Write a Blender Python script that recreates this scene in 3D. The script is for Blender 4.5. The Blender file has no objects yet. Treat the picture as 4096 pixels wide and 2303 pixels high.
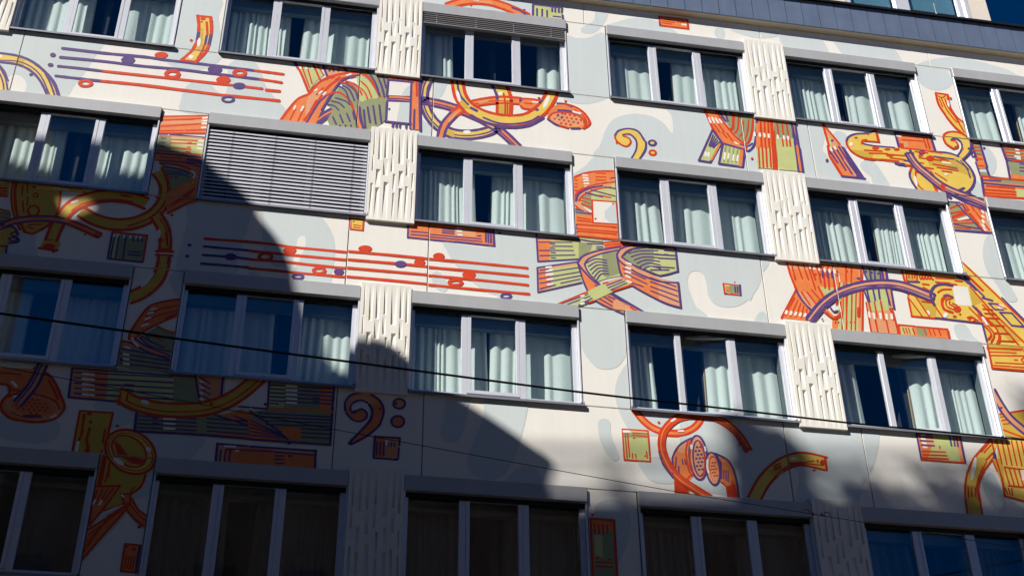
import bpy, bmesh, math, random
from mathutils import Vector, Matrix
from mathutils.geometry import tessellate_polygon

# ------------------------------------------------------------------ camera, sky, sun, exposure
sc = bpy.context.scene
C = sc.collection
Z0 = 19.2                       # height of the top-row window heads above the street
TX, TZ = 1.1, 1.18               # sun: sideways and vertical slope against the facade normal
cam_d = bpy.data.cameras.new('camera'); cam = bpy.data.objects.new('camera', cam_d); C.objects.link(cam)
cam_d.sensor_width = 36.0; cam_d.lens = 46.89; cam_d.clip_start = 0.1; cam_d.clip_end = 2000
R3 = ((0.98413695, -0.17713061, -0.00996027), (0.09073059, 0.55075498, -0.82972099), (0.15245465, 0.81565538, 0.55808949))
mw = Matrix(((R3[0][0], -R3[1][0], -R3[2][0], 5.1567), (R3[0][1], -R3[1][1], -R3[2][1], -16.9755),
             (R3[0][2], -R3[1][2], -R3[2][2], -17.5719 + Z0), (0, 0, 0, 1)))
cam.matrix_world = mw
sc.camera = cam
sun_dir = Vector((-TX, -1.0, TZ)).normalized()
w = bpy.data.worlds.new('World'); sc.world = w; w.use_nodes = True
nt = w.node_tree; bg = nt.nodes['Background']
sky = nt.nodes.new('ShaderNodeTexSky'); sky.sky_type = 'NISHITA'; sky.sun_disc = False
sky.sun_elevation = math.asin(sun_dir.z); sky.sun_rotation = math.atan2(sun_dir.x, sun_dir.y)
sky.altitude = 3000; sky.air_density = 0.62; sky.dust_density = 0.1; sky.ozone_density = 8.0
hs = nt.nodes.new('ShaderNodeHueSaturation'); hs.inputs['Saturation'].default_value = 1.32; hs.inputs['Value'].default_value = 1.15
nt.links.new(sky.outputs[0], hs.inputs['Color']); nt.links.new(hs.outputs[0], bg.inputs[0]); bg.inputs[1].default_value = 0.05
sl = bpy.data.lights.new('sun', 'SUN'); sl.energy = 5.0; sl.angle = math.radians(0.53); sl.color = (1.0, 0.98, 0.955)
so = bpy.data.objects.new('sun', sl); C.objects.link(so); so.location = (-20, -20, 45)
so.rotation_euler = sun_dir.to_track_quat('Z', 'Y').to_euler()
sc.view_settings.view_transform = 'Standard'; sc.view_settings.look = 'None'
sc.view_settings.exposure = 0.24; sc.view_settings.gamma = 1.0; sc.view_settings.use_curve_mapping = False
sc.render.engine = 'CYCLES'
sc.cycles.transparent_max_bounces = 16

# ------------------------------------------------------------------ materials
def mat(name, col, rough=0.7, metal=0.0, var=0.06, scale=3.0, streak=0.0, bump=0.0, bscale=60, spec=0.35):
    m = bpy.data.materials.new(name); m.use_nodes = True
    n, l = m.node_tree.nodes, m.node_tree.links
    b = n['Principled BSDF']; b.inputs['Roughness'].default_value = rough; b.inputs['Metallic'].default_value = metal
    b.inputs['Specular IOR Level'].default_value = spec
    tc = n.new('ShaderNodeTexCoord')
    geo = n.new('ShaderNodeNewGeometry')
    nz = n.new('ShaderNodeTexNoise'); nz.inputs['Scale'].default_value = scale; nz.inputs['Detail'].default_value = 5
    l.new(geo.outputs['Position'], nz.inputs['Vector'])
    mr = n.new('ShaderNodeMapRange'); mr.inputs[1].default_value = 0.25; mr.inputs[2].default_value = 0.75
    mr.inputs[3].default_value = 1 - var; mr.inputs[4].default_value = 1 + var
    l.new(nz.outputs[0], mr.inputs[0])
    fac = mr.outputs[0]
    if streak:
        mp = n.new('ShaderNodeMapping'); mp.inputs['Scale'].default_value = (9, 9, 0.5)
        l.new(geo.outputs['Position'], mp.inputs[0])
        n2 = n.new('ShaderNodeTexNoise'); n2.inputs['Scale'].default_value = 1.0; n2.inputs['Detail'].default_value = 6
        l.new(mp.outputs[0], n2.inputs['Vector'])
        m2 = n.new('ShaderNodeMapRange'); m2.inputs[1].default_value = 0.3; m2.inputs[2].default_value = 0.62
        m2.inputs[3].default_value = 1 - streak; m2.inputs[4].default_value = 1.0
        l.new(n2.outputs[0], m2.inputs[0])
        mu = n.new('ShaderNodeMath'); mu.operation = 'MULTIPLY'; l.new(fac, mu.inputs[0]); l.new(m2.outputs[0], mu.inputs[1]); fac = mu.outputs[0]
    vm = n.new('ShaderNodeVectorMath'); vm.operation = 'SCALE'; vm.inputs[0].default_value = col
    l.new(fac, vm.inputs['Scale']); l.new(vm.outputs[0], b.inputs['Base Color'])
    if bump:
        n3 = n.new('ShaderNodeTexNoise'); n3.inputs['Scale'].default_value = bscale; n3.inputs['Detail'].default_value = 4
        l.new(geo.outputs['Position'], n3.inputs['Vector'])
        bp = n.new('ShaderNodeBump'); bp.inputs['Strength'].default_value = bump; bp.inputs['Distance'].default_value = 0.01
        l.new(n3.outputs[0], bp.inputs['Height']); l.new(bp.outputs[0], b.inputs['Normal'])
    return m
def lin(r, g, b):
    f = lambda v: ((v/255+0.055)/1.055)**2.4 if v > 10 else v/255/12.92
    return (f(r), f(g), f(b))
MAT = {
 'c': mat('cream_wall_paint', lin(237, 231, 219), 0.75, var=0.035, scale=0.8, streak=0.03, bump=0.15),
 's': mat('sage_wall_paint', lin(206, 212, 208), 0.75, var=0.035, scale=0.8, streak=0.03, bump=0.15),
 'r': mat('red_mural_paint', lin(214, 64, 22), 0.6, var=0.15, scale=9),
 'p': mat('purple_mural_paint', lin(90, 64, 122), 0.6, var=0.16, scale=9),
 'o': mat('orange_mural_paint', lin(238, 132, 70), 0.6, var=0.10, scale=7, streak=0.06),
 'O': mat('peach_mural_paint', lin(228, 158, 112), 0.6, var=0.07, scale=5),
 'y': mat('yellow_mural_paint', lin(232, 196, 88), 0.6, var=0.06, scale=5),
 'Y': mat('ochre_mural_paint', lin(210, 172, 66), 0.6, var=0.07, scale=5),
 'g': mat('lime_mural_paint', lin(196, 200, 130), 0.6, var=0.07, scale=5),
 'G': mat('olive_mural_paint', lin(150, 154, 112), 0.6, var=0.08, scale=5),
 'w': mat('white_mural_paint', lin(242, 236, 226), 0.6, var=0.03, scale=5),
 'relief': mat('cast_concrete', lin(236, 230, 217), 0.85, var=0.04, scale=4, streak=0.05, bump=0.25),
 'core': mat('joint_sealant', lin(84, 74, 62), 0.9, var=0.1),
 'reveal': mat('window_reveal_plaster', lin(104, 118, 116), 0.85, var=0.05),
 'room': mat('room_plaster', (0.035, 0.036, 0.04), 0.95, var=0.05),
 'alu': mat('aluminium_frame', lin(224, 224, 228), 0.3, 0.25, var=0.03, scale=8),
 'aludark': mat('aluminium_sill', lin(150, 150, 158), 0.4, 0.4, var=0.06, scale=8),
 'box': mat('shutter_box_paint', lin(182, 181, 180), 0.4, 0.1, var=0.035, scale=2.2, streak=0.05),
 'slat': mat('blind_slat_metal', lin(198, 197, 204), 0.42, 0.15, var=0.05, scale=5),
 'slatd': mat('raised_blind_metal', lin(150, 146, 146), 0.45, 0.15, var=0.05, scale=5),
 'black': mat('black_slot_and_shade', (0.012, 0.012, 0.013), 0.6, var=0.1),
 'zinc': mat('zinc_sheet', lin(126, 140, 162), 0.42, 0.45, var=0.09, scale=2.6, streak=0.08),
 'coping': mat('dark_coping_metal', (0.02, 0.02, 0.024), 0.5, 0.3, var=0.1),
 'soffit': mat('soffit_concrete', lin(214, 200, 178), 0.85, var=0.05, streak=0.05),
 'upper': mat('upper_storey_render', lin(226, 212, 194), 0.9, var=0.04, bump=0.4, bscale=120),
 'curtain': mat('mint_curtain_cloth', lin(216, 230, 220), 0.9, var=0.03, scale=20, spec=0.1),
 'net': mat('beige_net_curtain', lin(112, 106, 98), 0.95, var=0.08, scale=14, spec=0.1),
 'lining': mat('curtain_lining', lin(190, 176, 138), 0.9, var=0.05, spec=0.1),
 'teal': mat('teal_roller_blind', lin(118, 168, 186), 0.8, var=0.04),
 'cable': mat('cable_rubber', (0.008, 0.008, 0.009), 0.7, var=0.1),
 'asphalt': mat('asphalt', (0.05, 0.05, 0.052), 0.9, var=0.2, scale=2, bump=0.4),
 'paving': mat('paving', (0.40, 0.31, 0.20), 0.9, var=0.12, scale=2, bump=0.3),
 'brick': mat('brown_render', (0.20, 0.15, 0.11), 0.9, var=0.12, scale=1.5),
 'grey': mat('grey_render', (0.24, 0.235, 0.23), 0.9, var=0.1, scale=1.5),
 'roof': mat('dark_roofing', (0.06, 0.055, 0.055), 0.8, var=0.15),
 'bark': mat('bark', (0.06, 0.045, 0.035), 0.95, var=0.3, scale=6),
 'leaf': mat('evergreen_leaf', (0.045, 0.075, 0.03), 0.7, var=0.3, scale=6),
}
def glass_mat(name, tint, base_r):
    m = bpy.data.materials.new(name); m.use_nodes = True
    n, l = m.node_tree.nodes, m.node_tree.links
    n.remove(n['Principled BSDF']); out = n['Material Output']
    tr = n.new('ShaderNodeBsdfTransparent'); tr.inputs[0].default_value = (*tint, 1)
    gl = n.new('ShaderNodeBsdfGlossy'); gl.inputs['Roughness'].default_value = 0.004; gl.inputs['Color'].default_value = (0.92, 0.96, 1.0, 1)
    g2 = n.new('ShaderNodeNewGeometry')
    dt = n.new('ShaderNodeVectorMath'); dt.operation = 'DOT_PRODUCT'; l.new(g2.outputs['Incoming'], dt.inputs[0]); l.new(g2.outputs['Normal'], dt.inputs[1])
    ab = n.new('ShaderNodeMath'); ab.operation = 'ABSOLUTE'; l.new(dt.outputs['Value'], ab.inputs[0])
    om = n.new('ShaderNodeMath'); om.operation = 'SUBTRACT'; om.inputs[0].default_value = 1.0; l.new(ab.outputs[0], om.inputs[1])
    pw = n.new('ShaderNodeMath'); pw.operation = 'POWER'; pw.inputs[1].default_value = 5.0; l.new(om.outputs[0], pw.inputs[0])
    fr = n.new('ShaderNodeMath'); fr.operation = 'MULTIPLY_ADD'; fr.inputs[1].default_value = 1.0-base_r; fr.inputs[2].default_value = base_r; l.new(pw.outputs[0], fr.inputs[0])
    nz = n.new('ShaderNodeTexNoise'); nz.inputs['Scale'].default_value = 1.1; nz.inputs['Detail'].default_value = 1
    geo = n.new('ShaderNodeNewGeometry'); l.new(geo.outputs['Position'], nz.inputs['Vector'])
    bp = n.new('ShaderNodeBump'); bp.inputs['Strength'].default_value = 0.05; bp.inputs['Distance'].default_value = 0.02
    l.new(nz.outputs[0], bp.inputs['Height']); l.new(bp.outputs[0], gl.inputs['Normal'])
    mx = n.new('ShaderNodeMixShader'); l.new(fr.outputs[0], mx.inputs[0]); l.new(tr.outputs[0], mx.inputs[1]); l.new(gl.outputs[0], mx.inputs[2])
    l.new(mx.outputs[0], out.inputs['Surface'])
    return m
MAT['glass'] = glass_mat('window_glass', (0.975, 0.985, 0.99), 0.095)

# ------------------------------------------------------------------ helpers
def link(name, me, parent=None):
    o = bpy.data.objects.new(name, me); C.objects.link(o)
    if parent: o.parent = parent
    return o
def tag(o, label=None, cat=None, group=None, kind=None):
    if label: o['label'] = label
    if cat: o['category'] = cat
    if group: o['group'] = group
    if kind: o['kind'] = kind
    return o
def empty(name, loc=(0, 0, 0), parent=None):
    o = bpy.data.objects.new(name, None); C.objects.link(o); o.location = loc; o.empty_display_size = 0.3
    if parent: o.parent = parent
    return o
class MB:
    def __init__(s): s.v = []; s.f = []; s.m = []
    def quad(s, a, b, c, d, m=0):
        i = len(s.v); s.v += [a, b, c, d]; s.f.append((i, i+1, i+2, i+3)); s.m.append(m)
    def tri(s, a, b, c, m=0):
        i = len(s.v); s.v += [a, b, c]; s.f.append((i, i+1, i+2)); s.m.append(m)
    def box(s, x0, x1, y0, y1, z0, z1, m=0):
        i = len(s.v)
        s.v += [(x0, y0, z0), (x1, y0, z0), (x1, y1, z0), (x0, y1, z0), (x0, y0, z1), (x1, y0, z1), (x1, y1, z1), (x0, y1, z1)]
        for q in ((0, 3, 2, 1), (4, 5, 6, 7), (0, 1, 5, 4), (1, 2, 6, 5), (2, 3, 7, 6), (3, 0, 4, 7)):
            s.f.append(tuple(i+k for k in q)); s.m.append(m)
    def tube(s, pts, r, n=8, m=0):
        i0 = len(s.v); P = [Vector(p) for p in pts]
        rr = r if isinstance(r, (list, tuple)) else [r]*len(P)
        for k, p in enumerate(P):
            t = (P[min(k+1, len(P)-1)] - P[max(k-1, 0)]).normalized()
            a = t.cross(Vector((0, 0, 1)))
            if a.length < 1e-3: a = t.cross(Vector((1, 0, 0)))
            a.normalize(); b = t.cross(a)
            for j in range(n):
                q = 2*math.pi*j/n; s.v.append(tuple(p + (a*math.cos(q) + b*math.sin(q))*rr[k]))
        for k in range(len(P)-1):
            for j in range(n):
                s.f.append((i0+k*n+j, i0+k*n+(j+1) % n, i0+(k+1)*n+(j+1) % n, i0+(k+1)*n+j)); s.m.append(m)
    def mesh(s, name, mats, smooth=False):
        me = bpy.data.meshes.new(name); me.from_pydata(s.v, [], s.f)
        for k in mats: me.materials.append(MAT[k])
        if len(mats) > 1: me.polygons.foreach_set('material_index', s.m)
        if smooth: me.polygons.foreach_set('use_smooth', [True]*len(me.polygons))
        me.update(); return me
    def obj(s, name, mats, parent=None, smooth=False, bevel=0):
        me = s.mesh(name, mats if isinstance(mats, (list, tuple)) else [mats], smooth)
        if bevel:
            bm = bmesh.new(); bm.from_mesh(me); bmesh.ops.remove_doubles(bm, verts=bm.verts, dist=1e-5)
            bmesh.ops.bevel(bm, geom=[e for e in bm.edges], offset=bevel, segments=1, affect='EDGES', profile=0.7)
            bm.to_mesh(me); bm.free()
        return link(name, me, parent)
def boxo(name, m, parent, x0, x1, y0, y1, z0, z1, bevel=0):
    b = MB(); b.box(x0, x1, y0, y1, z0, z1); return b.obj(name, m, parent, bevel=bevel)

# ------------------------------------------------------------------ ground and street
def sheet(name, m, x0, x1, y0, y1, z):
    b = MB(); b.quad((x0, y0, z), (x1, y0, z), (x1, y1, z), (x0, y1, z)); o = b.obj(name, m); o['kind'] = 'structure'; return o
sheet('ground', 'paving', -600, 600, -600, 600, 0.0)
sheet('road', 'asphalt', -120, 120, -8.2, -2.6, 0.004)
b = MB(); b.box(-60, 60, -2.6, 0.02, 0.0, 0.13); o = b.obj('pavement', 'paving'); o['kind'] = 'structure'

# ------------------------------------------------------------------ the mural building
BLD = empty('mural_building', (0, 0, 0))
tag(BLD, 'cream office block covered by a mural of orange, yellow and purple musical instruments', 'building')
W, G, RR, H = 2.624, 0.744, 0.765, 3.1
def cx(c): return c*W + math.ceil(c/2)*G + math.floor(c/2)*RR
def rz(r): return Z0 - H*r
RC = [-0.3825, 6.3745, 13.1315, 19.8885]        # centres of the relief strips
WINS = [(r, c) for r in range(4) for c in range(6) if not (r == 3 and c == 5)]
XL, XR = -5.0, 22.5
PANELS = []                                       # (x0,x1,z0,z1) of every painted wall panel
def panel(name, x0, x1, z0, z1):
    PANELS.append((x0, x1, z0, z1))
    return boxo(name, 'c', BLD, x0, x1, 0.0, 0.03, z0, z1, bevel=0.004)
# spandrel bands
for r in range(4):
    zt, zb = rz(r) - 1.757, rz(r+1) + 0.007
    edges = [XL] + sum([[c-0.628, c+0.628] for c in RC], []) + [XR+2]
    for a, bb in zip(edges[:-1], edges[1:]):
        if bb - a > 0.05: panel('spandrel_panel', a+0.007, bb-0.007, zb, zt)
# piers between paired windows
for r in range(4):
    for c in (0, 2, 4):
        panel('pier_panel', cx(c)+W+0.012, cx(c+1)-0.012, rz(r)-1.741, rz(r)-0.008)
    panel('pier_panel', XL+0.006, cx(0)-RR-0.02, rz(r)-1.741, rz(r)-0.008)
    panel('pier_panel', cx(5)+W+0.012 if r < 3 else cx(5)+0.0, 20.9, rz(r)-1.741, rz(r)-0.008)
# top band under the eaves
edges = [XL, -0.3825, 2.996, 6.3745, 9.728, 13.115, 16.485, 19.9, XR+2]
for a, bb in zip(edges[:-1], edges[1:]): panel('top_band_panel', a+0.005, bb-0.005, Z0+0.007, Z0+0.515)
# lower wall down to the street
for a, bb in zip(range(-5, 24, 4), range(-1, 28, 4)):
    for z0, z1 in ((0.14, 2.5), (2.5, 5.0)): panel('base_panel', a+0.006, min(bb, XR+2)-0.006, z0+0.006, z1-0.006) if a < XR else None
zlow = rz(4)
panel('spandrel_panel', XL, XR+2, 5.006, zlow-0.012) if False else None
# structural wall behind the panels
cw = MB()
cw.box(XL, XR+2, 0.03, 0.28, 0.0, rz(3)-1.745)
for r in range(3): cw.box(XL, XR+2, 0.031, 0.281, rz(r+1), rz(r)-1.745)
cw.box(XL, XR+2, 0.03, 0.28, Z0, Z0+1.15)
for r in range(4):
    xs = [XL]
    for c in range(6):
        if (r, c) in WINS: xs += [cx(c)+0.012, cx(c)+W-0.012]
    xs.append(XR+2)
    for k in range(0, len(xs), 2): cw.box(xs[k], xs[k+1], 0.033, 0.283, rz(r)-1.745, rz(r))
    for c in range(6):
        if (r, c) in WINS: cw.box(cx(c)+0.012, cx(c)+W-0.012, 0.06, 0.279, rz(r)-0.12, rz(r)); cw.box(cx(c)+0.067, cx(c)+W-0.095, 0.2, 0.30, rz(r)-0.43, rz(r)-0.119)
for r, c in WINS:
    cw.box(cx(c)+0.005, cx(c)+0.066, 0.1215, 0.305, rz(r)-1.69, rz(r)-0.121); cw.box(cx(c)+W-0.094, cx(c)+W-0.005, 0.1215, 0.305, rz(r)-1.69, rz(r)-0.121)
cw.obj('wall', 'reveal', BLD)
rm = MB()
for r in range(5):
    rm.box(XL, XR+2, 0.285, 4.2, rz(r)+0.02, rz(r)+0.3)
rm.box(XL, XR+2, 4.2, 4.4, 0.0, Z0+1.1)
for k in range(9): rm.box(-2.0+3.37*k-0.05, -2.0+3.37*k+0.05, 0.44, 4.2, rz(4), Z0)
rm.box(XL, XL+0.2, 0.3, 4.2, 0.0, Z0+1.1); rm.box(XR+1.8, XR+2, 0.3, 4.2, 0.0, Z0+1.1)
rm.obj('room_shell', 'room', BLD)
# joint filler just behind the panel joints
for r in range(4):
    for c in RC:
        for s in (-0.628, 0.628): boxo('joint_sealant', 'core', BLD, c+s-0.012, c+s+0.012, 0.023, 0.0295, rz(r+1)+0.01, rz(r)-1.76)

# ------------------------------------------------------------------ relief panels of cast concrete
UP = [(.065,.10,0.01,.313),(.056,.097,.319,.49),(.174,.247,.01,.36),(.303,.38,.01,.338),(.297,.40,.344,.525),(.46,.52,.01,.293),(.452,.518,.299,.48),
      (.607,.72,.01,.385),(.775,.85,.01,.323),(.777,.852,.329,.51),(.893,.955,.01,.355)]
DN = [(.05,.107,.62,.995),(.151,.245,.465,.657),(.157,.243,.663,.995),(.325,.428,.595,.995),(.512,.568,.50,.697),(.518,.565,.703,.995),
      (.634,.733,.46,.642),(.645,.733,.648,.995),(.78,.84,.62,.995),(.907,.953,.475,.662),(.915,.955,.668,.995)]
def relief_mesh():
    # local frame: x 0..RR, z 0..-HH, front at y=-0.06
    HH, yf, yb = 1.905, -0.06, 0.028
    mb = MB(); D = 0.032
    outer = [Vector((0, 0, 0)), Vector((RR, 0, 0)), Vector((RR, -HH, 0)), Vector((0, -HH, 0))]
    polys = [outer]
    cells = []
    for k, lst in (('u', UP), ('d', DN)):
        for a, bq, v0, v1 in lst:
            x0, x1, z0, z1 = a*RR, bq*RR, -v0*HH, -v1*HH
            polys.append([Vector((x0, z0, 0)), Vector((x1, z0, 0)), Vector((x1, z1, 0)), Vector((x0, z1, 0))])
            cells.append((k, x0, x1, z0, z1))
    flat = [p for q in polys for p in q]
    for t in tessellate_polygon(polys):
        a, b_, c = (flat[i] for i in t)
        mb.tri((a.x, yf, a.y), (b_.x, yf, b_.y), (c.x, yf, c.y))
    for k, x0, x1, z0, z1 in cells:
        w_ = x1-x0; yd = yf + D
        if k == 'd': zs, ze, dz = z0, z1, -0.045
        else: zs, ze, dz = z1, z0, 0.03
        A, B = (x0, yf, zs), (x1, yf, zs); E, F = (x1, yf, ze), (x0, yf, ze)
        P, Q = (x0+w_*0.16, yd, zs+dz), (x1-w_*0.34, yd, zs+dz)
        mb.quad(P, Q, E, F); mb.quad(A, B, Q, P); mb.tri(A, P, F); mb.tri(B, E, Q)
    # sides
    c = [(0, 0), (RR, 0), (RR, -HH), (0, -HH)]
    for i in range(4):
        (xa, za), (xb, zb) = c[i], c[(i+1) % 4]
        mb.quad((xa, yf, za), (xb, yf, zb), (xb, yb, zb), (xa, yb, za))
    me = mb.mesh('relief_panel', ['relief'])
    bm = bmesh.new(); bm.from_mesh(me); bmesh.ops.remove_doubles(bm, verts=bm.verts, dist=1e-5); bmesh.ops.recalc_face_normals(bm, faces=bm.faces); bm.to_mesh(me); bm.free()
    return me
RM = relief_mesh()
for r in range(4):
    for c in RC:
        o = link('relief_panel', RM, BLD); o.location = (c-RR/2, 0, rz(r)+0.065)

# ------------------------------------------------------------------ windows
def wmesh(fn, name, m):
    b = MB(); fn(b); me = b.mesh(name, [m]); return me
def bev(me, off):
    bm = bmesh.new(); bm.from_mesh(me); bmesh.ops.remove_doubles(bm, verts=bm.verts, dist=1e-5)
    bmesh.ops.bevel(bm, geom=list(bm.edges), offset=off, segments=1, affect='EDGES'); bm.to_mesh(me); bm.free(); return me
M1a, M1b, M2a, M2b = 0.795, 0.888, 1.69, 1.785
def f_frame(b):
    b.box(0.031, 0.078, 0.06, 0.12, -1.70, -0.10); b.box(W-0.105, W-0.031, 0.06, 0.12, -1.70, -0.10)
    b.box(0.078, W-0.105, 0.066, 0.12, -0.235, -0.10); b.box(0.078, W-0.105, 0.062, 0.118, -1.70, -1.665)
def f_box(b):
    b.box(0.006, W-0.006, -0.05, 0.036, -0.228, -0.001)
def f_sill(b):
    i = len(b.v); x0, x1 = 0.002, W+0.012
    pr = [(0.058, -1.702), (-0.062, -1.750), (-0.062, -1.785), (-0.054, -1.785), (-0.054, -1.764), (0.058, -1.724)]
    for x in (x0, x1): b.v += [(x, y, z) for y, z in pr]
    n = len(pr)
    for k in range(n): b.f.append((i+k, i+(k+1) % n, i+n+(k+1) % n, i+n+k)); b.m.append(0)
    b.f.append((i, i+1, i+4, i+5)); b.m.append(0); b.f.append((i+1, i+2, i+3, i+4)); b.m.append(0)
    b.f.append((i+n+5, i+n+4, i+n+1, i+n)); b.m.append(0); b.f.append((i+n+4, i+n+3, i+n+2, i+n+1)); b.m.append(0)
    for x in (x0-0.006, x1): b.box(x, x+0.006, -0.068, 0.03, -1.775, -1.715)
WM = {
 'frame': wmesh(f_frame, 'frame', 'alu'),
 'shutter_box': bev(wmesh(f_box, 'shutter_box', 'box'), 0.004),
 'sill': wmesh(f_sill, 'sill', 'aludark'),
 'm1': bev(wmesh(lambda b: b.box(M1a, M1b, 0.05, 0.122, -1.70, -0.12), 'mullion', 'alu'), 0.004),
 'm2': bev(wmesh(lambda b: b.box(M2a, M2b, 0.05, 0.122, -1.70, -0.12), 'mullion', 'alu'), 0.004),
 'gl': bev(wmesh(lambda b: b.box(0.004, 0.029, -0.018, 0.056, -1.70, -0.225), 'guide_rail', 'alu'), 0.003),
 'gr': bev(wmesh(lambda b: b.box(W-0.029, W-0.004, -0.018, 0.056, -1.70, -0.225), 'guide_rail', 'alu'), 0.003),
 'p1': wmesh(lambda b: b.box(0.076, M1a+0.002, 0.086, 0.094, -1.667, -0.233), 'pane', 'glass'),
 'p3': wmesh(lambda b: b.box(M2b-0.002, W-0.103, 0.086, 0.094, -1.667, -0.233), 'pane', 'glass'),
 'head': wmesh(lambda b: (b.box(0.03, W-0.03, 0.037, 0.058, -0.10, -0.002), b.box(0.031, W-0.031, 0.0375, 0.0435, -0.300, -0.101)), 'slot_and_shade_plate', 'black'),  # black slot; its lower plate paints in the shade over head and sash rails
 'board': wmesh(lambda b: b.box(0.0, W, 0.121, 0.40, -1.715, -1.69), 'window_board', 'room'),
}
# centre sash, hinged on its right edge (x = 0 at the hinge)
SWs = M2a - M1b - 0.006
def f_sash(b):
    b.box(-SWs, -SWs+0.052, 0.0, 0.066, -1.664, -0.237); b.box(-0.052, 0.0, 0.0, 0.066, -1.664, -0.237)
    b.box(-SWs+0.052, -0.052, 0.001, 0.065, -1.664, -1.606); b.box(-SWs+0.052, -0.052, 0.001, 0.065, -0.292, -0.237)
WM['sash'] = bev(wmesh(f_sash, 'sash', 'alu'), 0.003)
WM['p2'] = wmesh(lambda b: b.box(-SWs+0.050, -0.050, 0.036, 0.044, -1.608, -0.290), 'pane', 'glass')
ORD = ['leftmost', 'second', 'third', 'fourth', 'fifth', 'rightmost']
ROWN = ['top row', 'second row', 'third row', 'bottom row']
OPEN = {(2, 3): 13, (2, 4): 15}
for r, c in WINS:
    win = link('window', WM['frame'], BLD); win.location = (cx(c), 0, rz(r))
    for nm, key in (('shutter_box', 'shutter_box'), ('sill', 'sill'), ('mullion', 'm1'), ('mullion', 'm2'), ('guide_rail', 'gl'), ('guide_rail', 'gr'),
                    ('pane', 'p1'), ('pane', 'p3'), ('slot_and_shade_plate', 'head'), ('window_board', 'board')):
        link(nm, WM[key], win)
    a = -math.radians(OPEN.get((r, c), 0))
    for nm, key in (('sash', 'sash'), ('pane', 'p2')):
        o = link(nm, WM[key], win); o.location = (M2a-0.003, 0.046, 0); o.rotation_euler = (0, 0, a)
# ------------------------------------------------------------------ painting pipeline (flat paint on the panels)
def catmull(p, closed, n=5):
    out = []; L = len(p)
    if L < 3: return list(p)
    rng = range(L) if closed else range(L-1)
    for i in rng:
        p0 = p[(i-1) % L] if closed or i > 0 else p[i]
        p1, p2 = p[i], p[(i+1) % L]
        p3 = p[(i+2) % L] if closed or i+2 < L else p2
        for k in range(n):
            t = k/n; t2 = t*t; t3 = t2*t
            out.append(tuple(0.5*((2*b)+(-a+c)*t+(2*a-5*b+4*c-d)*t2+(-a+3*b-3*c+d)*t3) for a, b, c, d in zip(p0, p1, p2, p3)))
    if not closed: out.append(tuple(p[-1]))
    return out
def clip(poly, x0, x1, z0, z1):
    for ax, lim, s in ((0, x0, 1), (0, x1, -1), (1, z0, 1), (1, z1, -1)):
        if not poly: return poly
        o = []; n = len(poly)
        for i in range(n):
            a, b = poly[i], poly[(i+1) % n]
            da, db = (a[ax]-lim)*s, (b[ax]-lim)*s
            if da >= 0: o.append(a)
            if (da >= 0) != (db >= 0):
                t = da/(da-db); o.append((a[0]+(b[0]-a[0])*t, a[1]+(b[1]-a[1])*t))
        poly = o
    return poly
prng = random.Random(5)
PAL = 'csrpoOyYgGw'
def stroke(pts, w, closed=False, cap=True):
    keep = [pts[0]]
    for i, p in enumerate(pts[1:-1] if not closed else pts[1:]):
        if math.hypot(p[0]-keep[-1][0], p[1]-keep[-1][1]) < 0.4*w: continue
        if len(keep) > 1 and (p[0]-keep[-1][0])*(keep[-1][0]-keep[-2][0])+(p[1]-keep[-1][1])*(keep[-1][1]-keep[-2][1]) < 0: continue
        keep.append(p)
    if not closed:
        while len(keep) > 1 and math.hypot(pts[-1][0]-keep[-1][0], pts[-1][1]-keep[-1][1]) < 0.4*w: keep.pop()
        while len(keep) > 2 and (pts[-1][0]-keep[-1][0])*(keep[-1][0]-keep[-2][0])+(pts[-1][1]-keep[-1][1])*(keep[-1][1]-keep[-2][1]) < 0: keep.pop()
        keep.append(pts[-1])
    pts = keep
    n = len(pts); polys = []
    L, Rr = [], []
    for i in range(n):
        a = pts[i-1] if (i > 0 or closed) else pts[i]; b = pts[(i+1) % n] if (i < n-1 or closed) else pts[i]
        tx, tz = b[0]-a[0], b[1]-a[1]; l = math.hypot(tx, tz) or 1e-6
        hw = w*0.5*prng.uniform(0.88, 1.1)
        nx, nz = -tz/l*hw, tx/l*hw
        if 0 < i < n-1 or closed:                     # mitre
            ux, uz = pts[i][0]-a[0], pts[i][1]-a[1]; vl = math.hypot(ux, uz) or 1e-6
            cs = abs((ux*tx+uz*tz)/(vl*l)); k = min(1/max(cs, 0.5), 1.8); nx *= k; nz *= k
        L.append((pts[i][0]+nx, pts[i][1]+nz)); Rr.append((pts[i][0]-nx, pts[i][1]-nz))
    for i in range(n if closed else n-1):
        j = (i+1) % n; polys.append([L[i], L[j], Rr[j], Rr[i]])
    if cap and not closed:
        for i, j in ((0, 1), (n-1, n-2)):
            cxp, czp = pts[i]; dx, dz = cxp-pts[j][0], czp-pts[j][1]; a0 = math.atan2(dz, dx)
            hw = math.hypot(L[i][0]-cxp, L[i][1]-czp)
            polys.append([(cxp+hw*math.cos(a0+q), czp+hw*math.sin(a0+q)) for q in (-1.571, -1.0, -0.45, 0.45, 1.0, 1.571)])
    return polys
MIDX = 0
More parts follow.
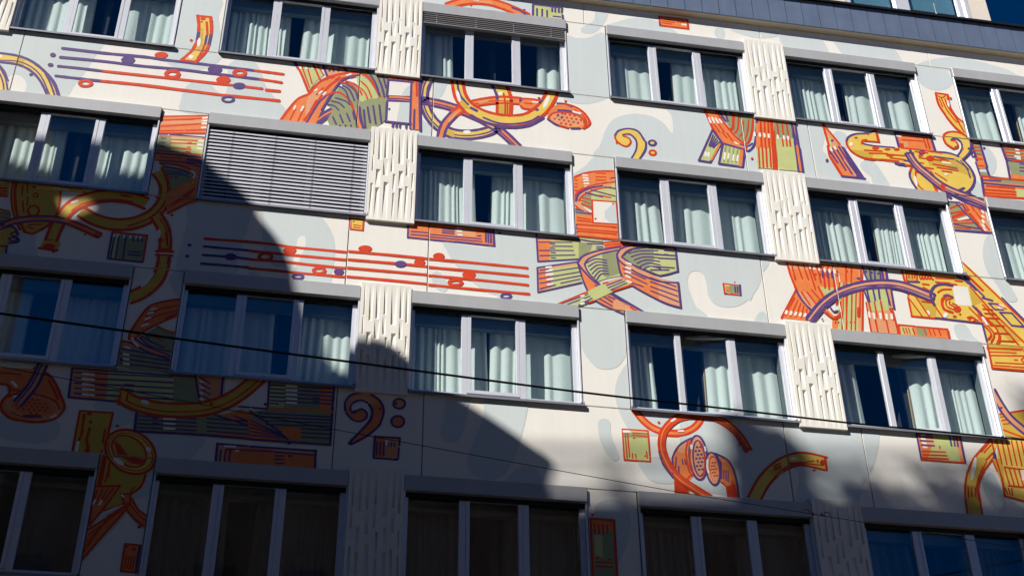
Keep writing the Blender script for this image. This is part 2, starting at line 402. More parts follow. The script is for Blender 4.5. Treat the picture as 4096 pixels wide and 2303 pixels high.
def M(name, label, data):
    global MIDX
    mb = MB(); y = -0.0012 if name == 'painted_backdrop' else -0.0058
    back = name == 'painted_backdrop'
    stave = 'stave' in name
    if stave: root = empty(name, (0, 0, 0), BLD); root['label'] = label
    for line in data.strip().split('\n'):
        q = line.split(); k, c, w_ = q[0], q[1], int(q[2])/1000*(1.3 if stave and q[0] in 'sS' else 1.0)
        v = [int(t)/1000 for t in q[3:]]; p = [(v[i], v[i+1]+Z0) for i in range(0, len(v), 2)]
        if k in 'fF':
            if k == 'F': p = catmull(p, True, 6 if back else 4)
            polys = [[p[i] for i in t] for t in tessellate_polygon([[Vector((a, b, 0)) for a, b in p]])]
        elif k == 'c': polys = stroke(catmull(p, True, 3), w_, True)
        elif k == 'S': polys = stroke(p, w_)
        elif k == 's': polys = stroke(catmull(p, False, 5), w_)
        elif k == 's2': polys = stroke(catmull(p, False, 5), w_, cap=False)
        mi = PAL.index(c)
        if stave: mb = MB(); mi = 0
        xs = [a for a, b in p]; zs = [b for a, b in p]
        near = [P for P in PANELS if P[0] < max(xs)+0.2 and P[1] > min(xs)-0.2 and P[2] < max(zs)+0.2 and P[3] > min(zs)-0.2]
        for po in polys:
            px0, px1 = min(a for a, b in po), max(a for a, b in po); pz0, pz1 = min(b for a, b in po), max(b for a, b in po)
            for (x0, x1, z0, z1) in near:
                if px0 > x1 or px1 < x0 or pz0 > z1 or pz1 < z0: continue
                cp = clip(po, x0+0.003, x1-0.003, z0+0.003, z1-0.003)
                if len(cp) < 3: continue
                ar = sum(cp[i][0]*cp[(i+1) % len(cp)][1]-cp[(i+1) % len(cp)][0]*cp[i][1] for i in range(len(cp)))
                if abs(ar) < 1e-7: continue
                if ar < 0: cp = cp[::-1]
                i0 = len(mb.v); mb.v += [(a, y, b) for a, b in cp]; mb.f.append(tuple(range(i0, i0+len(cp)))); mb.m.append(mi)
        y -= 0.00005 if back else 0.0001
        if stave and mb.f: mb.obj('note' if k in 'Fc' else 'stave_line', c, root)
    if stave: return root
    me = mb.mesh(name, list(PAL)); o = link(name, me, BLD); o['label'] = label
    return o

M('painted_backdrop','pale grey-green rounded shapes painted across the cream wall','''
F s 0 -159 -1742 34 -1725 234 -1745 848 -1747 1482 -1769 1419 -2138 1323 -2491 1203 -2810 1098 -3078 676 -3097 252 -3088 104 -3081
F c 0 480 -2927 460 -3092 353 -3175 222 -3128 142 -2978 161 -2812 268 -2727 400 -2775
F s 0 2603 -621 3267 -506 3276 -905 3360 -1349 3447 -1687 3418 -1882 3282 -2076 3004 -2203 2712 -2197 2511 -2026 2404 -1729 2647 -1690
F s 0 3547 -2019 3646 -1877 3822 -1811 3988 -1870 4111 -2087 4204 -2352 4374 -2602 4576 -2845 4517 -3078 3774 -3111 2962 -3126 2889 -2855 2920 -2609 3034 -2454 3255 -2436 3404 -2565 3527 -2668 3583 -2569 3573 -2263
f s 0 7003 -1765 7267 -1756 7177 -2088 7017 -2393
f s 0 6754 -2648 6993 -2857 6987 -3099 6767 -3085
f s 0 6760 103 8636 430 8781 66 8631 75 6763 -1
f s 0 8172 420 8787 349 8767 -6 8169 -3
F s 0 9369 -391 9587 -383 9793 -339 10097 -185 10151 -878 10132 -1733 10081 -1753 9927 -1851 9675 -1952 9379 -1948 9236 -1809 9375 -1704 9362 -1003
F s 0 9660 -153 9695 -234 9824 -230 9929 -178 10067 3 10202 344 10072 375 9953 337 9917 118 9755 -32
F s 0 10118 -24 10362 158 10632 292 10951 328 11237 270 11413 139 11493 -13 10795 -34
F s 0 12432 248 12414 118 12345 34 12268 45 12225 143 12243 273 12312 358 12390 348
F s 0 12552 329 12783 224 13048 179 13327 243 13472 313 13484 412 13127 389
F s 0 9794 -3117 9891 -2845 10020 -2455 10181 -2212 10512 -2052 10836 -2059 11052 -2181 11200 -2397 11227 -2188 11217 -1998 11171 -1772 11895 -1769 12763 -1805 12798 -2598 12737 -3107 11521 -3111 10543 -3121
F s 0 9794 -3117 10119 -3118 10147 -3265 10116 -3404 9752 -3503 9394 -3568 9617 -3336
f s 0 13485 358 14378 369 14470 12 13522 15
f s 0 14570 364 15827 381 15937 22 14718 16
F s 0 16203 -8 16445 156 16841 298 17247 337 17637 291 18045 192 18278 85 18531 -56 17550 -100 16877 -9 16879 -310 16732 -507 16490 -603 16277 -559 16144 -388 16128 -179
f s 0 13519 -1728 13752 -1743 13749 -3120 13495 -3123
F s 0 13748 -1767 14034 -1784 14038 -2108 13960 -2374 14020 -2493 14176 -2817 14278 -2989 14687 -2997 14738 -3151 14250 -3162 13749 -3120 13740 -2468
F s 0 14632 -2630 14711 -2541 14820 -2510 14937 -2589 15031 -2796 15110 -3081 14815 -3073 14782 -2892 14650 -2753
F s 0 14221 -2017 14317 -1907 14443 -1937 14490 -2141 14379 -2348 14261 -2269
F s 0 17128 -1871 17274 -1949 17332 -2169 17244 -2439 17068 -2622 16945 -2574
F s 0 16759 -2694 16895 -2802 16892 -3053 16627 -3055
F s 0 3253 -4871 3704 -4868 4180 -4862 4193 -5315 4106 -5897 4093 -6166 3647 -6178 3241 -6173 3261 -5688 3284 -5294
F s 0 760 -6034 890 -5791 1097 -5741 1172 -5985 1207 -6181 807 -6178
F s 0 3174 -6430 3168 -6307 3225 -6200 3376 -6201 3363 -6655 3278 -6616
F s 0 4362 -4988 4448 -4883 4830 -4862 5175 -4868 5334 -4989 5465 -5188 5538 -5419 5558 -5731 5529 -5992 5489 -6192 4999 -6171 4817 -5970 4671 -5961 4511 -5800 4434 -5418
F c 0 4972 -5433 5009 -5363 5072 -5355 5095 -5431 5089 -5577 5015 -5845 4947 -6032 4871 -6117 4916 -5907 4959 -5670
F s 0 4312 -6103 4416 -6117 4496 -6196 4322 -6203
F s 0 7247 -5203 7633 -5225 8050 -5197 8060 -4847 8348 -4840 9945 -4842 9872 -6240 8532 -6202 8182 -6136 7943 -6085 7726 -5928 7528 -5741 7373 -5522 7294 -5372
F s 0 7065 -5871 7117 -5788 7204 -5804 7315 -5999 7296 -6130 7211 -6139 7101 -6048
F s 0 8145 -4851 10201 -4812 12481 -4851 12479 -5267 12405 -5493 12237 -5727 12057 -5879 11842 -5949 11639 -5910 11537 -5775 11525 -5536 11484 -5351 11373 -5290 11251 -5363 11207 -5544 11239 -5754 11311 -5984 11428 -6194 10342 -6230 9364 -6221 8138 -6218
F s 0 12500 -4891 12560 -4884 12535 -4998 12505 -5043
F s 0 12264 -6194 12314 -6063 12394 -5976 12461 -5995 12459 -6205
F s 0 9386 -6201 9763 -6213 10129 -6226 10103 -6925 10045 -7104 9929 -7238 9775 -7289 9625 -7266 9501 -7132 9421 -6992 9376 -6748
F s 0 10150 -7162 9988 -7336 9908 -7537 9885 -7730 9921 -7963 10003 -8189 10123 -8306 10521 -8353 10760 -8031 10446 -7929 10147 -7908
F s 0 10198 -8766 10246 -8985 10362 -9109 10526 -9141 10717 -9082 10746 -8723
f s 0 10874 -7951 12423 -7948 12329 -8689 11808 -9288 11661 -9288 10773 -9166
F s 0 9597 -8224 9646 -8155 9731 -8143 9787 -8207 9791 -8414 9853 -8613 9891 -8745 9863 -8815 9800 -8820 9702 -8716 9628 -8541 9598 -8384
F s 0 9484 -9649 9519 -9540 9623 -9468 9746 -9444 9887 -9470 9982 -9592 9998 -9825 9955 -10037 9861 -10270 9771 -10460 9742 -10623 9468 -10639 9472 -10110
F s 0 7330 -8006 7315 -8327 7258 -8512 7271 -8645 7342 -8717 7462 -8718 7541 -8645 7600 -8461 7648 -8185 7667 -7999 7493 -8003
F s 0 7913 -7965 7883 -8256 7782 -8580 7683 -8833 7655 -8989 7686 -9139 7805 -9237 8024 -9264 8204 -9142 8306 -8959 8410 -8641 8499 -8294 8529 -7969 8233 -7967
F s 0 8243 -9258 8304 -9134 8425 -9038 8587 -9014 8686 -9105 8712 -9287 8482 -9294
f s 0 11966 -7951 14070 -7952 14011 -8230 13894 -8520 13764 -8761 13622 -8954 13502 -9288 12472 -9284 11814 -9288
F c 0 12527 -8708 12625 -8780 12636 -8892 12571 -9099 12477 -9273 12238 -9279 11982 -9297 12164 -9018 12363 -8800
F s 0 15612 -8690 15801 -8559 15893 -8854 15908 -9082 15833 -9212 15709 -9164 15619 -8966
F s 0 12319 -4856 12403 -4855 12482 -4857 12479 -5157 12364 -5498 12216 -5761
F s 0 12258 -6200 12324 -6036 12400 -5975 12465 -6021 12470 -6204 12372 -6209
F s 0 15711 -5939 15775 -5866 15903 -5839 15982 -5925 16024 -6068 16100 -6168 15764 -6148
F s 0 16868 -3915 16893 -4311 16888 -4774 17013 -5214 16889 -5311 16780 -5239 16692 -4967 16576 -4695 16578 -4348 16704 -4009
F s 0 1230 -8829 1587 -8809 1915 -8813 2019 -8889 2046 -8993 2002 -9102 1888 -9174 1713 -9199 1291 -9140
F s 0 2452 -8507 2768 -8501 2993 -8634 2922 -8791 2713 -8873 2455 -8637
F s 0 3109 -8925 3536 -8922 3968 -8940 3914 -9115 3769 -9295 3362 -9289 3075 -8949
F s 0 3141 -9917 3362 -9820 3354 -9432 3271 -9562 3195 -9792
''')
M('painted_music_stave','purple and red four-line music stave with round notes under the upper windows','''
s p 46 889 -2047 1559 -2048 2199 -2029 2536 -2044 3097 -2043 4006 -2056
s r 44 4006 -2056 4235 -2058 4464 -2063
s p 46 891 -2247 1587 -2229 2118 -2238 2782 -2217 3366 -2227 4114 -2236
s r 44 4114 -2236 4274 -2242 4446 -2253
s p 42 892 -2443 1271 -2438 1598 -2442
s r 45 1598 -2442 2146 -2439 2809 -2434 3704 -2434 4144 -2438
S r 49 4225 -2456 4433 -2449
s p 42 886 -2655 1307 -2659 1610 -2658
s r 48 1610 -2658 2176 -2647 2837 -2658 3505 -2672 3952 -2665 4442 -2659
F p 0 806 -2209 799 -2245 770 -2264 736 -2255 717 -2223 724 -2187 753 -2168 787 -2177
F p 0 807 -2429 800 -2460 770 -2477 737 -2470 719 -2443 727 -2411 756 -2394 789 -2401
F p 0 531 -2683 526 -2705 509 -2717 488 -2711 477 -2692 481 -2670 498 -2658 519 -2664
F p 0 2053 -2124 2029 -2187 1954 -2223 1873 -2212 1832 -2159 1856 -2096 1930 -2060 2012 -2071
F p 0 3464 -2113 3437 -2183 3357 -2223 3271 -2209 3229 -2150 3256 -2079 3336 -2039 3422 -2053
F p 0 3878 -2417 3852 -2473 3781 -2505 3705 -2495 3669 -2449 3694 -2393 3766 -2360 3842 -2370
F r 0 2557 -1931 2532 -1986 2459 -2019 2380 -2011 2342 -1966 2367 -1911 2440 -1878 2519 -1886
F r 0 3625 -2323 3597 -2389 3516 -2426 3431 -2414 3390 -2360 3418 -2294 3498 -2257 3584 -2269
c r 68 2782 -2324 2773 -2363 2740 -2395 2691 -2412 2640 -2410 2600 -2390 2581 -2356 2590 -2317 2623 -2285 2672 -2268 2724 -2270 2764 -2290
c r 61 3847 -2134 3838 -2167 3806 -2194 3760 -2210 3712 -2209 3675 -2192 3660 -2163 3669 -2131 3701 -2103 3747 -2087 3795 -2088 3832 -2105
c r 53 1453 -2733 1446 -2764 1416 -2791 1372 -2805 1325 -2804 1289 -2788 1272 -2761 1279 -2730 1309 -2703 1353 -2688 1400 -2689 1436 -2706
c p 45 3715 -2737 3707 -2767 3677 -2792 3633 -2806 3589 -2805 3555 -2790 3540 -2763 3548 -2733 3578 -2708 3621 -2694 3666 -2695 3701 -2710
''')
M('painted_horn_tube','curved yellow tube with purple outline at the left edge of the upper stave','''
f y 0 -50 -2297 232 -2313 463 -2398 689 -2575 879 -2800 1027 -3098 837 -3108 754 -2938 608 -2722 430 -2570 224 -2497 -10 -2503
f Y 0 232 -2313 348 -2355 373 -2549 246 -2502
s p 55 -48 -2306 234 -2322 465 -2407 690 -2583 880 -2806 1011 -3094
s p 44 -11 -2494 224 -2497 430 -2570 608 -2722 754 -2938 836 -3103
s p 25 -18 -2459 256 -2440 487 -2531 671 -2713 862 -3069
s p 33 723 -2645 829 -2823 935 -3059
f y 0 4 -2571 93 -2683 190 -2876 216 -3064 104 -3081
s p 38 -22 -2550 89 -2683 177 -2863
s p 27 13 -2620 138 -2825 216 -3064
s p 27 39 -2751 118 -2917 161 -3073
F w 0 0 -2365 -4 -2385 -20 -2396 -39 -2391 -50 -2373 -47 -2353 -30 -2343 -11 -2348
''')
M('painted_horn_bell','short curved yellow horn piece with red outline between the two uppermost left windows','''
f y 0 2928 -964 3142 -954 3195 -1311 3190 -1569 3137 -1801 3015 -2015 2789 -2004 2929 -1771 2981 -1540 2992 -1345
f Y 0 2980 -1249 3059 -1236 3092 -1617 3044 -1784 2992 -1729 3011 -1503
s r 60 2927 -957 2969 -1154 2987 -1346
s p 56 2987 -1346 2987 -1539
s r 55 2987 -1539 2929 -1771 2789 -2004
s r 60 3142 -954 3179 -1151 3196 -1327
s p 59 3195 -1360 3186 -1596
s r 58 3184 -1618 3137 -1801 3015 -2015
S r 54 2928 -961 3142 -954
S r 43 2789 -2004 3014 -2009
S r 42 3092 -1084 3137 -1369
S p 41 3128 -1393 3124 -1612
s r 41 3115 -1614 3096 -1744 3043 -1926
F r 0 3067 -1006 3057 -1036 3026 -1052 2993 -1047 2977 -1021 2987 -992 3017 -975 3051 -981
F r 0 3028 -1088 3024 -1103 3010 -1111 2995 -1108 2988 -1095 2992 -1080 3006 -1072 3021 -1076
F w 0 3047 -1568 3038 -1641 3017 -1669 2997 -1637 2989 -1563 2998 -1490 3019 -1461 3039 -1494
F w 0 2968 -1903 2960 -1938 2933 -1956 2904 -1947 2888 -1916 2896 -1882 2922 -1863 2952 -1873
F r 0 2912 -1535 2907 -1556 2891 -1567 2872 -1562 2863 -1543 2867 -1522 2884 -1511 2902 -1516
''')
M('painted_ribbon_knot','orange and olive ribbon tangle with a long orange cable under the second uppermost window','''
f g 0 4649 -1782 4972 -1762 5150 -1972 5022 -2133 4904 -2400 4842 -2192
f O 0 5113 -1772 5487 -1761 5551 -1862 5197 -1987
S p 53 4638 -1767 4704 -1900
s r 47 4697 -1869 4801 -2105 4916 -2404
S r 26 4766 -1858 4924 -2304
S r 27 4851 -1845 4958 -2205
S r 36 4951 -1782 5076 -2078
S r 27 5025 -1786 5132 -1975
S p 42 5118 -1778 5188 -1982
S p 42 5468 -1764 5544 -1857
F p 0 5245 -1862 5240 -1883 5226 -1894 5211 -1888 5204 -1869 5208 -1848 5222 -1837 5238 -1843
F p 0 5314 -1852 5310 -1873 5295 -1883 5280 -1877 5273 -1858 5278 -1837 5292 -1827 5307 -1833
F p 0 5395 -1839 5390 -1860 5376 -1870 5361 -1865 5354 -1845 5358 -1825 5373 -1814 5388 -1820
S w 36 4723 -1849 4745 -1893
S w 36 4820 -1834 4842 -1878
S w 36 4918 -1809 4937 -1857
S w 36 5207 -1783 5242 -1783
S w 36 5300 -1774 5335 -1775
f G 0 5745 -1752 6216 -1733 6221 -2294 6215 -2817 6173 -2890 5997 -3065 5748 -3095 5636 -3126 5318 -3112 5262 -2955 5339 -2733 5240 -2625 5399 -2232 5575 -2079 5744 -2179
F o 0 4507 -3094 4619 -2823 4747 -2583 4919 -2444 4890 -2677 4893 -3009 4901 -3112 4688 -3113
F o 0 4889 -3105 4888 -2799 4929 -2427 5070 -2157 5267 -1985 5563 -1860 5725 -1835 5684 -1937 5525 -2009 5395 -2170 5255 -2501 5140 -2822 5072 -3087 4979 -3110
f O 0 4929 -2427 5129 -2335 5104 -2646 4902 -2977 4890 -2677
F g 0 5684 -1937 5751 -1879 5898 -1998 6000 -2171 6067 -2354 5918 -2402 5783 -2477 5747 -2241
s r 49 4503 -3095 4619 -2823 4747 -2583 4919 -2444
s r 53 4929 -2427 5070 -2157 5267 -1989 5563 -1860 5749 -1838 5895 -1929 6022 -2137 6105 -2318
s r 47 4893 -3015 5039 -2686 5216 -2259 5410 -2036 5615 -1947
s p 44 5158 -2759 5273 -2436 5414 -2104 5568 -1955 5729 -1892
s r 35 5437 -2101 5626 -2150 5754 -2364
s r 35 5504 -2059 5694 -2124 5798 -2327
s r 30 5759 -2020 5883 -2158 5963 -2364
s r 29 5767 -2176 5854 -2287 5895 -2405
s p 34 4912 -3110 4987 -2905 5101 -2600 5226 -2413
s r 41 5226 -2413 5405 -2330 5599 -2480 5666 -2654
S r 28 4660 -3048 4729 -2792
S r 28 4784 -3060 4864 -2772
S r 29 4978 -2786 5053 -2562
S r 29 5044 -2440 5147 -2270
S w 31 4704 -2811 4720 -2733
S w 31 4822 -2824 4849 -2729
S w 32 5015 -2352 5047 -2316
S w 32 5087 -2403 5130 -2350
S w 32 5158 -2423 5195 -2362
S w 33 5520 -1930 5588 -1888
S r 29 5114 -2119 5168 -2064
S r 30 5180 -2077 5235 -2022
S r 30 5259 -2034 5314 -1994
S r 30 5341 -2053 5406 -1980
s p 32 5396 -2185 5517 -2276 5600 -2511
s p 32 5464 -2159 5585 -2250 5679 -2468
s p 32 5532 -2133 5678 -2251 5734 -2429
s p 29 5240 -2625 5355 -2639 5429 -2719
s p 29 5303 -2540 5431 -2566 5516 -2646
s p 29 5367 -2459 5531 -2506 5604 -2571
S p 31 5348 -2883 5407 -3024
S p 32 5458 -2821 5518 -2978
S p 32 5570 -2775 5629 -2932
S p 32 5670 -2730 5706 -2876
F p 0 5489 -3051 5485 -3069 5474 -3077 5463 -3072 5457 -3056 5461 -3038 5471 -3030 5483 -3035
F p 0 5579 -3039 5575 -3056 5564 -3064 5553 -3059 5547 -3043 5551 -3026 5561 -3017 5573 -3022
F p 0 5669 -3026 5665 -3043 5654 -3052 5643 -3046 5637 -3030 5641 -3013 5652 -3004 5663 -3009
s p 36 5864 -1782 6005 -2014 6087 -2283
s p 36 6006 -1791 6112 -2060 6175 -2317
s p 33 6120 -1806 6197 -2110
S p 32 5905 -2588 5962 -2914
S p 32 5995 -2544 6059 -2930
S p 32 6098 -2514 6149 -2887
S p 32 5844 -2658 5893 -3044
s p 46 5767 -2609 5803 -2847 5865 -3078
s o 52 5713 -2678 5759 -2883 5815 -3071
s p 35 5679 -2683 5734 -2917 5759 -3093
f o 0 6221 -1860 6743 -1862 6794 -2961 6648 -2961 6615 -1936 6224 -1932
f c 0 6237 -1953 6615 -1942 6624 -2234 6239 -2276
f c 0 6245 -2421 6622 -2383 6609 -2842 6240 -2859
f s 0 6616 -1983 6536 -2059 6449 -2260 6624 -2234
f s 0 6443 -2410 6622 -2383 6609 -2842 6401 -2851
S p 42 6224 -1923 6645 -1922
S p 45 6229 -1922 6221 -2294
S p 44 6227 -2433 6228 -2852
S p 44 6206 -2855 6645 -2852
S p 41 6622 -1925 6628 -2834
S p 47 6758 -1873 6804 -2975
S p 38 6693 -2534 6696 -2945
S r 36 6708 -1874 6725 -2218
S r 30 6233 -1852 6738 -1863
F r 0 6338 -1874 6332 -1895 6318 -1905 6302 -1899 6295 -1880 6301 -1859 6316 -1848 6331 -1855
F r 0 6409 -1870 6403 -1891 6389 -1902 6373 -1896 6366 -1877 6372 -1856 6386 -1845 6402 -1851
F r 0 6491 -1866 6486 -1888 6471 -1898 6456 -1892 6449 -1873 6455 -1852 6469 -1841 6485 -1847
F r 0 6598 -1862 6593 -1883 6578 -1893 6562 -1887 6556 -1868 6561 -1847 6576 -1836 6591 -1842
S p 32 6345 -2874 6337 -2966
S p 32 6402 -2875 6401 -2966
S p 32 6460 -2873 6457 -2964
S p 32 6564 -2873 6563 -2964
S p 32 6634 -2878 6632 -2963
F p 0 6289 -2578 6284 -2598 6271 -2608 6258 -2602 6252 -2583 6256 -2563 6269 -2553 6282 -2559
''')
M('painted_trumpet_tubes','looping yellow brass tubes with purple and red outline under the raised-blind window','''
s2 y 156 6919 -1752 6847 -2011 6845 -2294 6940 -2605 7121 -2839 7356 -2951 7637 -2941 7919 -2841 8132 -2688
s p 31 6904 -1746 6831 -2009 6829 -2300 6927 -2618 7112 -2857 7353 -2972 7638 -2962 7923 -2860 8139 -2706
s p 56 6854 -1726 6780 -2002 6779 -2319 6883 -2659 7082 -2914 7341 -3038 7641 -3028 7938 -2923 8160 -2765
s p 56 6984 -1778 6915 -2021 6912 -2269 6998 -2551 7160 -2763 7372 -2863 7634 -2854 7900 -2758 8105 -2610
f Y 0 7191 -2844 7379 -2929 7370 -3045 7170 -2953
F w 0 7655 -2878 7636 -2906 7590 -2924 7544 -2920 7524 -2897 7543 -2868 7589 -2851 7636 -2855
F w 0 6985 -1806 6961 -1842 6933 -1847 6919 -1817 6926 -1770 6951 -1734 6978 -1729 6992 -1759
f y 0 8027 -1784 8294 -1775 8357 -2037 8337 -2464 8098 -2436 8111 -2010
f Y 0 8110 -2200 8351 -2164 8339 -2454 8100 -2445
s p 55 8027 -1774 8099 -1980 8111 -2105
s r 51 8111 -2105 8105 -2445
s r 67 8287 -1776 8353 -2038 8334 -2464
s r 36 8220 -1930 8250 -2179 8241 -2462
S r 30 8292 -2110 8282 -2456
F w 0 8206 -1932 8194 -1964 8164 -1980 8135 -1972 8123 -1945 8136 -1914 8165 -1897 8194 -1905
F p 0 8114 -2412 8107 -2435 8090 -2447 8073 -2440 8067 -2419 8074 -2396 8091 -2385 8107 -2391
s2 y 215 7411 -1734 7463 -2076 7609 -2337 7847 -2488 8133 -2546 8420 -2523 8661 -2426 8883 -2196 9024 -1937 9091 -1735
s r 60 7319 -1770 7377 -2135 7546 -2435 7812 -2605 8118 -2667 8424 -2643 8697 -2532 8947 -2276 9105 -1989 9178 -1770
s r 61 7503 -1697 7549 -2017 7671 -2239 7883 -2371 8148 -2424 8415 -2403 8625 -2320 8820 -2116 8943 -1886 9003 -1699
s p 66 7657 -2516 7848 -2612 8132 -2679 8418 -2668 8683 -2569 8903 -2382
s p 42 7871 -2531 8133 -2617 8419 -2591 8684 -2491 8831 -2361
f Y 0 7404 -2117 7487 -2072 7633 -2364 7538 -2378
s p 42 7411 -1782 7463 -2076 7608 -2274
F w 0 7464 -2097 7476 -2195 7464 -2244 7434 -2216 7405 -2127 7393 -2029 7405 -1979 7435 -2007
F w 0 9004 -2023 8956 -2126 8918 -2160 8912 -2106 8942 -1994 8991 -1890 9029 -1855 9034 -1911
s p 60 7656 -2345 7752 -2394
F p 0 8061 -2658 8054 -2676 8037 -2686 8021 -2681 8014 -2665 8021 -2647 8037 -2637 8054 -2642
''')
M('painted_earphone_cable','orange cable ending in a speckled oval earphone under the raised-blind window','''
s2 o 123 5076 -3042 5254 -2836 5560 -2609 5828 -2446 6148 -2342 6497 -2299 6968 -2313 7300 -2367 7634 -2482 7942 -2629 8203 -2822 8460 -3104
s p 31 5084 -3054 5261 -2850 5566 -2624 5832 -2462 6150 -2359 6497 -2317 6967 -2330 7297 -2384 7629 -2499 7936 -2645 8194 -2836 8451 -3117
s p 56 5110 -3093 5283 -2893 5583 -2671 5843 -2513 6154 -2413 6495 -2371 6961 -2385 7286 -2437 7613 -2551 7915 -2694 8168 -2881 8422 -3159
s p 56 5042 -2991 5226 -2779 5537 -2546 5813 -2379 6142 -2272 6499 -2228 6976 -2241 7315 -2296 7654 -2414 7970 -2564 8238 -2762 8499 -3048
S O 41 5964 -2395 6148 -2330
S O 42 7895 -2636 8037 -2723
s2 o 125 7138 -3108 7213 -2780 7374 -2511 7608 -2290 7894 -2163 8207 -2085 8522 -2060
s p 50 7085 -3115 7161 -2757 7330 -2465
s r 51 7330 -2465 7584 -2231 7894 -2090 8208 -2008 8523 -1987
s p 47 7191 -3100 7265 -2803 7421 -2550
s r 45 7421 -2550 7632 -2349 7894 -2232 8207 -2154 8521 -2130
s r 27 7703 -2251 8014 -2135 8376 -2082
S O 38 7282 -2694 7420 -2473
S O 39 7799 -2199 7942 -2137
S w 39 7596 -2292 7679 -2248
f o 0 8523 -2012 8864 -1993 8886 -2069 8810 -2223 8556 -2213 8497 -2143
s r 43 8509 -2084 8547 -2002 8742 -1986 8863 -1999
s r 43 8520 -2171 8568 -2220 8810 -2223
S w 31 8729 -2045 8863 -2041
S r 31 8594 -2097 8716 -2094
F p 0 8839 -2212 8829 -2236 8805 -2249 8781 -2243 8771 -2222 8782 -2198 8806 -2185 8830 -2191
F p 0 8547 -2034 8538 -2058 8517 -2070 8496 -2064 8488 -2043 8497 -2019 8518 -2006 8538 -2013
F p 0 8917 -2001 8908 -2020 8887 -2031 8867 -2026 8858 -2010 8867 -1990 8888 -1980 8909 -1984
F o 0 9130 -2065 9304 -1998 9474 -2046 9617 -2152 9709 -2296 9716 -2420 9627 -2518 9456 -2536 9286 -2544 9118 -2491 8988 -2401 9003 -2257
F O 0 9647 -2384 9592 -2460 9470 -2508 9314 -2516 9165 -2483 9063 -2416 9035 -2333 9089 -2258 9210 -2209 9367 -2200 9517 -2234 9620 -2302
s p 43 9168 -2018 9303 -2010 9424 -2063
s r 46 9304 -2004 9486 -2053 9629 -2159 9716 -2311 9716 -2420 9614 -2519
s p 49 9176 -2175 9372 -2165 9566 -2207
s r 40 9000 -2383 9076 -2262 9248 -2206 9467 -2221 9611 -2310 9631 -2401
s p 42 8988 -2401 9118 -2497 9214 -2524
s r 42 9190 -2518 9334 -2553
S p 39 9395 -2551 9541 -2530
s r 31 9471 -2125 9614 -2231 9669 -2380 9629 -2464
F r 0 9132 -2373 9120 -2394 9098 -2398 9088 -2380 9099 -2358 9121 -2355
F r 0 9184 -2304 9173 -2325 9151 -2328 9140 -2310 9152 -2289 9174 -2286
F r 0 9213 -2380 9202 -2401 9180 -2404 9169 -2386 9181 -2365 9203 -2362
F r 0 9319 -2241 9308 -2262 9286 -2266 9275 -2248 9287 -2226 9309 -2223
F r 0 9266 -2311 9255 -2332 9233 -2335 9222 -2317 9234 -2296 9256 -2293
F r 0 9295 -2387 9284 -2408 9262 -2411 9251 -2393 9263 -2372 9285 -2369
F r 0 9242 -2456 9231 -2477 9209 -2480 9198 -2462 9210 -2441 9232 -2438
F r 0 9402 -2248 9390 -2269 9368 -2272 9357 -2254 9369 -2233 9391 -2230
F r 0 9348 -2317 9337 -2339 9315 -2342 9304 -2324 9316 -2303 9338 -2299
F r 0 9377 -2394 9365 -2415 9343 -2418 9333 -2400 9345 -2379 9367 -2376
F r 0 9324 -2463 9312 -2484 9290 -2487 9280 -2469 9292 -2448 9314 -2445
F r 0 9484 -2255 9472 -2276 9450 -2279 9440 -2261 9451 -2240 9474 -2236
F r 0 9430 -2324 9419 -2346 9397 -2349 9386 -2331 9398 -2309 9420 -2306
F r 0 9459 -2400 9447 -2422 9425 -2425 9415 -2407 9427 -2386 9449 -2382
F r 0 9406 -2470 9394 -2491 9372 -2494 9362 -2476 9373 -2455 9395 -2452
F r 0 9512 -2331 9501 -2352 9479 -2356 9468 -2337 9480 -2316 9502 -2313
F r 0 9541 -2407 9529 -2428 9507 -2432 9497 -2414 9509 -2392 9531 -2389
F r 0 9595 -2338 9583 -2359 9561 -2362 9550 -2344 9562 -2323 9584 -2320
S w 43 9445 -2167 9566 -2194
F p 0 9252 -2331 9245 -2350 9231 -2359 9218 -2354 9212 -2337 9219 -2318 9233 -2309 9246 -2314
F p 0 9192 -2277 9186 -2293 9172 -2302 9159 -2297 9153 -2282 9159 -2266 9174 -2257 9187 -2262
F p 0 9267 -2234 9261 -2249 9247 -2256 9233 -2253 9228 -2240 9234 -2226 9248 -2218 9261 -2222
F r 0 8867 -1935 8859 -1950 8840 -1958 8821 -1956 8813 -1943 8822 -1928 8841 -1920 8860 -1923
F r 0 9338 -1938 9330 -1953 9312 -1961 9295 -1958 9288 -1946 9296 -1931 9314 -1923 9331 -1926
''')
M('painted_cord_arc','orange arc with red outline above the raised-blind window','''
s2 o 137 7200 -2 7436 151 7688 237 7967 257 8221 199 8450 108 8678 -4
s r 56 7220 -75 7450 74 7690 156 7957 175 8202 119 8425 30 8651 -81
s r 56 7180 71 7423 227 7686 318 7977 339 8241 279 8475 186 8704 73
S O 46 7764 229 8018 234
S w 39 7688 258 7764 271
s p 46 8400 177 8552 115 8678 21
F r 0 7659 105 7653 92 7639 84 7624 87 7618 98 7624 111 7638 119 7653 116
F p 0 8640 165 8633 149 8616 140 8600 143 8594 157 8601 173 8617 182 8633 179
''')
M('painted_green_card','pale green square card with purple strokes beside the raised-blind window header','''
f g 0 8786 314 9329 336 9331 12 8775 9
S p 46 8786 328 8775 12
S p 40 8781 327 9328 329
S p 40 9328 329 9314 206
S p 40 9328 152 9337 20
S p 36 8856 230 8852 36
S p 36 8951 229 8947 31
S p 36 9041 216 9041 19
S p 37 9141 304 9139 205
S p 37 9198 307 9195 200
S p 37 9263 304 9260 204
S p 36 9156 88 9290 93
''')
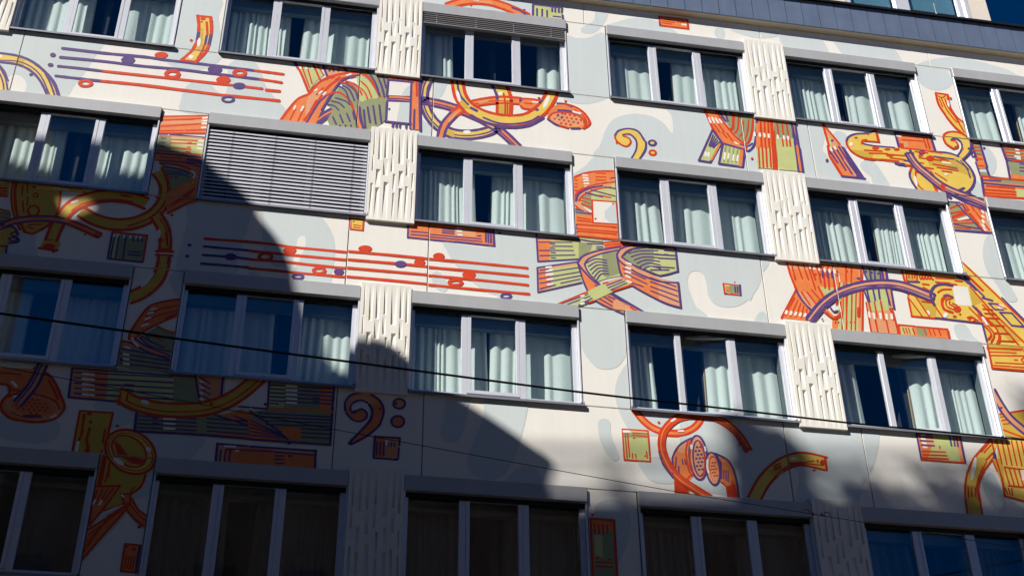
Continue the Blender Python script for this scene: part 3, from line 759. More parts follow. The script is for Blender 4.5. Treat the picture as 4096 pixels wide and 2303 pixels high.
M('painted_orange_card','small orange card with red outline just under the roof edge','''
f o 0 11175 431 11719 437 11715 200 11174 195
S r 45 11175 431 11719 437
S r 44 11719 437 11715 200
S r 44 11715 200 11174 195
S r 44 11174 195 11175 431
S r 27 11220 320 11459 318
S r 27 11216 273 11396 268
S r 27 11509 351 11642 345
S r 27 11298 369 11378 372
S w 38 11606 296 11678 294
S p 34 11177 242 11179 196
''')
M('painted_bass_clef','yellow bass clef with purple outline and two ringed dots','''
f y 0 10171 -2605 10239 -2486 10415 -2421 10586 -2453 10697 -2640 10689 -2826 10556 -3095 10423 -3098 10524 -2849 10535 -2662 10432 -2553 10327 -2583 10415 -2633 10434 -2723 10355 -2811 10248 -2770 10174 -2688
s p 40 10164 -2606 10234 -2487 10416 -2411 10586 -2453 10691 -2656
s p 39 10707 -2669 10688 -2842 10556 -3095
s p 36 10418 -3092 10523 -2865 10535 -2662 10433 -2537 10308 -2564
s r 36 10164 -2606 10174 -2688 10247 -2780 10355 -2817 10434 -2723 10415 -2633 10312 -2594
F r 0 10210 -2739 10202 -2775 10186 -2791 10171 -2779 10166 -2745 10175 -2709 10191 -2692 10206 -2704
c p 49 10882 -2667 10872 -2694 10849 -2717 10819 -2728 10789 -2725 10769 -2709 10763 -2683 10772 -2656 10796 -2633 10826 -2622 10855 -2625 10876 -2641
F y 0 10860 -2670 10847 -2693 10820 -2706 10794 -2701 10785 -2680 10797 -2656 10824 -2644 10850 -2649
c r 48 10868 -2887 10859 -2913 10838 -2934 10811 -2944 10784 -2942 10765 -2926 10760 -2902 10769 -2877 10790 -2856 10818 -2845 10844 -2848 10863 -2864
F y 0 10849 -2890 10837 -2911 10812 -2923 10788 -2918 10779 -2900 10791 -2879 10816 -2867 10840 -2872
''')
M('painted_folded_scarf','orange and olive striped scarf folded below the window left of the upper relief panel','''
f G 0 12126 -1761 12768 -1765 12720 -2134 12586 -2454 12443 -2380 12268 -2118
f o 0 11856 -1775 12073 -1776 12199 -2048 12352 -2281 12540 -2461 12492 -2615 12318 -2601 12079 -2478 11954 -2211
s p 45 12125 -1775 12164 -1892 12218 -1981
s p 35 12228 -1769 12257 -1975
S p 35 12124 -1785 12143 -1847
s r 53 11849 -1770 11919 -2056 11996 -2300 12084 -2477
s r 44 12054 -1762 12176 -2019 12350 -2298 12529 -2516 12466 -2628
s r 54 12378 -1803 12331 -2125 12288 -2163
s r 38 12476 -1798 12426 -2112 12357 -2233
s r 32 12651 -1886 12592 -2184 12518 -2385
s r 32 12543 -1934 12501 -2197 12439 -2301
s r 44 12729 -1875 12675 -2172 12592 -2406 12509 -2465
s p 44 12815 -1846 12763 -2160 12688 -2456 12568 -2614 12482 -2594
s p 31 12432 -2476 12555 -2506 12653 -2429
S r 31 11991 -2094 12076 -2257
S r 32 12070 -2067 12155 -2230
S r 31 12127 -2250 12191 -2367
S r 31 12203 -2255 12287 -2417
S r 31 12001 -2252 12029 -2343
S w 35 11904 -1946 11931 -2054
S w 35 11968 -1937 12001 -2044
S w 35 12031 -1944 12072 -2040
S w 35 12101 -1959 12138 -2025
S w 34 12333 -2458 12381 -2483
F p 0 12147 -1804 12138 -1826 12118 -1837 12101 -1831 12095 -1811 12105 -1789 12124 -1778 12142 -1784
F p 0 12251 -1794 12241 -1816 12222 -1827 12204 -1821 12199 -1801 12208 -1779 12228 -1768 12245 -1774
F p 0 12354 -1784 12344 -1806 12325 -1817 12308 -1811 12302 -1792 12312 -1769 12331 -1758 12349 -1764
F p 0 12562 -1764 12552 -1786 12532 -1798 12515 -1792 12510 -1772 12520 -1749 12539 -1738 12557 -1744
F p 0 12679 -1753 12669 -1775 12649 -1786 12632 -1780 12627 -1760 12637 -1738 12656 -1727 12674 -1733
F p 0 12731 -1748 12721 -1770 12702 -1781 12684 -1775 12679 -1755 12689 -1733 12708 -1722 12726 -1728
f g 0 11947 -2228 12084 -2477 11835 -2971 11633 -2958
S p 47 11947 -2228 12084 -2477
S p 46 12084 -2477 11835 -2971
S p 46 11835 -2971 11633 -2958
S p 46 11633 -2958 11947 -2228
S p 28 11949 -2335 11848 -2596
S p 28 11974 -2370 11860 -2623
S p 28 11997 -2409 11888 -2615
S p 28 12017 -2453 11909 -2622
S p 28 12044 -2486 11924 -2639
S o 37 12049 -2529 11861 -2912
S w 40 11776 -2763 11757 -2834
S w 40 11825 -2762 11809 -2833
f g 0 12106 -2512 12494 -2602 12415 -2997 11991 -2980
S p 47 12106 -2512 12494 -2602
S p 46 12494 -2602 12415 -2997
S p 46 12415 -2997 11991 -2980
S p 46 11991 -2980 12106 -2512
S G 31 12155 -2569 12084 -2928
S G 31 12223 -2591 12153 -2939
S G 31 12295 -2599 12231 -2910
S G 31 12369 -2597 12302 -2916
S o 62 12435 -2632 12373 -2966
S w 34 12124 -2721 12094 -2865
S w 34 12191 -2728 12167 -2839
S w 34 12277 -2747 12248 -2875
S w 34 12351 -2752 12326 -2873
F r 0 12624 -2783 12616 -2802 12601 -2811 12587 -2806 12583 -2789 12591 -2770 12607 -2761 12620 -2766
f o 0 12786 -1850 13126 -1850 13058 -2499 12711 -2531
f g 0 12711 -2531 13071 -2497 13050 -2961 12684 -2979
f G 0 13121 -1851 13452 -1842 13426 -2226 13101 -2255
f g 0 13103 -2239 13435 -2218 13422 -2954 13067 -2965
S p 45 12804 -1848 12740 -2243
s r 50 13074 -1857 13046 -2247 12987 -2963
S r 63 13088 -2113 13018 -2956
S r 38 12867 -1903 12818 -2485
S r 38 12940 -1893 12890 -2475
S r 38 13011 -1883 12960 -2465
S r 34 12757 -2525 12726 -2964
S r 34 12827 -2515 12794 -2955
S r 34 12897 -2506 12863 -2946
S r 34 12969 -2496 12935 -2936
S r 32 13177 -1859 13172 -2182
S r 32 13269 -1845 13264 -2169
S r 32 13357 -1833 13350 -2156
S r 32 13231 -2247 13224 -2419
S r 32 13304 -2237 13297 -2409
S r 32 13367 -2228 13359 -2400
f O 0 13486 -1840 13530 -1840 13522 -2371 13483 -2377
s p 51 13445 -1836 13465 -2188 13437 -2962
s p 42 13517 -1842 13512 -2373
S p 56 13521 -2419 13513 -2961
S o 44 13483 -2377 13475 -2941
S w 41 12721 -2181 12719 -2246
S w 41 12816 -2182 12813 -2246
S w 41 12900 -2183 12898 -2247
S w 41 12982 -2184 12979 -2248
S w 41 13149 -2185 13146 -2249
S w 41 13264 -2186 13261 -2250
S w 41 13341 -2187 13338 -2251
S o 64 12789 -1979 12780 -2157
F r 0 12627 -2777 12619 -2795 12604 -2805 12590 -2799 12586 -2782 12594 -2764 12609 -2754 12623 -2760
''')
M('painted_pencil','striped orange and purple pencil pointing up beside the saxophone','''
f O 0 14071 -1795 14308 -2214 14073 -2479
f g 0 14087 -1972 14153 -2124 14142 -2365 14087 -2389
f o 0 14070 -2470 14307 -2224 14673 -2959 14242 -2969
f p 0 14322 -2245 14389 -2283 14673 -2959 14540 -2955 14433 -2657
S r 48 14058 -1797 14096 -2292
S r 45 14071 -1795 14308 -2214
S r 48 14075 -2295 14070 -2502
S r 53 14084 -2547 14243 -2963
S p 50 14244 -2957 14663 -2954
S p 38 14147 -2333 14331 -2812
S p 38 14216 -2307 14436 -2882
S p 38 14285 -2282 14521 -2911
S p 38 14095 -2419 14201 -2657
S O 32 14343 -2575 14497 -2898
S w 38 14121 -2336 14137 -2398
S w 38 14200 -2293 14219 -2339
F p 0 14209 -2148 14198 -2168 14176 -2178 14156 -2174 14151 -2156 14162 -2136 14184 -2126 14203 -2131
F p 0 14038 -2632 14025 -2663 14002 -2678 13984 -2668 13980 -2640 13993 -2609 14015 -2594 14034 -2604
''')
M('painted_saxophone','yellow saxophone with red and purple outline, curled horn and shoulder strap','''
f o 0 15448 -1785 16128 -1765 16150 -2137 15440 -2154
S p 52 15437 -1774 15451 -2136
S p 53 15454 -1784 16128 -1765
S p 56 16128 -1765 16152 -2130
S r 33 15516 -1851 16002 -1832
S r 36 16043 -1826 16054 -2085
f O 0 15519 -1981 15639 -1980 15631 -2095 15513 -2128
S w 46 15467 -1858 15529 -1856
f r 0 15469 -2037 15559 -2024 15548 -2139 15463 -2141
S r 30 15553 -1944 15958 -1920
S r 30 15979 -1835 15994 -2077
F y 0 15600 -2611 15777 -2578 15926 -2756 16005 -2996 16028 -3101 15805 -3105 15614 -3087 15546 -2853
f r 0 15934 -2582 16057 -2629 16160 -2773 16158 -2914 16039 -2851
s p 48 15621 -2567 15544 -2728 15548 -2884 15626 -3091
s r 35 15691 -2614 15641 -2810 15671 -2993 15770 -3088
s r 38 15692 -2677 15879 -2731 15982 -2937 16012 -3088
s r 29 15757 -2685 15914 -2821 15981 -3077
F w 0 15656 -2862 15651 -2950 15633 -2993 15612 -2967 15601 -2885 15606 -2797 15624 -2753 15645 -2780
s r 45 15564 -2663 15653 -2540 15777 -2578
f y 0 14487 -2077 14626 -1944 14872 -1893 15074 -1792 15076 -2059 14801 -2081 14736 -2155 14957 -2166 15489 -2147 16022 -2138 16398 -2129 16600 -2188 16679 -2258 16781 -2469 16792 -2690 16655 -2927 16440 -3073 16231 -3069 16107 -2905 15982 -2607 15683 -2521 15161 -2502 14722 -2476 14530 -2375 14455 -2226
f Y 0 14514 -2314 14931 -2320 14879 -2471 14722 -2476 14530 -2375
f Y 0 15972 -2258 16534 -2246 16794 -2531 16780 -2660 16472 -2542 15954 -2484
f G 0 16335 -2433 16520 -2440 16524 -2551 16312 -2547
s p 46 14452 -2130 14508 -2026 14654 -1934 14873 -1886 15069 -1793
s r 45 14449 -2147 14453 -2242 14530 -2375 14722 -2476 15061 -2478
S r 49 15069 -1793 15076 -2059
S r 39 15076 -2059 14802 -2075
s p 42 14776 -2149 14957 -2166 15355 -2156
s r 39 14736 -2155 14769 -2070 14847 -2043
s r 48 15062 -2471 15376 -2473
s p 55 15315 -2523 15494 -2546
s r 48 15495 -2539 15758 -2542 16019 -2555
s p 46 16046 -2151 16397 -2135 16586 -2190
s r 33 15489 -2147 15888 -2140 16258 -2161
S r 45 14732 -2497 14914 -2498
s p 48 16665 -2260 16771 -2454 16792 -2690 16669 -2926 16469 -3060 16206 -3063
s p 29 16524 -2295 16682 -2434 16711 -2669
s p 26 16607 -2284 16726 -2476
S p 51 16401 -3007 16536 -2927
F r 0 15058 -2207 15033 -2240 14981 -2259 14934 -2253 14918 -2226 14944 -2193 14996 -2174 15043 -2179
F r 0 15271 -2209 15250 -2233 15206 -2247 15166 -2244 15152 -2226 15173 -2202 15217 -2188 15257 -2191
F r 0 15455 -2184 15433 -2212 15389 -2228 15349 -2224 15336 -2200 15358 -2172 15402 -2156 15443 -2161
F r 0 16095 -2305 16061 -2360 15999 -2389 15945 -2375 15931 -2328 15965 -2273 16028 -2244 16081 -2257
F r 0 15884 -2270 15866 -2293 15830 -2306 15797 -2302 15786 -2283 15805 -2260 15841 -2247 15874 -2251
F r 0 15315 -2348 15289 -2369 15235 -2384 15183 -2384 15164 -2368 15189 -2347 15244 -2332 15296 -2332
F p 0 15948 -2187 15920 -2227 15867 -2250 15820 -2241 15806 -2207 15834 -2166 15887 -2144 15935 -2152
F p 0 15504 -2519 15474 -2548 15412 -2567 15353 -2564 15332 -2542 15362 -2514 15425 -2495 15484 -2497
F r 0 14909 -2482 14887 -2508 14844 -2523 14805 -2519 14791 -2498 14812 -2473 14855 -2458 14895 -2462
S r 32 14765 -2295 15096 -2275
S r 32 14847 -2354 15194 -2316
S r 32 15164 -2336 15669 -2315
S r 33 15799 -2330 16222 -2336
S r 32 15464 -2423 15855 -2450
S r 33 16105 -2256 16280 -2312
S r 32 16042 -2440 16485 -2483
S r 32 16107 -2511 16500 -2538
S r 33 15745 -2192 15985 -2192
S r 32 15231 -2407 15518 -2416
S r 33 16205 -2290 16359 -2318
S p 26 16105 -2256 16476 -2270
S p 26 15488 -2436 15695 -2455
F w 0 14561 -2186 14546 -2222 14521 -2239 14501 -2228 14497 -2195 14512 -2158 14537 -2141 14557 -2152
F r 0 14680 -2018 14667 -2033 14642 -2042 14618 -2040 14610 -2027 14623 -2012 14648 -2003 14672 -2005
F w 0 16286 -2646 16272 -2666 16246 -2676 16222 -2672 16216 -2655 16230 -2635 16256 -2624 16280 -2629
S w 39 16241 -2375 16385 -2385
F r 0 14918 -1903 14909 -1915 14893 -1923 14879 -1920 14875 -1909 14883 -1896 14899 -1889 14913 -1892
S r 29 16186 -2580 16370 -2587
S r 29 16040 -2647 16235 -2794
S r 29 16131 -2917 16189 -3019
f y 0 16502 -2017 16389 -1908 16382 -1745 16499 -1636 16667 -1612 16815 -1684 16905 -1837 16847 -2041 16683 -2241 16575 -2182 16681 -1999 16702 -1832 16606 -1773 16532 -1807 16591 -1848 16615 -1926
s r 47 16516 -2015 16395 -1908 16382 -1745 16499 -1636 16669 -1606 16819 -1667 16905 -1771
s p 46 16905 -1771 16883 -1938 16808 -2095 16652 -2262
s p 40 16576 -2175 16694 -1997 16702 -1832 16609 -1763 16521 -1818
s r 36 16516 -2015 16604 -1977 16630 -1891 16594 -1831 16525 -1840
F r 0 16729 -1998 16719 -2018 16701 -2028 16687 -2023 16685 -2005 16695 -1985 16713 -1975 16727 -1980
F p 0 16850 -1975 16839 -1997 16822 -2009 16808 -2002 16806 -1981 16817 -1959 16835 -1948 16848 -1955
f y 0 16445 -690 16681 -689 16658 -933 16720 -1230 16853 -1379 16841 -1664 16690 -1503 16537 -1189 16452 -929
s r 51 16445 -690 16445 -965 16523 -1191
s r 47 16532 -1240 16666 -1489 16843 -1680
s r 48 16681 -689 16665 -966 16748 -1226 16866 -1343
S r 48 16446 -683 16681 -689
s r 31 16534 -797 16586 -1080 16719 -1365
s r 31 16602 -804 16636 -1039 16776 -1357
s r 27 16488 -821 16516 -1022
s r 31 16482 -753 16550 -784 16632 -724
F w 0 16671 -908 16662 -970 16644 -1002 16629 -983 16624 -927 16633 -864 16650 -833 16666 -851
F r 0 16748 -765 16737 -786 16719 -797 16705 -791 16702 -772 16713 -751 16731 -740 16745 -746
s r 34 16720 -1230 16823 -1584
s2 O 122 15599 -2238 15699 -2502 15882 -2715 16056 -2896 16266 -3024 16634 -3147 16923 -3265
s p 30 15586 -2249 15687 -2515 15871 -2729 16046 -2910 16258 -3040 16626 -3163 16915 -3280
s p 54 15544 -2283 15648 -2553 15835 -2772 16013 -2956 16231 -3088 16600 -3212 16888 -3329
s p 55 15654 -2194 15751 -2452 15929 -2658 16099 -2836 16302 -2960 16668 -3083 16959 -3201
S p 45 15575 -2254 15697 -2238
f r 0 16113 -2873 16181 -2926 16122 -3089 16067 -2972
F p 0 16655 -3027 16645 -3041 16629 -3049 16615 -3045 16611 -3033 16621 -3018 16637 -3011 16651 -3014
''')
M('painted_striped_frame','orange and olive striped letter-like frame at the right edge beside the saxophone','''
f G 0 16907 -1764 17089 -1778 17075 -2414 16895 -2438
f o 0 16936 -2126 17100 -2120 17078 -2397 16926 -2417
f G 0 16930 -2497 17070 -2494 17093 -2571 16941 -2591
f o 0 16944 -2581 18073 -2585 17971 -2993 16893 -3046
f G 0 17093 -2571 18081 -2552 18048 -2684 17074 -2716
f g 0 17546 -2812 18020 -2798 17975 -2977 17527 -3003
f O 0 16957 -2763 17279 -2752 17250 -2819 16954 -2832
S p 46 16921 -1762 16939 -2239
S p 50 17089 -1778 17105 -2361
S p 42 16905 -2292 16923 -2577
S p 49 17090 -2379 17103 -2585
S p 55 16941 -2591 16901 -3036
S r 33 16941 -1832 17055 -1832
S r 33 16938 -1914 17054 -1914
S r 33 16935 -1996 17053 -1996
S r 33 16932 -2078 17052 -2078
S r 33 16928 -2192 17050 -2192
S r 33 16922 -2354 17048 -2353
S r 42 16941 -2591 17087 -2597
S p 39 16920 -2689 17300 -2661
S p 39 16931 -2760 18008 -2736
S r 42 16998 -2814 17536 -2798
S r 42 16938 -2906 17543 -2882
S r 42 16935 -2979 17527 -2946
S r 45 16893 -3046 17943 -2996
S p 42 17115 -2590 17325 -2613
S r 39 17096 -2618 18047 -2582
c p 33 16927 -2095 16916 -2126 16899 -2149 16881 -2160 16866 -2154 16858 -2134 16860 -2104 16871 -2073 16888 -2050 16907 -2039 16922 -2045 16929 -2065
f G 0 17546 -1774 18274 -1779 18098 -2486 17547 -2469
f o 0 17533 -2471 18098 -2486 18081 -2552 17507 -2580
f g 0 17938 -1858 18257 -1847 18215 -2017 17925 -2024
S p 60 17510 -1752 17534 -2142
S p 49 17534 -2142 17501 -2580
S r 37 17551 -1813 17951 -1803
S r 37 17552 -1885 17933 -1878
S r 37 17553 -1960 17914 -1957
S r 37 17555 -2035 17895 -2034
S p 37 17542 -2109 17877 -2109
S p 37 17530 -2159 17865 -2159
S r 47 17658 -2145 17897 -2093
S p 67 17899 -1731 18240 -1915
S O 47 17844 -1732 17984 -1835
S w 37 17786 -1862 17840 -1865
S w 37 17779 -1945 17834 -1944
S w 37 17731 -2034 17828 -2031
S w 37 17761 -2079 17815 -2081
S p 30 17786 -2205 18058 -2208
S p 30 17765 -2289 18037 -2291
S p 30 17745 -2372 18016 -2375
F p 0 17170 -1915 17158 -1935 17139 -1945 17123 -1940 17120 -1922 17131 -1901 17151 -1891 17167 -1897
''')
M('painted_strap_panel','striped olive and orange strap end painted between two right-hand windows','''
f G 0 16146 -3288 16383 -3279 16712 -3859 16655 -3881 16139 -3884
f o 0 16371 -3272 16830 -3330 16833 -3574 16853 -3866 16684 -3869
f O 0 16610 -3616 16848 -3602 16855 -3857 16685 -3863
S r 41 16156 -3430 16433 -3288
S r 41 16147 -3538 16524 -3415
S r 41 16151 -3643 16423 -3518
S r 40 16154 -3688 16503 -3630
S r 40 16154 -3754 16594 -3688
S r 40 16150 -3832 16460 -3830
S r 40 16466 -3799 16672 -3804
S r 56 16184 -3609 16430 -3487
f c 0 16239 -3653 16468 -3552 16510 -3599 16287 -3671
S p 38 16148 -3278 16386 -3264
S p 38 16314 -3297 16687 -3857
S p 46 16136 -3899 16852 -3873
S p 31 16152 -3763 16619 -3811
S p 38 16421 -3284 16470 -3421
F p 0 16185 -3527 16175 -3543 16157 -3551 16141 -3547 16137 -3533 16148 -3516 16166 -3508 16181 -3512
S r 32 16473 -3283 16524 -3415
S r 32 16578 -3285 16628 -3417
S r 32 16702 -3316 16765 -3446
S r 31 16534 -3490 16646 -3687
S r 31 16648 -3445 16825 -3816
S r 31 16447 -3409 16715 -3844
S w 44 16774 -3405 16792 -3442
S w 44 16754 -3517 16782 -3544
S w 44 16740 -3616 16751 -3660
S w 44 16718 -3715 16736 -3752
S w 43 16726 -3798 16745 -3826
s2 O 115 16126 -2941 16359 -3082 16595 -3206 16911 -3320
s p 30 16117 -2956 16350 -3096 16587 -3221 16903 -3335
s p 54 16088 -3001 16322 -3142 16561 -3267 16878 -3382
s p 54 16163 -2882 16396 -3022 16629 -3146 16944 -3259
S p 70 16181 -3120 16221 -3177
''')
M('painted_striped_ribbon','orange, olive and purple striped ribbon on the wall left of the closed blind','''
f o 0 2648 -3260 3362 -3136 3380 -3519 2635 -3611
f O 0 2658 -3332 3366 -3206 3366 -3303 2657 -3420
S r 33 2653 -3260 3359 -3142
S r 33 2653 -3344 3344 -3203
S r 33 2674 -3336 3131 -3258
S r 33 2655 -3472 3335 -3313
S r 33 2650 -3565 2999 -3510
S r 33 3042 -3504 3345 -3443
S r 33 2656 -3608 3358 -3517
S w 33 3278 -3204 3346 -3185
S w 33 3281 -3265 3350 -3253
S w 33 3281 -3321 3352 -3311
S w 33 3285 -3408 3355 -3392
f o 0 2639 -3639 3360 -3624 3352 -3653 2642 -3667
S p 35 2642 -3630 2755 -3622
S p 33 2813 -3620 3351 -3602
f O 0 2832 -3640 3348 -3611 3352 -3653 2838 -3683
f g 0 2644 -3681 3355 -3639 3366 -3994 2640 -3966
f G 0 2644 -3681 2841 -3676 2862 -3950 2640 -3966
f G 0 2717 -3742 2843 -3725 2855 -3851 2729 -3869
S r 30 2842 -3716 3345 -3683
S r 30 2841 -3791 3235 -3756
S r 30 2853 -3880 3164 -3880
S r 30 3024 -3964 3346 -3968
S r 29 2663 -3977 2981 -3962
S r 32 3109 -3753 3152 -3747
S r 32 3111 -3839 3154 -3838
S r 32 3105 -3930 3160 -3934
S r 33 3327 -3622 3359 -3618
S p 24 2691 -3712 2755 -3708
S p 24 2692 -3800 2756 -3797
S p 24 2693 -3882 2756 -3879
S w 33 3270 -3685 3334 -3685
S w 33 3268 -3766 3333 -3765
S w 32 3271 -3845 3336 -3847
f o 0 2636 -4017 3356 -4015 3379 -4425 3106 -4281 2906 -4211 2647 -4176
s p 35 2627 -4024 3009 -4014 3352 -4018
s p 29 2710 -4167 3026 -4152 3361 -4135
S p 35 3137 -4095 3356 -4088
S p 29 3134 -4158 3364 -4210
S r 24 2721 -4096 3039 -4081
f G 0 2740 -4233 3129 -4292 3268 -4385 3156 -4679 2975 -4738 2897 -4461
s r 37 2738 -4219 3035 -4221 3213 -4286 3273 -4398 3176 -4671 2982 -4791
s p 29 2789 -4282 3045 -4303 3202 -4366
s p 26 2841 -4358 3096 -4366
s p 26 2870 -4415 3122 -4404 3189 -4436
S r 34 2923 -4472 2951 -4476
S r 34 3003 -4469 3028 -4466
f o 0 2982 -4791 3274 -4439 3386 -4397 3364 -4918 3336 -4948 3017 -4903
S r 26 3045 -4878 3256 -4551
S r 26 3095 -4861 3278 -4590
S r 26 3145 -4843 3299 -4628
S r 26 3195 -4826 3321 -4666
S r 26 3245 -4809 3342 -4704
S r 26 3296 -4792 3363 -4742
s w 32 3226 -4307 3286 -4360 3274 -4439
S w 26 3251 -4593 3287 -4547
S w 26 3268 -4700 3304 -4655
f o 0 2883 -4838 3082 -4595 3349 -4532 3365 -4844 2979 -5173
S r 36 2979 -5173 3365 -4844
S r 23 2983 -5040 3171 -4801
S r 23 3040 -5000 3208 -4758
S r 23 3097 -4961 3245 -4715
S r 23 3155 -4922 3281 -4673
S r 23 3213 -4882 3318 -4630
F r 0 3069 -5196 3065 -5216 3050 -5225 3033 -5219 3024 -5202 3029 -5183 3043 -5173 3060 -5179
''')
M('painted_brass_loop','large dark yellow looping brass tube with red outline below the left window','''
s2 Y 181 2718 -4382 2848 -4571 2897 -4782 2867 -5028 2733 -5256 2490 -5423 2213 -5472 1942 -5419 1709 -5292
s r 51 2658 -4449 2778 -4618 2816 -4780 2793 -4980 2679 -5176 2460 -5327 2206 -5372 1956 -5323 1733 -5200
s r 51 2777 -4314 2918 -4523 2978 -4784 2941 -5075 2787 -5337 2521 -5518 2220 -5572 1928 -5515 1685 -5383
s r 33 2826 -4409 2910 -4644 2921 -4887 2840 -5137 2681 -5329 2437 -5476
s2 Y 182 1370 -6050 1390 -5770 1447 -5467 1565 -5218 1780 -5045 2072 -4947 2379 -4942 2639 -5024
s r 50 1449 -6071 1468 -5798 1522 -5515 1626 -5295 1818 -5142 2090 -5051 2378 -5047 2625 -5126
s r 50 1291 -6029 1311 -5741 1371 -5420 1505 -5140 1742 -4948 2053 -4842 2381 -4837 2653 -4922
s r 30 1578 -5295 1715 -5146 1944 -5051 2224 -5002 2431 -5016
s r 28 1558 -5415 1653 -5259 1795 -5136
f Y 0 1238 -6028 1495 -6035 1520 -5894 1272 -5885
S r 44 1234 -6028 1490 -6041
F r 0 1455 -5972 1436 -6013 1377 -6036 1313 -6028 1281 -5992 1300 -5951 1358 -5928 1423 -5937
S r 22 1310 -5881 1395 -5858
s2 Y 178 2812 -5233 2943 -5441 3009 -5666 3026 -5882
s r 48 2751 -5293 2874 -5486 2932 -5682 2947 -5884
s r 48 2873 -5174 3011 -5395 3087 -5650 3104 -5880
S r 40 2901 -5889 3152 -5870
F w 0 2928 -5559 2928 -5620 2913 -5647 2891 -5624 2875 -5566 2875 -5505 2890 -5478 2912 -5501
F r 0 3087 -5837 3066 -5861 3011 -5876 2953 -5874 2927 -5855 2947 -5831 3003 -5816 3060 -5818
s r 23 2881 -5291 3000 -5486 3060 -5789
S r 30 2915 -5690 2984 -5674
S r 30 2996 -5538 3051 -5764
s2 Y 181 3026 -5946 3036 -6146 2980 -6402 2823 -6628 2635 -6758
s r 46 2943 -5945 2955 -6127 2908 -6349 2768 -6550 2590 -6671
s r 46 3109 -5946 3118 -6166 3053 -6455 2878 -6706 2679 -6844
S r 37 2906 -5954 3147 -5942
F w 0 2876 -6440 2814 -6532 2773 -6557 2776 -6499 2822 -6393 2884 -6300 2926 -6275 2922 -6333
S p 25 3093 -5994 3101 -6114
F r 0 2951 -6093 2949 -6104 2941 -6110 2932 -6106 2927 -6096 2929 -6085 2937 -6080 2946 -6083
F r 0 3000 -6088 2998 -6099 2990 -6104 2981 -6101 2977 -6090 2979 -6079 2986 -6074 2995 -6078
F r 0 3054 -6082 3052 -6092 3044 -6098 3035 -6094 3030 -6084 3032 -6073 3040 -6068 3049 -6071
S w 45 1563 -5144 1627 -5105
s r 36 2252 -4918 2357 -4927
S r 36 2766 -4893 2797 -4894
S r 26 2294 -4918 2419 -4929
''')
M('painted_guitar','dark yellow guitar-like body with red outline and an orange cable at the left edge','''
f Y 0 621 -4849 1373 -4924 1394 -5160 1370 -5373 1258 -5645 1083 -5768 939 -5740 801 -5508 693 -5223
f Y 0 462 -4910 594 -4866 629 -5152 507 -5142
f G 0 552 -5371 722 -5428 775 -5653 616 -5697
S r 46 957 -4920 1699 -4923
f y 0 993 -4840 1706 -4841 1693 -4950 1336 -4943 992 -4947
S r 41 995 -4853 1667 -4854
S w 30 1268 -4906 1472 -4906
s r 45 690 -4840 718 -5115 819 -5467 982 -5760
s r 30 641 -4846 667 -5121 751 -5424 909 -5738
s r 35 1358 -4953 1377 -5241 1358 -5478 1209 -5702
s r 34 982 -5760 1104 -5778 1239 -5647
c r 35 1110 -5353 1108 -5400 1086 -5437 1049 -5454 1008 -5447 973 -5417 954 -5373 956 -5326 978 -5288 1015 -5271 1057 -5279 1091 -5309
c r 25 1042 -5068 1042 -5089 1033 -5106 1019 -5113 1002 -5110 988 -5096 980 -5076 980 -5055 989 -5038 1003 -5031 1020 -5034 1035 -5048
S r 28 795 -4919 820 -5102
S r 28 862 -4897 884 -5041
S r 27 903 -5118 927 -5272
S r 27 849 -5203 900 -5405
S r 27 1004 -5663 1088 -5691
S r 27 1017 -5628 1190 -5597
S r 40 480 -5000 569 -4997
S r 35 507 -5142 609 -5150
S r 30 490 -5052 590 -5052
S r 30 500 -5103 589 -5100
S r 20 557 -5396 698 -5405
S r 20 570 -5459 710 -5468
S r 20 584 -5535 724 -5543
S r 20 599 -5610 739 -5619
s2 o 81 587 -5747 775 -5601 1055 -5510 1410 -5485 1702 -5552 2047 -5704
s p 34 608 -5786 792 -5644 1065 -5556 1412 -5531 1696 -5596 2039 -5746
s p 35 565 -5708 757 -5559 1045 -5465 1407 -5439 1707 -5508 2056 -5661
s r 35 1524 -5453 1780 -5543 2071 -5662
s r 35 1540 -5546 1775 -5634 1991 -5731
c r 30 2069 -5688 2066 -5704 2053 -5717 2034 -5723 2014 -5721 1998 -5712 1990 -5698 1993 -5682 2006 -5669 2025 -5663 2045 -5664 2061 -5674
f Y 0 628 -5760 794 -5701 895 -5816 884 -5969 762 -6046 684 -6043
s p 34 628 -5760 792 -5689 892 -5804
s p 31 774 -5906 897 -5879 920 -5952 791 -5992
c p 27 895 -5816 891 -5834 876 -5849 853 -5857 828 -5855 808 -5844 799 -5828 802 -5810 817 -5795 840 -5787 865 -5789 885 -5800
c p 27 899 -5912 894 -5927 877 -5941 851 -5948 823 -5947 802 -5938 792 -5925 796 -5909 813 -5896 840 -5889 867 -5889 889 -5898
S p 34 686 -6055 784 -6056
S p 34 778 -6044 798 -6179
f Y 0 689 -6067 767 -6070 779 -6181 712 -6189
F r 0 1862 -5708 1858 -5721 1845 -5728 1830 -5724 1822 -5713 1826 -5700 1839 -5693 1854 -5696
S p 49 607 -5653 652 -5680
''')
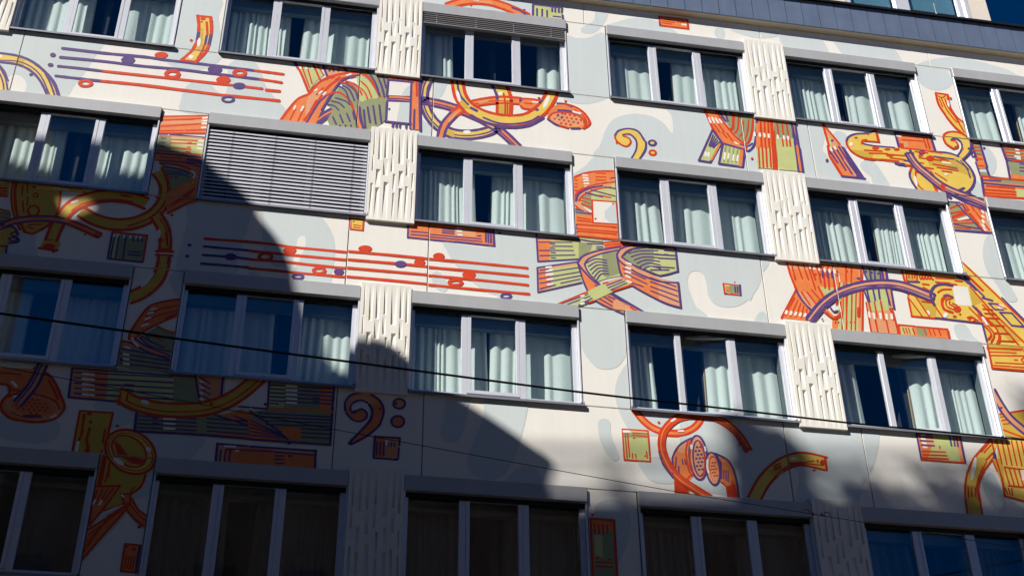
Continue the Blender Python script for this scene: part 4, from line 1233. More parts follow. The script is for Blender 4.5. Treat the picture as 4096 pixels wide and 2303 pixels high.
M('painted_note_block','dark olive notepad square with red and purple outline in the shaded wall','''
f G 0 2225 -5618 2734 -5621 2734 -6111 2230 -6103
f g 0 2227 -5631 2338 -5630 2347 -6087 2239 -6100
S p 30 2225 -5618 2734 -5621
S p 30 2734 -5621 2734 -6111
S p 29 2734 -6111 2230 -6103
S p 30 2230 -6103 2225 -5618
S r 32 2235 -5617 2734 -5616
S r 32 2734 -5621 2738 -6080
S p 27 2265 -5678 2266 -6084
S p 27 2329 -5675 2336 -6081
S p 27 2427 -5658 2447 -6088
S p 30 2515 -5942 2690 -5939
S p 29 2513 -5997 2690 -5997
S p 27 2546 -5695 2545 -5742
S p 27 2610 -5693 2609 -5739
S p 27 2671 -5693 2669 -5737
S w 30 2257 -5653 2255 -5692
S w 30 2311 -5652 2309 -5690
S w 30 2406 -5653 2404 -5692
S w 30 2493 -5650 2492 -5689
S w 30 2580 -5653 2578 -5692
S w 30 2642 -5658 2638 -5690
''')
M('painted_long_music_stave','long red four-line music stave with notes crossing the wall panel joints','''
F p 0 3404 -5717 3397 -5738 3375 -5749 3351 -5744 3340 -5725 3347 -5704 3368 -5693 3392 -5699
F p 0 3397 -5923 3390 -5944 3368 -5954 3344 -5949 3332 -5931 3339 -5910 3361 -5899 3385 -5905
s r 38 3587 -5577 4238 -5559 4638 -5564 4889 -5579 5290 -5579 5714 -5577
s p 35 3589 -5721 3943 -5719 4285 -5717
s p 35 3591 -5880 3980 -5869 4300 -5875
s p 35 3590 -6038 3956 -6032 4285 -6030
F p 0 4092 -5856 4070 -5905 4007 -5932 3941 -5920 3909 -5877 3931 -5827 3993 -5800 4060 -5812
c r 53 4610 -5796 4600 -5828 4568 -5854 4521 -5868 4473 -5865 4437 -5847 4421 -5818 4431 -5786 4463 -5759 4510 -5745 4558 -5748 4595 -5767
s r 38 4275 -5724 4587 -5726 4901 -5729 5733 -5723
s r 38 4291 -5881 4808 -5868 5227 -5877 5732 -5879
s r 38 4286 -6045 4719 -6042 5031 -6048 5731 -6041
s r 39 5756 -5559 6376 -5553 6981 -5556
s r 39 5754 -5713 6597 -5703 6981 -5706
s r 39 5753 -5869 6389 -5864 6985 -5860
s r 38 5752 -6031 6396 -6028 6977 -6031
s r 40 7008 -5559 7680 -5553 8542 -5556 8573 -5557
s r 40 7018 -5715 7681 -5711 8540 -5709 8582 -5710
s r 39 7011 -5872 7682 -5868 8537 -5878 8579 -5881
s r 39 7011 -6045 7683 -6049 8535 -6047 8594 -6046
F r 0 4969 -5635 4944 -5688 4875 -5716 4803 -5704 4770 -5658 4795 -5606 4863 -5577 4936 -5589
F r 0 6121 -5466 6092 -5514 6017 -5542 5941 -5532 5908 -5491 5936 -5443 6011 -5416 6087 -5425
F r 0 6957 -5628 6933 -5679 6871 -5706 6808 -5693 6781 -5648 6805 -5597 6867 -5570 6930 -5582
F r 0 7258 -5480 7233 -5529 7168 -5556 7104 -5544 7076 -5501 7101 -5451 7166 -5424 7231 -5436
F r 0 7758 -5776 7726 -5831 7649 -5861 7572 -5848 7540 -5800 7571 -5745 7648 -5715 7725 -5728
F p 0 5715 -5948 5695 -5994 5641 -6018 5586 -6006 5560 -5965 5580 -5919 5634 -5895 5690 -5907
F p 0 6668 -5695 6642 -5742 6578 -5768 6513 -5757 6484 -5716 6509 -5669 6574 -5643 6639 -5654
c r 51 5428 -5962 5418 -5989 5387 -6011 5344 -6023 5300 -6021 5267 -6006 5253 -5982 5263 -5955 5294 -5933 5337 -5921 5381 -5923 5414 -5938
c r 57 7537 -5949 7524 -5976 7488 -5999 7439 -6011 7389 -6010 7352 -5995 7339 -5971 7352 -5943 7388 -5920 7437 -5908 7487 -5909 7524 -5924
c p 43 5104 -6108 5096 -6131 5070 -6149 5034 -6159 4996 -6158 4968 -6145 4956 -6125 4964 -6102 4990 -6084 5027 -6074 5064 -6075 5093 -6088
c p 42 8311 -6117 8300 -6140 8272 -6159 8234 -6169 8196 -6168 8168 -6155 8158 -6134 8169 -6111 8197 -6092 8235 -6082 8273 -6084 8301 -6097
''')
M('painted_yellow_card','small yellow square card with red outline at the foot of the relief panel','''
f y 0 5758 -4931 5962 -4928 5960 -5134 5769 -5130
S r 29 5758 -4931 5962 -4928
S r 29 5962 -4928 5960 -5134
S r 29 5960 -5134 5769 -5130
S r 29 5769 -5130 5758 -4931
S r 21 5816 -5043 5925 -5049
S r 21 5814 -5087 5923 -5092
F r 0 5825 -4975 5821 -4987 5809 -4993 5797 -4990 5791 -4979 5795 -4967 5807 -4961 5820 -4964
''')
M('painted_orange_label','orange label with purple stripes below the central middle-row window','''
f o 0 6669 -4948 6767 -4944 6764 -4840 8055 -4861 8050 -5189 6670 -5183
f O 0 7407 -4885 7753 -4884 7747 -5041 7388 -5051
S p 32 6669 -4948 6670 -5191
s p 32 6666 -5183 7016 -5185 7412 -5184
S p 35 7423 -5177 8050 -5189
S p 41 8037 -4877 8050 -5189
S p 27 6723 -5063 6980 -5057
S p 27 6725 -5122 6981 -5119
S p 27 7031 -5086 7836 -5076
S p 27 7025 -5135 7850 -5126
S p 27 7213 -4944 7399 -4946
S p 27 7214 -4985 7404 -4987
S p 27 7215 -5026 7405 -5027
S p 30 7914 -4898 7916 -5124
S p 30 7952 -4899 7956 -5133
S p 30 7992 -4905 7997 -5133
S w 33 7457 -4909 7514 -4908
S w 32 7457 -4966 7520 -4964
S w 32 7472 -5036 7531 -5037
S p 27 7783 -5023 7832 -5017
F p 0 8158 -4923 8152 -4939 8136 -4948 8120 -4943 8113 -4929 8120 -4912 8136 -4904 8152 -4908
''')
M('painted_ribbon_bow','orange and green ribbon bow with purple outline between the two central windows','''
f g 0 8737 -4862 9382 -4854 9829 -4861 9842 -5053 9422 -5292 8755 -5409
f o 0 8748 -4979 8974 -4979 8942 -5363 8755 -5409
f G 0 9435 -4952 9668 -4952 9623 -5100 9418 -5282
f O 0 8748 -4962 9506 -4889 9505 -4916 8747 -4998
S p 33 8739 -4870 8755 -5409
S p 33 8741 -4958 9442 -4896
s p 36 9483 -4897 9643 -4911 9827 -4906
S p 33 8755 -5409 9411 -5288
S p 25 8774 -5028 9320 -4966
S p 25 8966 -5035 9034 -5032
S p 25 8987 -5082 9322 -5048
S p 25 8782 -5190 9337 -5128
S p 25 8964 -5123 9032 -5120
S p 25 8973 -5211 9040 -5209
S p 24 8791 -5292 9357 -5213
S p 24 8970 -5312 9037 -5306
S p 25 9572 -4961 9836 -4943
S p 25 9730 -5005 9833 -5002
S p 25 9724 -5045 9838 -5039
f o 0 9846 -4895 10453 -4859 10168 -4976 9866 -5044
S r 31 9850 -4909 10199 -4845
S r 31 9870 -4961 10267 -4873
S r 31 9867 -5017 10195 -4923
S r 31 9959 -5023 10098 -4990
S r 31 9416 -4844 10108 -4828
f g 0 8741 -5539 9402 -5343 9454 -5737 8742 -5998
f o 0 8741 -5539 8909 -5485 8977 -5874 8742 -5985
f O 0 8741 -5539 9397 -5343 9400 -5397 8740 -5579
S p 32 8741 -5539 8742 -5998
S p 32 8741 -5533 9402 -5343
S p 32 8742 -5998 9449 -5738
S p 24 8761 -5642 9438 -5446
S p 24 8770 -5739 9446 -5531
S p 24 8779 -5825 9443 -5606
S p 24 8784 -5574 8919 -5537
S p 24 9113 -5788 9429 -5674
S p 24 8777 -5930 9022 -5832
S w 32 8886 -5509 8965 -5489
S w 32 8885 -5581 8975 -5552
S w 32 8883 -5650 8984 -5625
S w 32 8892 -5741 8977 -5716
S w 32 8900 -5838 8978 -5816
f g 0 9520 -5383 9581 -5268 9793 -5135 10096 -5031 10043 -5161 10057 -5322 10113 -5531 9860 -5613 9698 -5697 9571 -5512
f G 0 9811 -5127 10084 -5041 10045 -5215 10093 -5493 9865 -5599 9806 -5565
f O 0 9396 -5370 9492 -5224 9726 -5094 10123 -4965 10428 -4890 10119 -5029 9792 -5149 9581 -5268 9513 -5384 9570 -5538 9697 -5710 9914 -5871 10445 -6193 10300 -6182 9913 -5898 9565 -5645
f o 0 9418 -5395 9566 -5619 9739 -5785 9976 -5969 10343 -6204 9941 -6202 9659 -6056 9554 -5910 9472 -5735
f O 0 9976 -5969 10343 -6204 10095 -6237 9932 -6156
s p 38 9396 -5370 9492 -5224 9726 -5094 10123 -4965
s p 33 9513 -5384 9581 -5268 9792 -5141 10073 -5037
s p 35 9401 -5370 9481 -5495 9675 -5713 9977 -5943 10456 -6200
s p 30 9513 -5384 9570 -5538 9741 -5732 9958 -5893 10413 -6170
s p 32 9406 -5396 9493 -5759 9594 -6010
s p 34 9594 -6010 9767 -6122 10116 -6266
s p 25 9544 -5348 9696 -5255 9878 -5261
s p 25 9573 -5415 9711 -5313 9882 -5315
s p 25 9602 -5481 9727 -5370 9886 -5369
s p 24 9630 -5548 9742 -5428 9890 -5422
s p 24 9659 -5614 9757 -5485 9894 -5475
s p 24 9687 -5680 9773 -5542 9898 -5528
S p 27 9672 -5766 9889 -5913
S p 27 9667 -5877 9927 -6053
S p 27 9662 -5977 9923 -6131
S p 27 9865 -5955 9975 -5996
s r 37 10225 -6125 10279 -6159 10333 -6187
f g 0 10153 -5162 10328 -5004 10682 -4916 11054 -4878 11058 -5339 10758 -5454 10445 -5332 10199 -5238
f G 0 10153 -5162 10328 -5004 10681 -4927 10673 -5197 10491 -5341 10199 -5238
f O 0 10894 -4891 11054 -4878 11056 -4911 10891 -4925
f O 0 10056 -5132 10144 -4998 10428 -4896 10755 -4871 10425 -4946 10234 -5043 10135 -5164 10397 -5365 10754 -5513 11044 -5562 11041 -5602 10727 -5570 10392 -5446 10106 -5262
f o 0 10064 -5199 10172 -5309 10391 -5460 10727 -5570 11042 -5589 11050 -6043 10765 -5969 10262 -5707 10113 -5531
f O 0 10704 -5573 11042 -5589 11050 -6043 10700 -5931
s p 36 10056 -5132 10144 -4993 10428 -4896 11054 -4872
s p 36 10056 -5132 10106 -5262 10391 -5460 10726 -5575 11044 -5567
s p 31 10135 -5164 10234 -5034 10424 -4952 10894 -4891
s p 33 10139 -5171 10398 -5351 10758 -5464
S p 36 11054 -4878 11058 -5344
s p 30 10758 -5459 10900 -5411 11058 -5339
s p 35 10055 -5159 10113 -5545 10284 -5712 10765 -5969 11050 -6043
S p 35 11044 -5562 11050 -6043
s p 25 10254 -5081 10444 -5010 10748 -4969
s p 25 10297 -5142 10474 -5067 10752 -5040
s p 25 10339 -5203 10505 -5124 10756 -5111
s p 25 10381 -5263 10536 -5180 10760 -5182
s p 25 10423 -5324 10567 -5237 10764 -5252
s p 25 10465 -5384 10598 -5293 10768 -5323
S p 31 10866 -4950 11041 -4949
S p 31 10859 -5033 10918 -5032
S p 31 10684 -5051 11046 -5037
S p 31 10760 -5119 11036 -5101
S p 30 10655 -5295 11002 -5283
S p 30 10604 -5368 10906 -5334
S p 25 10144 -5393 10499 -5555
S p 25 10162 -5485 10516 -5647
S p 24 10243 -5650 10455 -5707
S p 25 10589 -5518 10996 -5647
S p 25 10583 -5599 11013 -5726
S p 24 10581 -5693 11015 -5831
S p 24 10575 -5773 11018 -5937
S w 36 10208 -5272 10276 -5292
S w 36 10196 -5360 10263 -5385
S w 36 10187 -5442 10259 -5461
S w 35 10186 -5528 10253 -5556
S w 35 10194 -5629 10254 -5649
f g 0 9038 -6194 9532 -5900 9786 -5727 10112 -5563 10274 -5700 9960 -5858 9659 -6050 9364 -6216
f O 0 9833 -5695 10123 -5562 10166 -5605 9875 -5757
s r 34 9045 -6193 9531 -5913
s r 32 9798 -5720 9874 -5691
S p 26 9365 -6196 9605 -6022
S r 35 9949 -5846 10263 -5696
S r 34 9545 -6107 9636 -6063
S p 21 9078 -6195 9541 -5951
S p 21 9188 -6188 9573 -5987
S p 22 9853 -5751 10109 -5617
S p 22 9873 -5797 10153 -5639
S p 22 9916 -5832 10185 -5670
S p 21 9365 -6196 9546 -6094
S w 32 9428 -6002 9473 -5984
S w 32 9424 -6081 9470 -6063
S w 32 9422 -6146 9467 -6133
''')
M('painted_small_label','tiny red and olive label on the plain wall above the open window','''
f g 0 11815 -5493 12099 -5500 12092 -5694 11812 -5697
f G 0 11913 -5493 12087 -5501 12080 -5677 11905 -5682
S r 33 11810 -5493 11817 -5697
S r 25 11815 -5493 12052 -5499
S r 30 11818 -5692 12055 -5693
S p 39 12088 -5495 12082 -5695
S p 28 12002 -5532 12002 -5645
S p 28 12044 -5533 12041 -5646
S r 22 11850 -5562 11910 -5563
S r 22 11845 -5603 11911 -5604
S r 22 11851 -5640 11902 -5642
F p 0 12019 -5443 12014 -5453 12005 -5458 11997 -5455 11995 -5446 11999 -5436 12008 -5431 12016 -5434
S p 28 11823 -5686 11858 -5687
''')
M('painted_coiled_ribbon','orange coiled ribbon round a cream square between two central windows','''
F o 0 9379 -3664 9490 -3537 9755 -3443 10141 -3386 10135 -3712 9788 -3757 9547 -3870 9387 -4070
S r 38 9392 -3633 9562 -3516
s r 38 9562 -3516 9803 -3436 10128 -3393
s r 35 9388 -4056 9548 -3861 9788 -3757 10124 -3690
S r 26 9789 -3477 9957 -3464
S r 26 9414 -3674 9461 -3674
S r 26 9786 -3557 9953 -3544
S r 26 9411 -3754 9458 -3753
S r 26 9782 -3626 9949 -3613
S r 26 9408 -3821 9455 -3821
S r 26 9779 -3700 9946 -3687
S r 26 9406 -3894 9453 -3894
S p 23 10036 -3548 10104 -3539
S p 23 10034 -3593 10101 -3584
S p 23 10031 -3637 10099 -3629
S p 23 10029 -3682 10096 -3673
S w 35 9560 -3552 9632 -3548
S w 35 9563 -3610 9639 -3606
S w 35 9575 -3668 9646 -3653
S w 35 9577 -3732 9648 -3717
S w 35 9586 -3798 9646 -3776
f O 0 9388 -4063 9452 -3910 9647 -3754 10126 -3558 10113 -3796 9832 -3832 9542 -4014 9515 -4104 9533 -4217 9668 -4342 9530 -4303 9406 -4204
f g 0 9515 -4090 9566 -3982 9833 -3817 10121 -3648 10100 -4030 9680 -4069 9660 -4258 9535 -4188
f G 0 9519 -3988 9687 -3909 9672 -4256 9535 -4188
s r 35 9382 -4207 9400 -4032 9524 -3857 9790 -3720 10123 -3618
s p 40 9421 -4116 9473 -3965 9643 -3827 9884 -3738
s r 37 9405 -4218 9506 -4306 9668 -4342
s r 32 9468 -4110 9543 -3985 9785 -3823 10026 -3748
s p 32 9592 -3921 9779 -3955 9872 -3972
S p 29 9690 -3850 10087 -3930
S p 29 9639 -3938 9861 -3974
S p 29 9930 -3761 10108 -3767
S r 29 9517 -4032 9669 -4056
S r 29 9503 -4091 9653 -4144
S r 29 9512 -4162 9662 -4215
S r 29 9826 -3949 10014 -3969
f G 0 9392 -4263 9667 -4357 9665 -4414 9398 -4404
S p 31 9396 -4291 9530 -4308
S p 31 9400 -4347 9655 -4358
f o 0 9387 -4406 9671 -4370 9687 -4532 10106 -4521 10096 -4866 9382 -4832
f c 0 9692 -4067 10108 -4058 10114 -4514 9687 -4532
f s 0 10099 -4059 10006 -4129 9892 -4286 9897 -4413 9986 -4507 10102 -4510
S r 32 9692 -4067 10109 -4052
S r 31 10109 -4052 10114 -4514
S r 31 10114 -4514 9687 -4532
S r 31 9687 -4532 9692 -4067
S r 31 9431 -4457 9650 -4472
S r 31 9429 -4513 9672 -4517
S r 31 9426 -4598 10099 -4572
S r 31 9399 -4685 10098 -4670
S r 31 9420 -4733 10067 -4716
S r 31 9394 -4825 10097 -4818
S r 31 10009 -4589 10063 -4588
S r 31 10002 -4724 10062 -4725
F p 0 9425 -4612 9420 -4626 9408 -4634 9397 -4629 9393 -4616 9398 -4601 9410 -4594 9421 -4599
F p 0 9423 -4674 9417 -4688 9406 -4695 9395 -4691 9390 -4678 9396 -4663 9407 -4656 9419 -4660
F p 0 9420 -4758 9414 -4772 9403 -4779 9391 -4775 9387 -4762 9392 -4747 9404 -4740 9415 -4744
F r 0 10071 -4091 10064 -4103 10049 -4109 10034 -4106 10029 -4097 10035 -4086 10051 -4080 10065 -4082
F r 0 9752 -4443 9746 -4457 9732 -4465 9719 -4461 9714 -4447 9720 -4432 9734 -4425 9747 -4429
''')
M('painted_striped_curtain','orange and olive striped bands with a pale arched cable below the right middle window','''
f o 0 13036 -5500 13280 -5870 13158 -6068 12720 -6060
S r 42 13043 -5499 12727 -6060
S r 25 13004 -5644 12796 -6013
S r 25 13050 -5693 12884 -6017
S r 25 13095 -5742 12972 -6021
S r 25 13140 -5791 13061 -6025
S r 25 13185 -5840 13149 -6029
S w 41 12832 -5917 12809 -5964
S w 41 12911 -5922 12888 -5969
S w 41 12990 -5927 12967 -5974
S w 41 13069 -5932 13046 -5979
S w 41 13148 -5937 13125 -5984
f o 0 12960 -4936 13356 -4913 13450 -5433 13520 -5648 13285 -5869 13136 -5630 13025 -5493
f O 0 12960 -4936 13356 -4913 13347 -5059 12974 -5073
f O 0 13067 -5529 13260 -5508 13385 -5792 13285 -5869
s r 40 12966 -4949 12991 -5210 13061 -5489
s p 39 13049 -5491 13129 -5685 13257 -5864
S r 31 13044 -4996 13065 -5284
S r 31 13143 -4971 13190 -5243
S r 31 13243 -4945 13295 -5258
S r 31 13331 -5005 13389 -5440
S r 31 13139 -5521 13249 -5752
S r 31 13236 -5511 13349 -5715
S r 31 13316 -5448 13454 -5650
f o 0 13344 -4914 13857 -4890 13805 -5381 13513 -5649 13450 -5433
f g 0 13470 -5376 13785 -5356 13794 -5450 13556 -5598
S r 34 13364 -4946 13417 -5245
S r 34 13486 -4932 13506 -5290
S r 34 13595 -4933 13563 -5394
S r 34 13679 -4938 13632 -5413
S r 34 13753 -5013 13721 -5458
S r 34 13445 -5379 13510 -5590
S r 35 13881 -4887 13898 -5247
S p 40 13566 -5048 13559 -5174
S p 40 13650 -5053 13643 -5178
S p 40 13729 -5058 13724 -5169
S p 41 13881 -4887 13875 -5055
F r 0 13453 -5130 13444 -5151 13429 -5161 13416 -5154 13414 -5135 13422 -5114 13437 -5104 13450 -5111
F r 0 13538 -5125 13529 -5145 13514 -5155 13501 -5148 13499 -5129 13507 -5109 13522 -5099 13535 -5105
F r 0 13638 -5118 13629 -5139 13614 -5149 13601 -5142 13598 -5123 13607 -5102 13622 -5092 13635 -5099
F r 0 13774 -5109 13765 -5130 13750 -5140 13738 -5133 13735 -5114 13744 -5093 13759 -5083 13772 -5090
F r 0 13833 -5105 13824 -5126 13809 -5136 13796 -5129 13794 -5110 13802 -5089 13818 -5079 13830 -5086
S w 37 13357 -4960 13353 -5017
S w 37 13432 -4971 13430 -5022
S w 37 13515 -4984 13512 -5040
S w 37 13609 -5002 13606 -5052
S w 37 13692 -5012 13690 -5062
S w 37 13785 -5010 13782 -5060
f o 0 13857 -4890 14295 -4896 14248 -5208 13848 -5258
f O 0 14222 -4890 14307 -4895 14243 -5209 14193 -5214
f g 0 13837 -5254 14248 -5208 14045 -6188 13656 -6188
f o 0 13589 -6010 13683 -6014 13656 -6188 13565 -6171
f O 0 14140 -5248 14243 -5236 14093 -6183 14009 -6192
S r 28 14001 -4901 13812 -6172
S r 29 14098 -4904 14036 -5259
S r 28 13837 -5254 13707 -5704
S r 28 13910 -5246 13733 -6175
S r 28 13972 -5266 13804 -6173
S r 28 14053 -5257 13889 -6178
S r 28 14132 -5221 13959 -6178
S r 29 14246 -5014 14098 -5797
S r 28 14210 -5405 14078 -6177
F r 0 13844 -5031 13835 -5050 13818 -5059 13804 -5053 13800 -5036 13809 -5017 13826 -5008 13841 -5014
F r 0 14025 -5011 14015 -5029 13999 -5039 13984 -5033 13980 -5016 13990 -4997 14007 -4987 14021 -4993
F r 0 14104 -5002 14095 -5021 14078 -5030 14063 -5024 14060 -5007 14069 -4988 14086 -4979 14101 -4984
F r 0 13661 -6051 13653 -6066 13638 -6074 13626 -6069 13623 -6054 13630 -6039 13645 -6031 13658 -6036
F r 0 13709 -6046 13701 -6061 13686 -6069 13674 -6064 13670 -6050 13678 -6034 13693 -6026 13706 -6031
F r 0 13853 -6031 13845 -6047 13830 -6054 13818 -6049 13815 -6035 13823 -6019 13837 -6011 13850 -6016
F r 0 13925 -6023 13917 -6039 13902 -6047 13890 -6042 13887 -6027 13895 -6011 13909 -6004 13922 -6009
F r 0 13998 -6016 13989 -6032 13975 -6039 13962 -6035 13959 -6020 13967 -6004 13982 -5996 13994 -6001
S r 62 14094 -5744 14063 -5895
S p 46 14170 -5134 14235 -5140
S r 40 14255 -4957 14231 -5210
f G 0 14292 -4882 14716 -4877 14690 -5187 14362 -5223
f g 0 14249 -5346 14643 -5289 14620 -5756 14253 -5794
f O 0 14248 -5781 14689 -5708 14683 -6169 14226 -6170
f O 0 14640 -4885 14716 -4877 14714 -5679 14638 -5659
S p 38 14297 -4882 14316 -5062
S p 38 14316 -5062 14357 -5224
S p 38 14415 -4911 14404 -5191
S p 38 14502 -4901 14471 -5184
S p 38 14602 -4895 14573 -5200
S p 38 14640 -4885 14628 -5166
S p 38 14703 -4878 14695 -5159
S p 34 14247 -5401 14281 -5589
S p 34 14294 -5341 14301 -5587
S p 34 14405 -5329 14408 -5548
S p 34 14506 -5304 14494 -5511
S p 34 14640 -5304 14657 -5617
S p 34 14727 -5294 14715 -5673
S r 31 14237 -5607 14231 -6169
S r 31 14284 -5616 14292 -5777
S r 31 14386 -5577 14383 -5875
S r 31 14499 -5552 14496 -5917
S r 31 14342 -5906 14346 -6158
S r 31 14532 -5913 14535 -6165
S r 31 14677 -5709 14703 -6161
S r 31 14645 -5686 14655 -5900
F p 0 14362 -4978 14353 -4999 14337 -5009 14324 -5002 14322 -4983 14331 -4962 14347 -4952 14359 -4959
F p 0 14459 -4984 14449 -5005 14434 -5015 14421 -5008 14419 -4989 14428 -4968 14444 -4958 14456 -4965
F p 0 14573 -4991 14563 -5012 14548 -5022 14535 -5015 14533 -4996 14542 -4975 14558 -4965 14570 -4972
S w 39 14256 -5794 14250 -5889
S w 39 14334 -5813 14330 -5907
S w 39 14451 -5801 14444 -5895
S w 39 14557 -5803 14549 -5898
S w 40 14645 -5794 14640 -5875
s o 45 13522 -5831 13645 -5951 13771 -5831 13830 -5555
s r 36 13470 -5863 13617 -5981 13744 -5928
s p 34 13590 -5770 13638 -5845 13712 -5824
s r 28 13788 -5641 13738 -5888 13645 -5951
s2 O 135 13193 -6064 13466 -5730 13764 -5486 14129 -5310 14510 -5213 14927 -5203 15458 -5381
s p 30 13203 -6074 13474 -5741 13769 -5501 14130 -5326 14507 -5230 14920 -5221 15449 -5398
s p 54 13235 -6104 13501 -5777 13783 -5547 14133 -5379 14499 -5286 14898 -5276 15421 -5452
s p 54 13152 -6025 13430 -5682 13745 -5425 14126 -5240 14521 -5139 14956 -5129 15494 -5309
s p 32 14292 -5281 14580 -5227 14851 -5214
S p 52 15418 -5330 15443 -5514
c p 29 15478 -5365 15468 -5393 15453 -5415 15437 -5424 15423 -5418 15416 -5399 15418 -5371 15427 -5343 15442 -5321 15459 -5311 15473 -5317 15480 -5337
f o 0 14746 -5992 15584 -5987 15589 -6173 14723 -6180
f g 0 14757 -5997 14972 -6001 14966 -6161 14748 -6178
f G 0 15031 -6009 15225 -6002 15206 -6164 15037 -6168
S r 39 14734 -5994 15023 -5991
S r 37 15057 -5998 15583 -5993
S r 42 15584 -5987 15585 -6174
S r 45 14720 -6000 14713 -6174
S r 25 14796 -6046 14813 -6150
S r 25 14844 -6044 14861 -6149
S r 25 14893 -6042 14909 -6147
S r 25 14965 -6040 14981 -6144
S r 25 15171 -6033 15187 -6137
S r 25 15256 -6030 15272 -6134
S r 25 15329 -6027 15344 -6132
S r 25 15427 -6023 15442 -6129
F p 0 13437 -6018 13430 -6030 13416 -6036 13403 -6033 13399 -6022 13406 -6010 13420 -6004 13433 -6007
''')
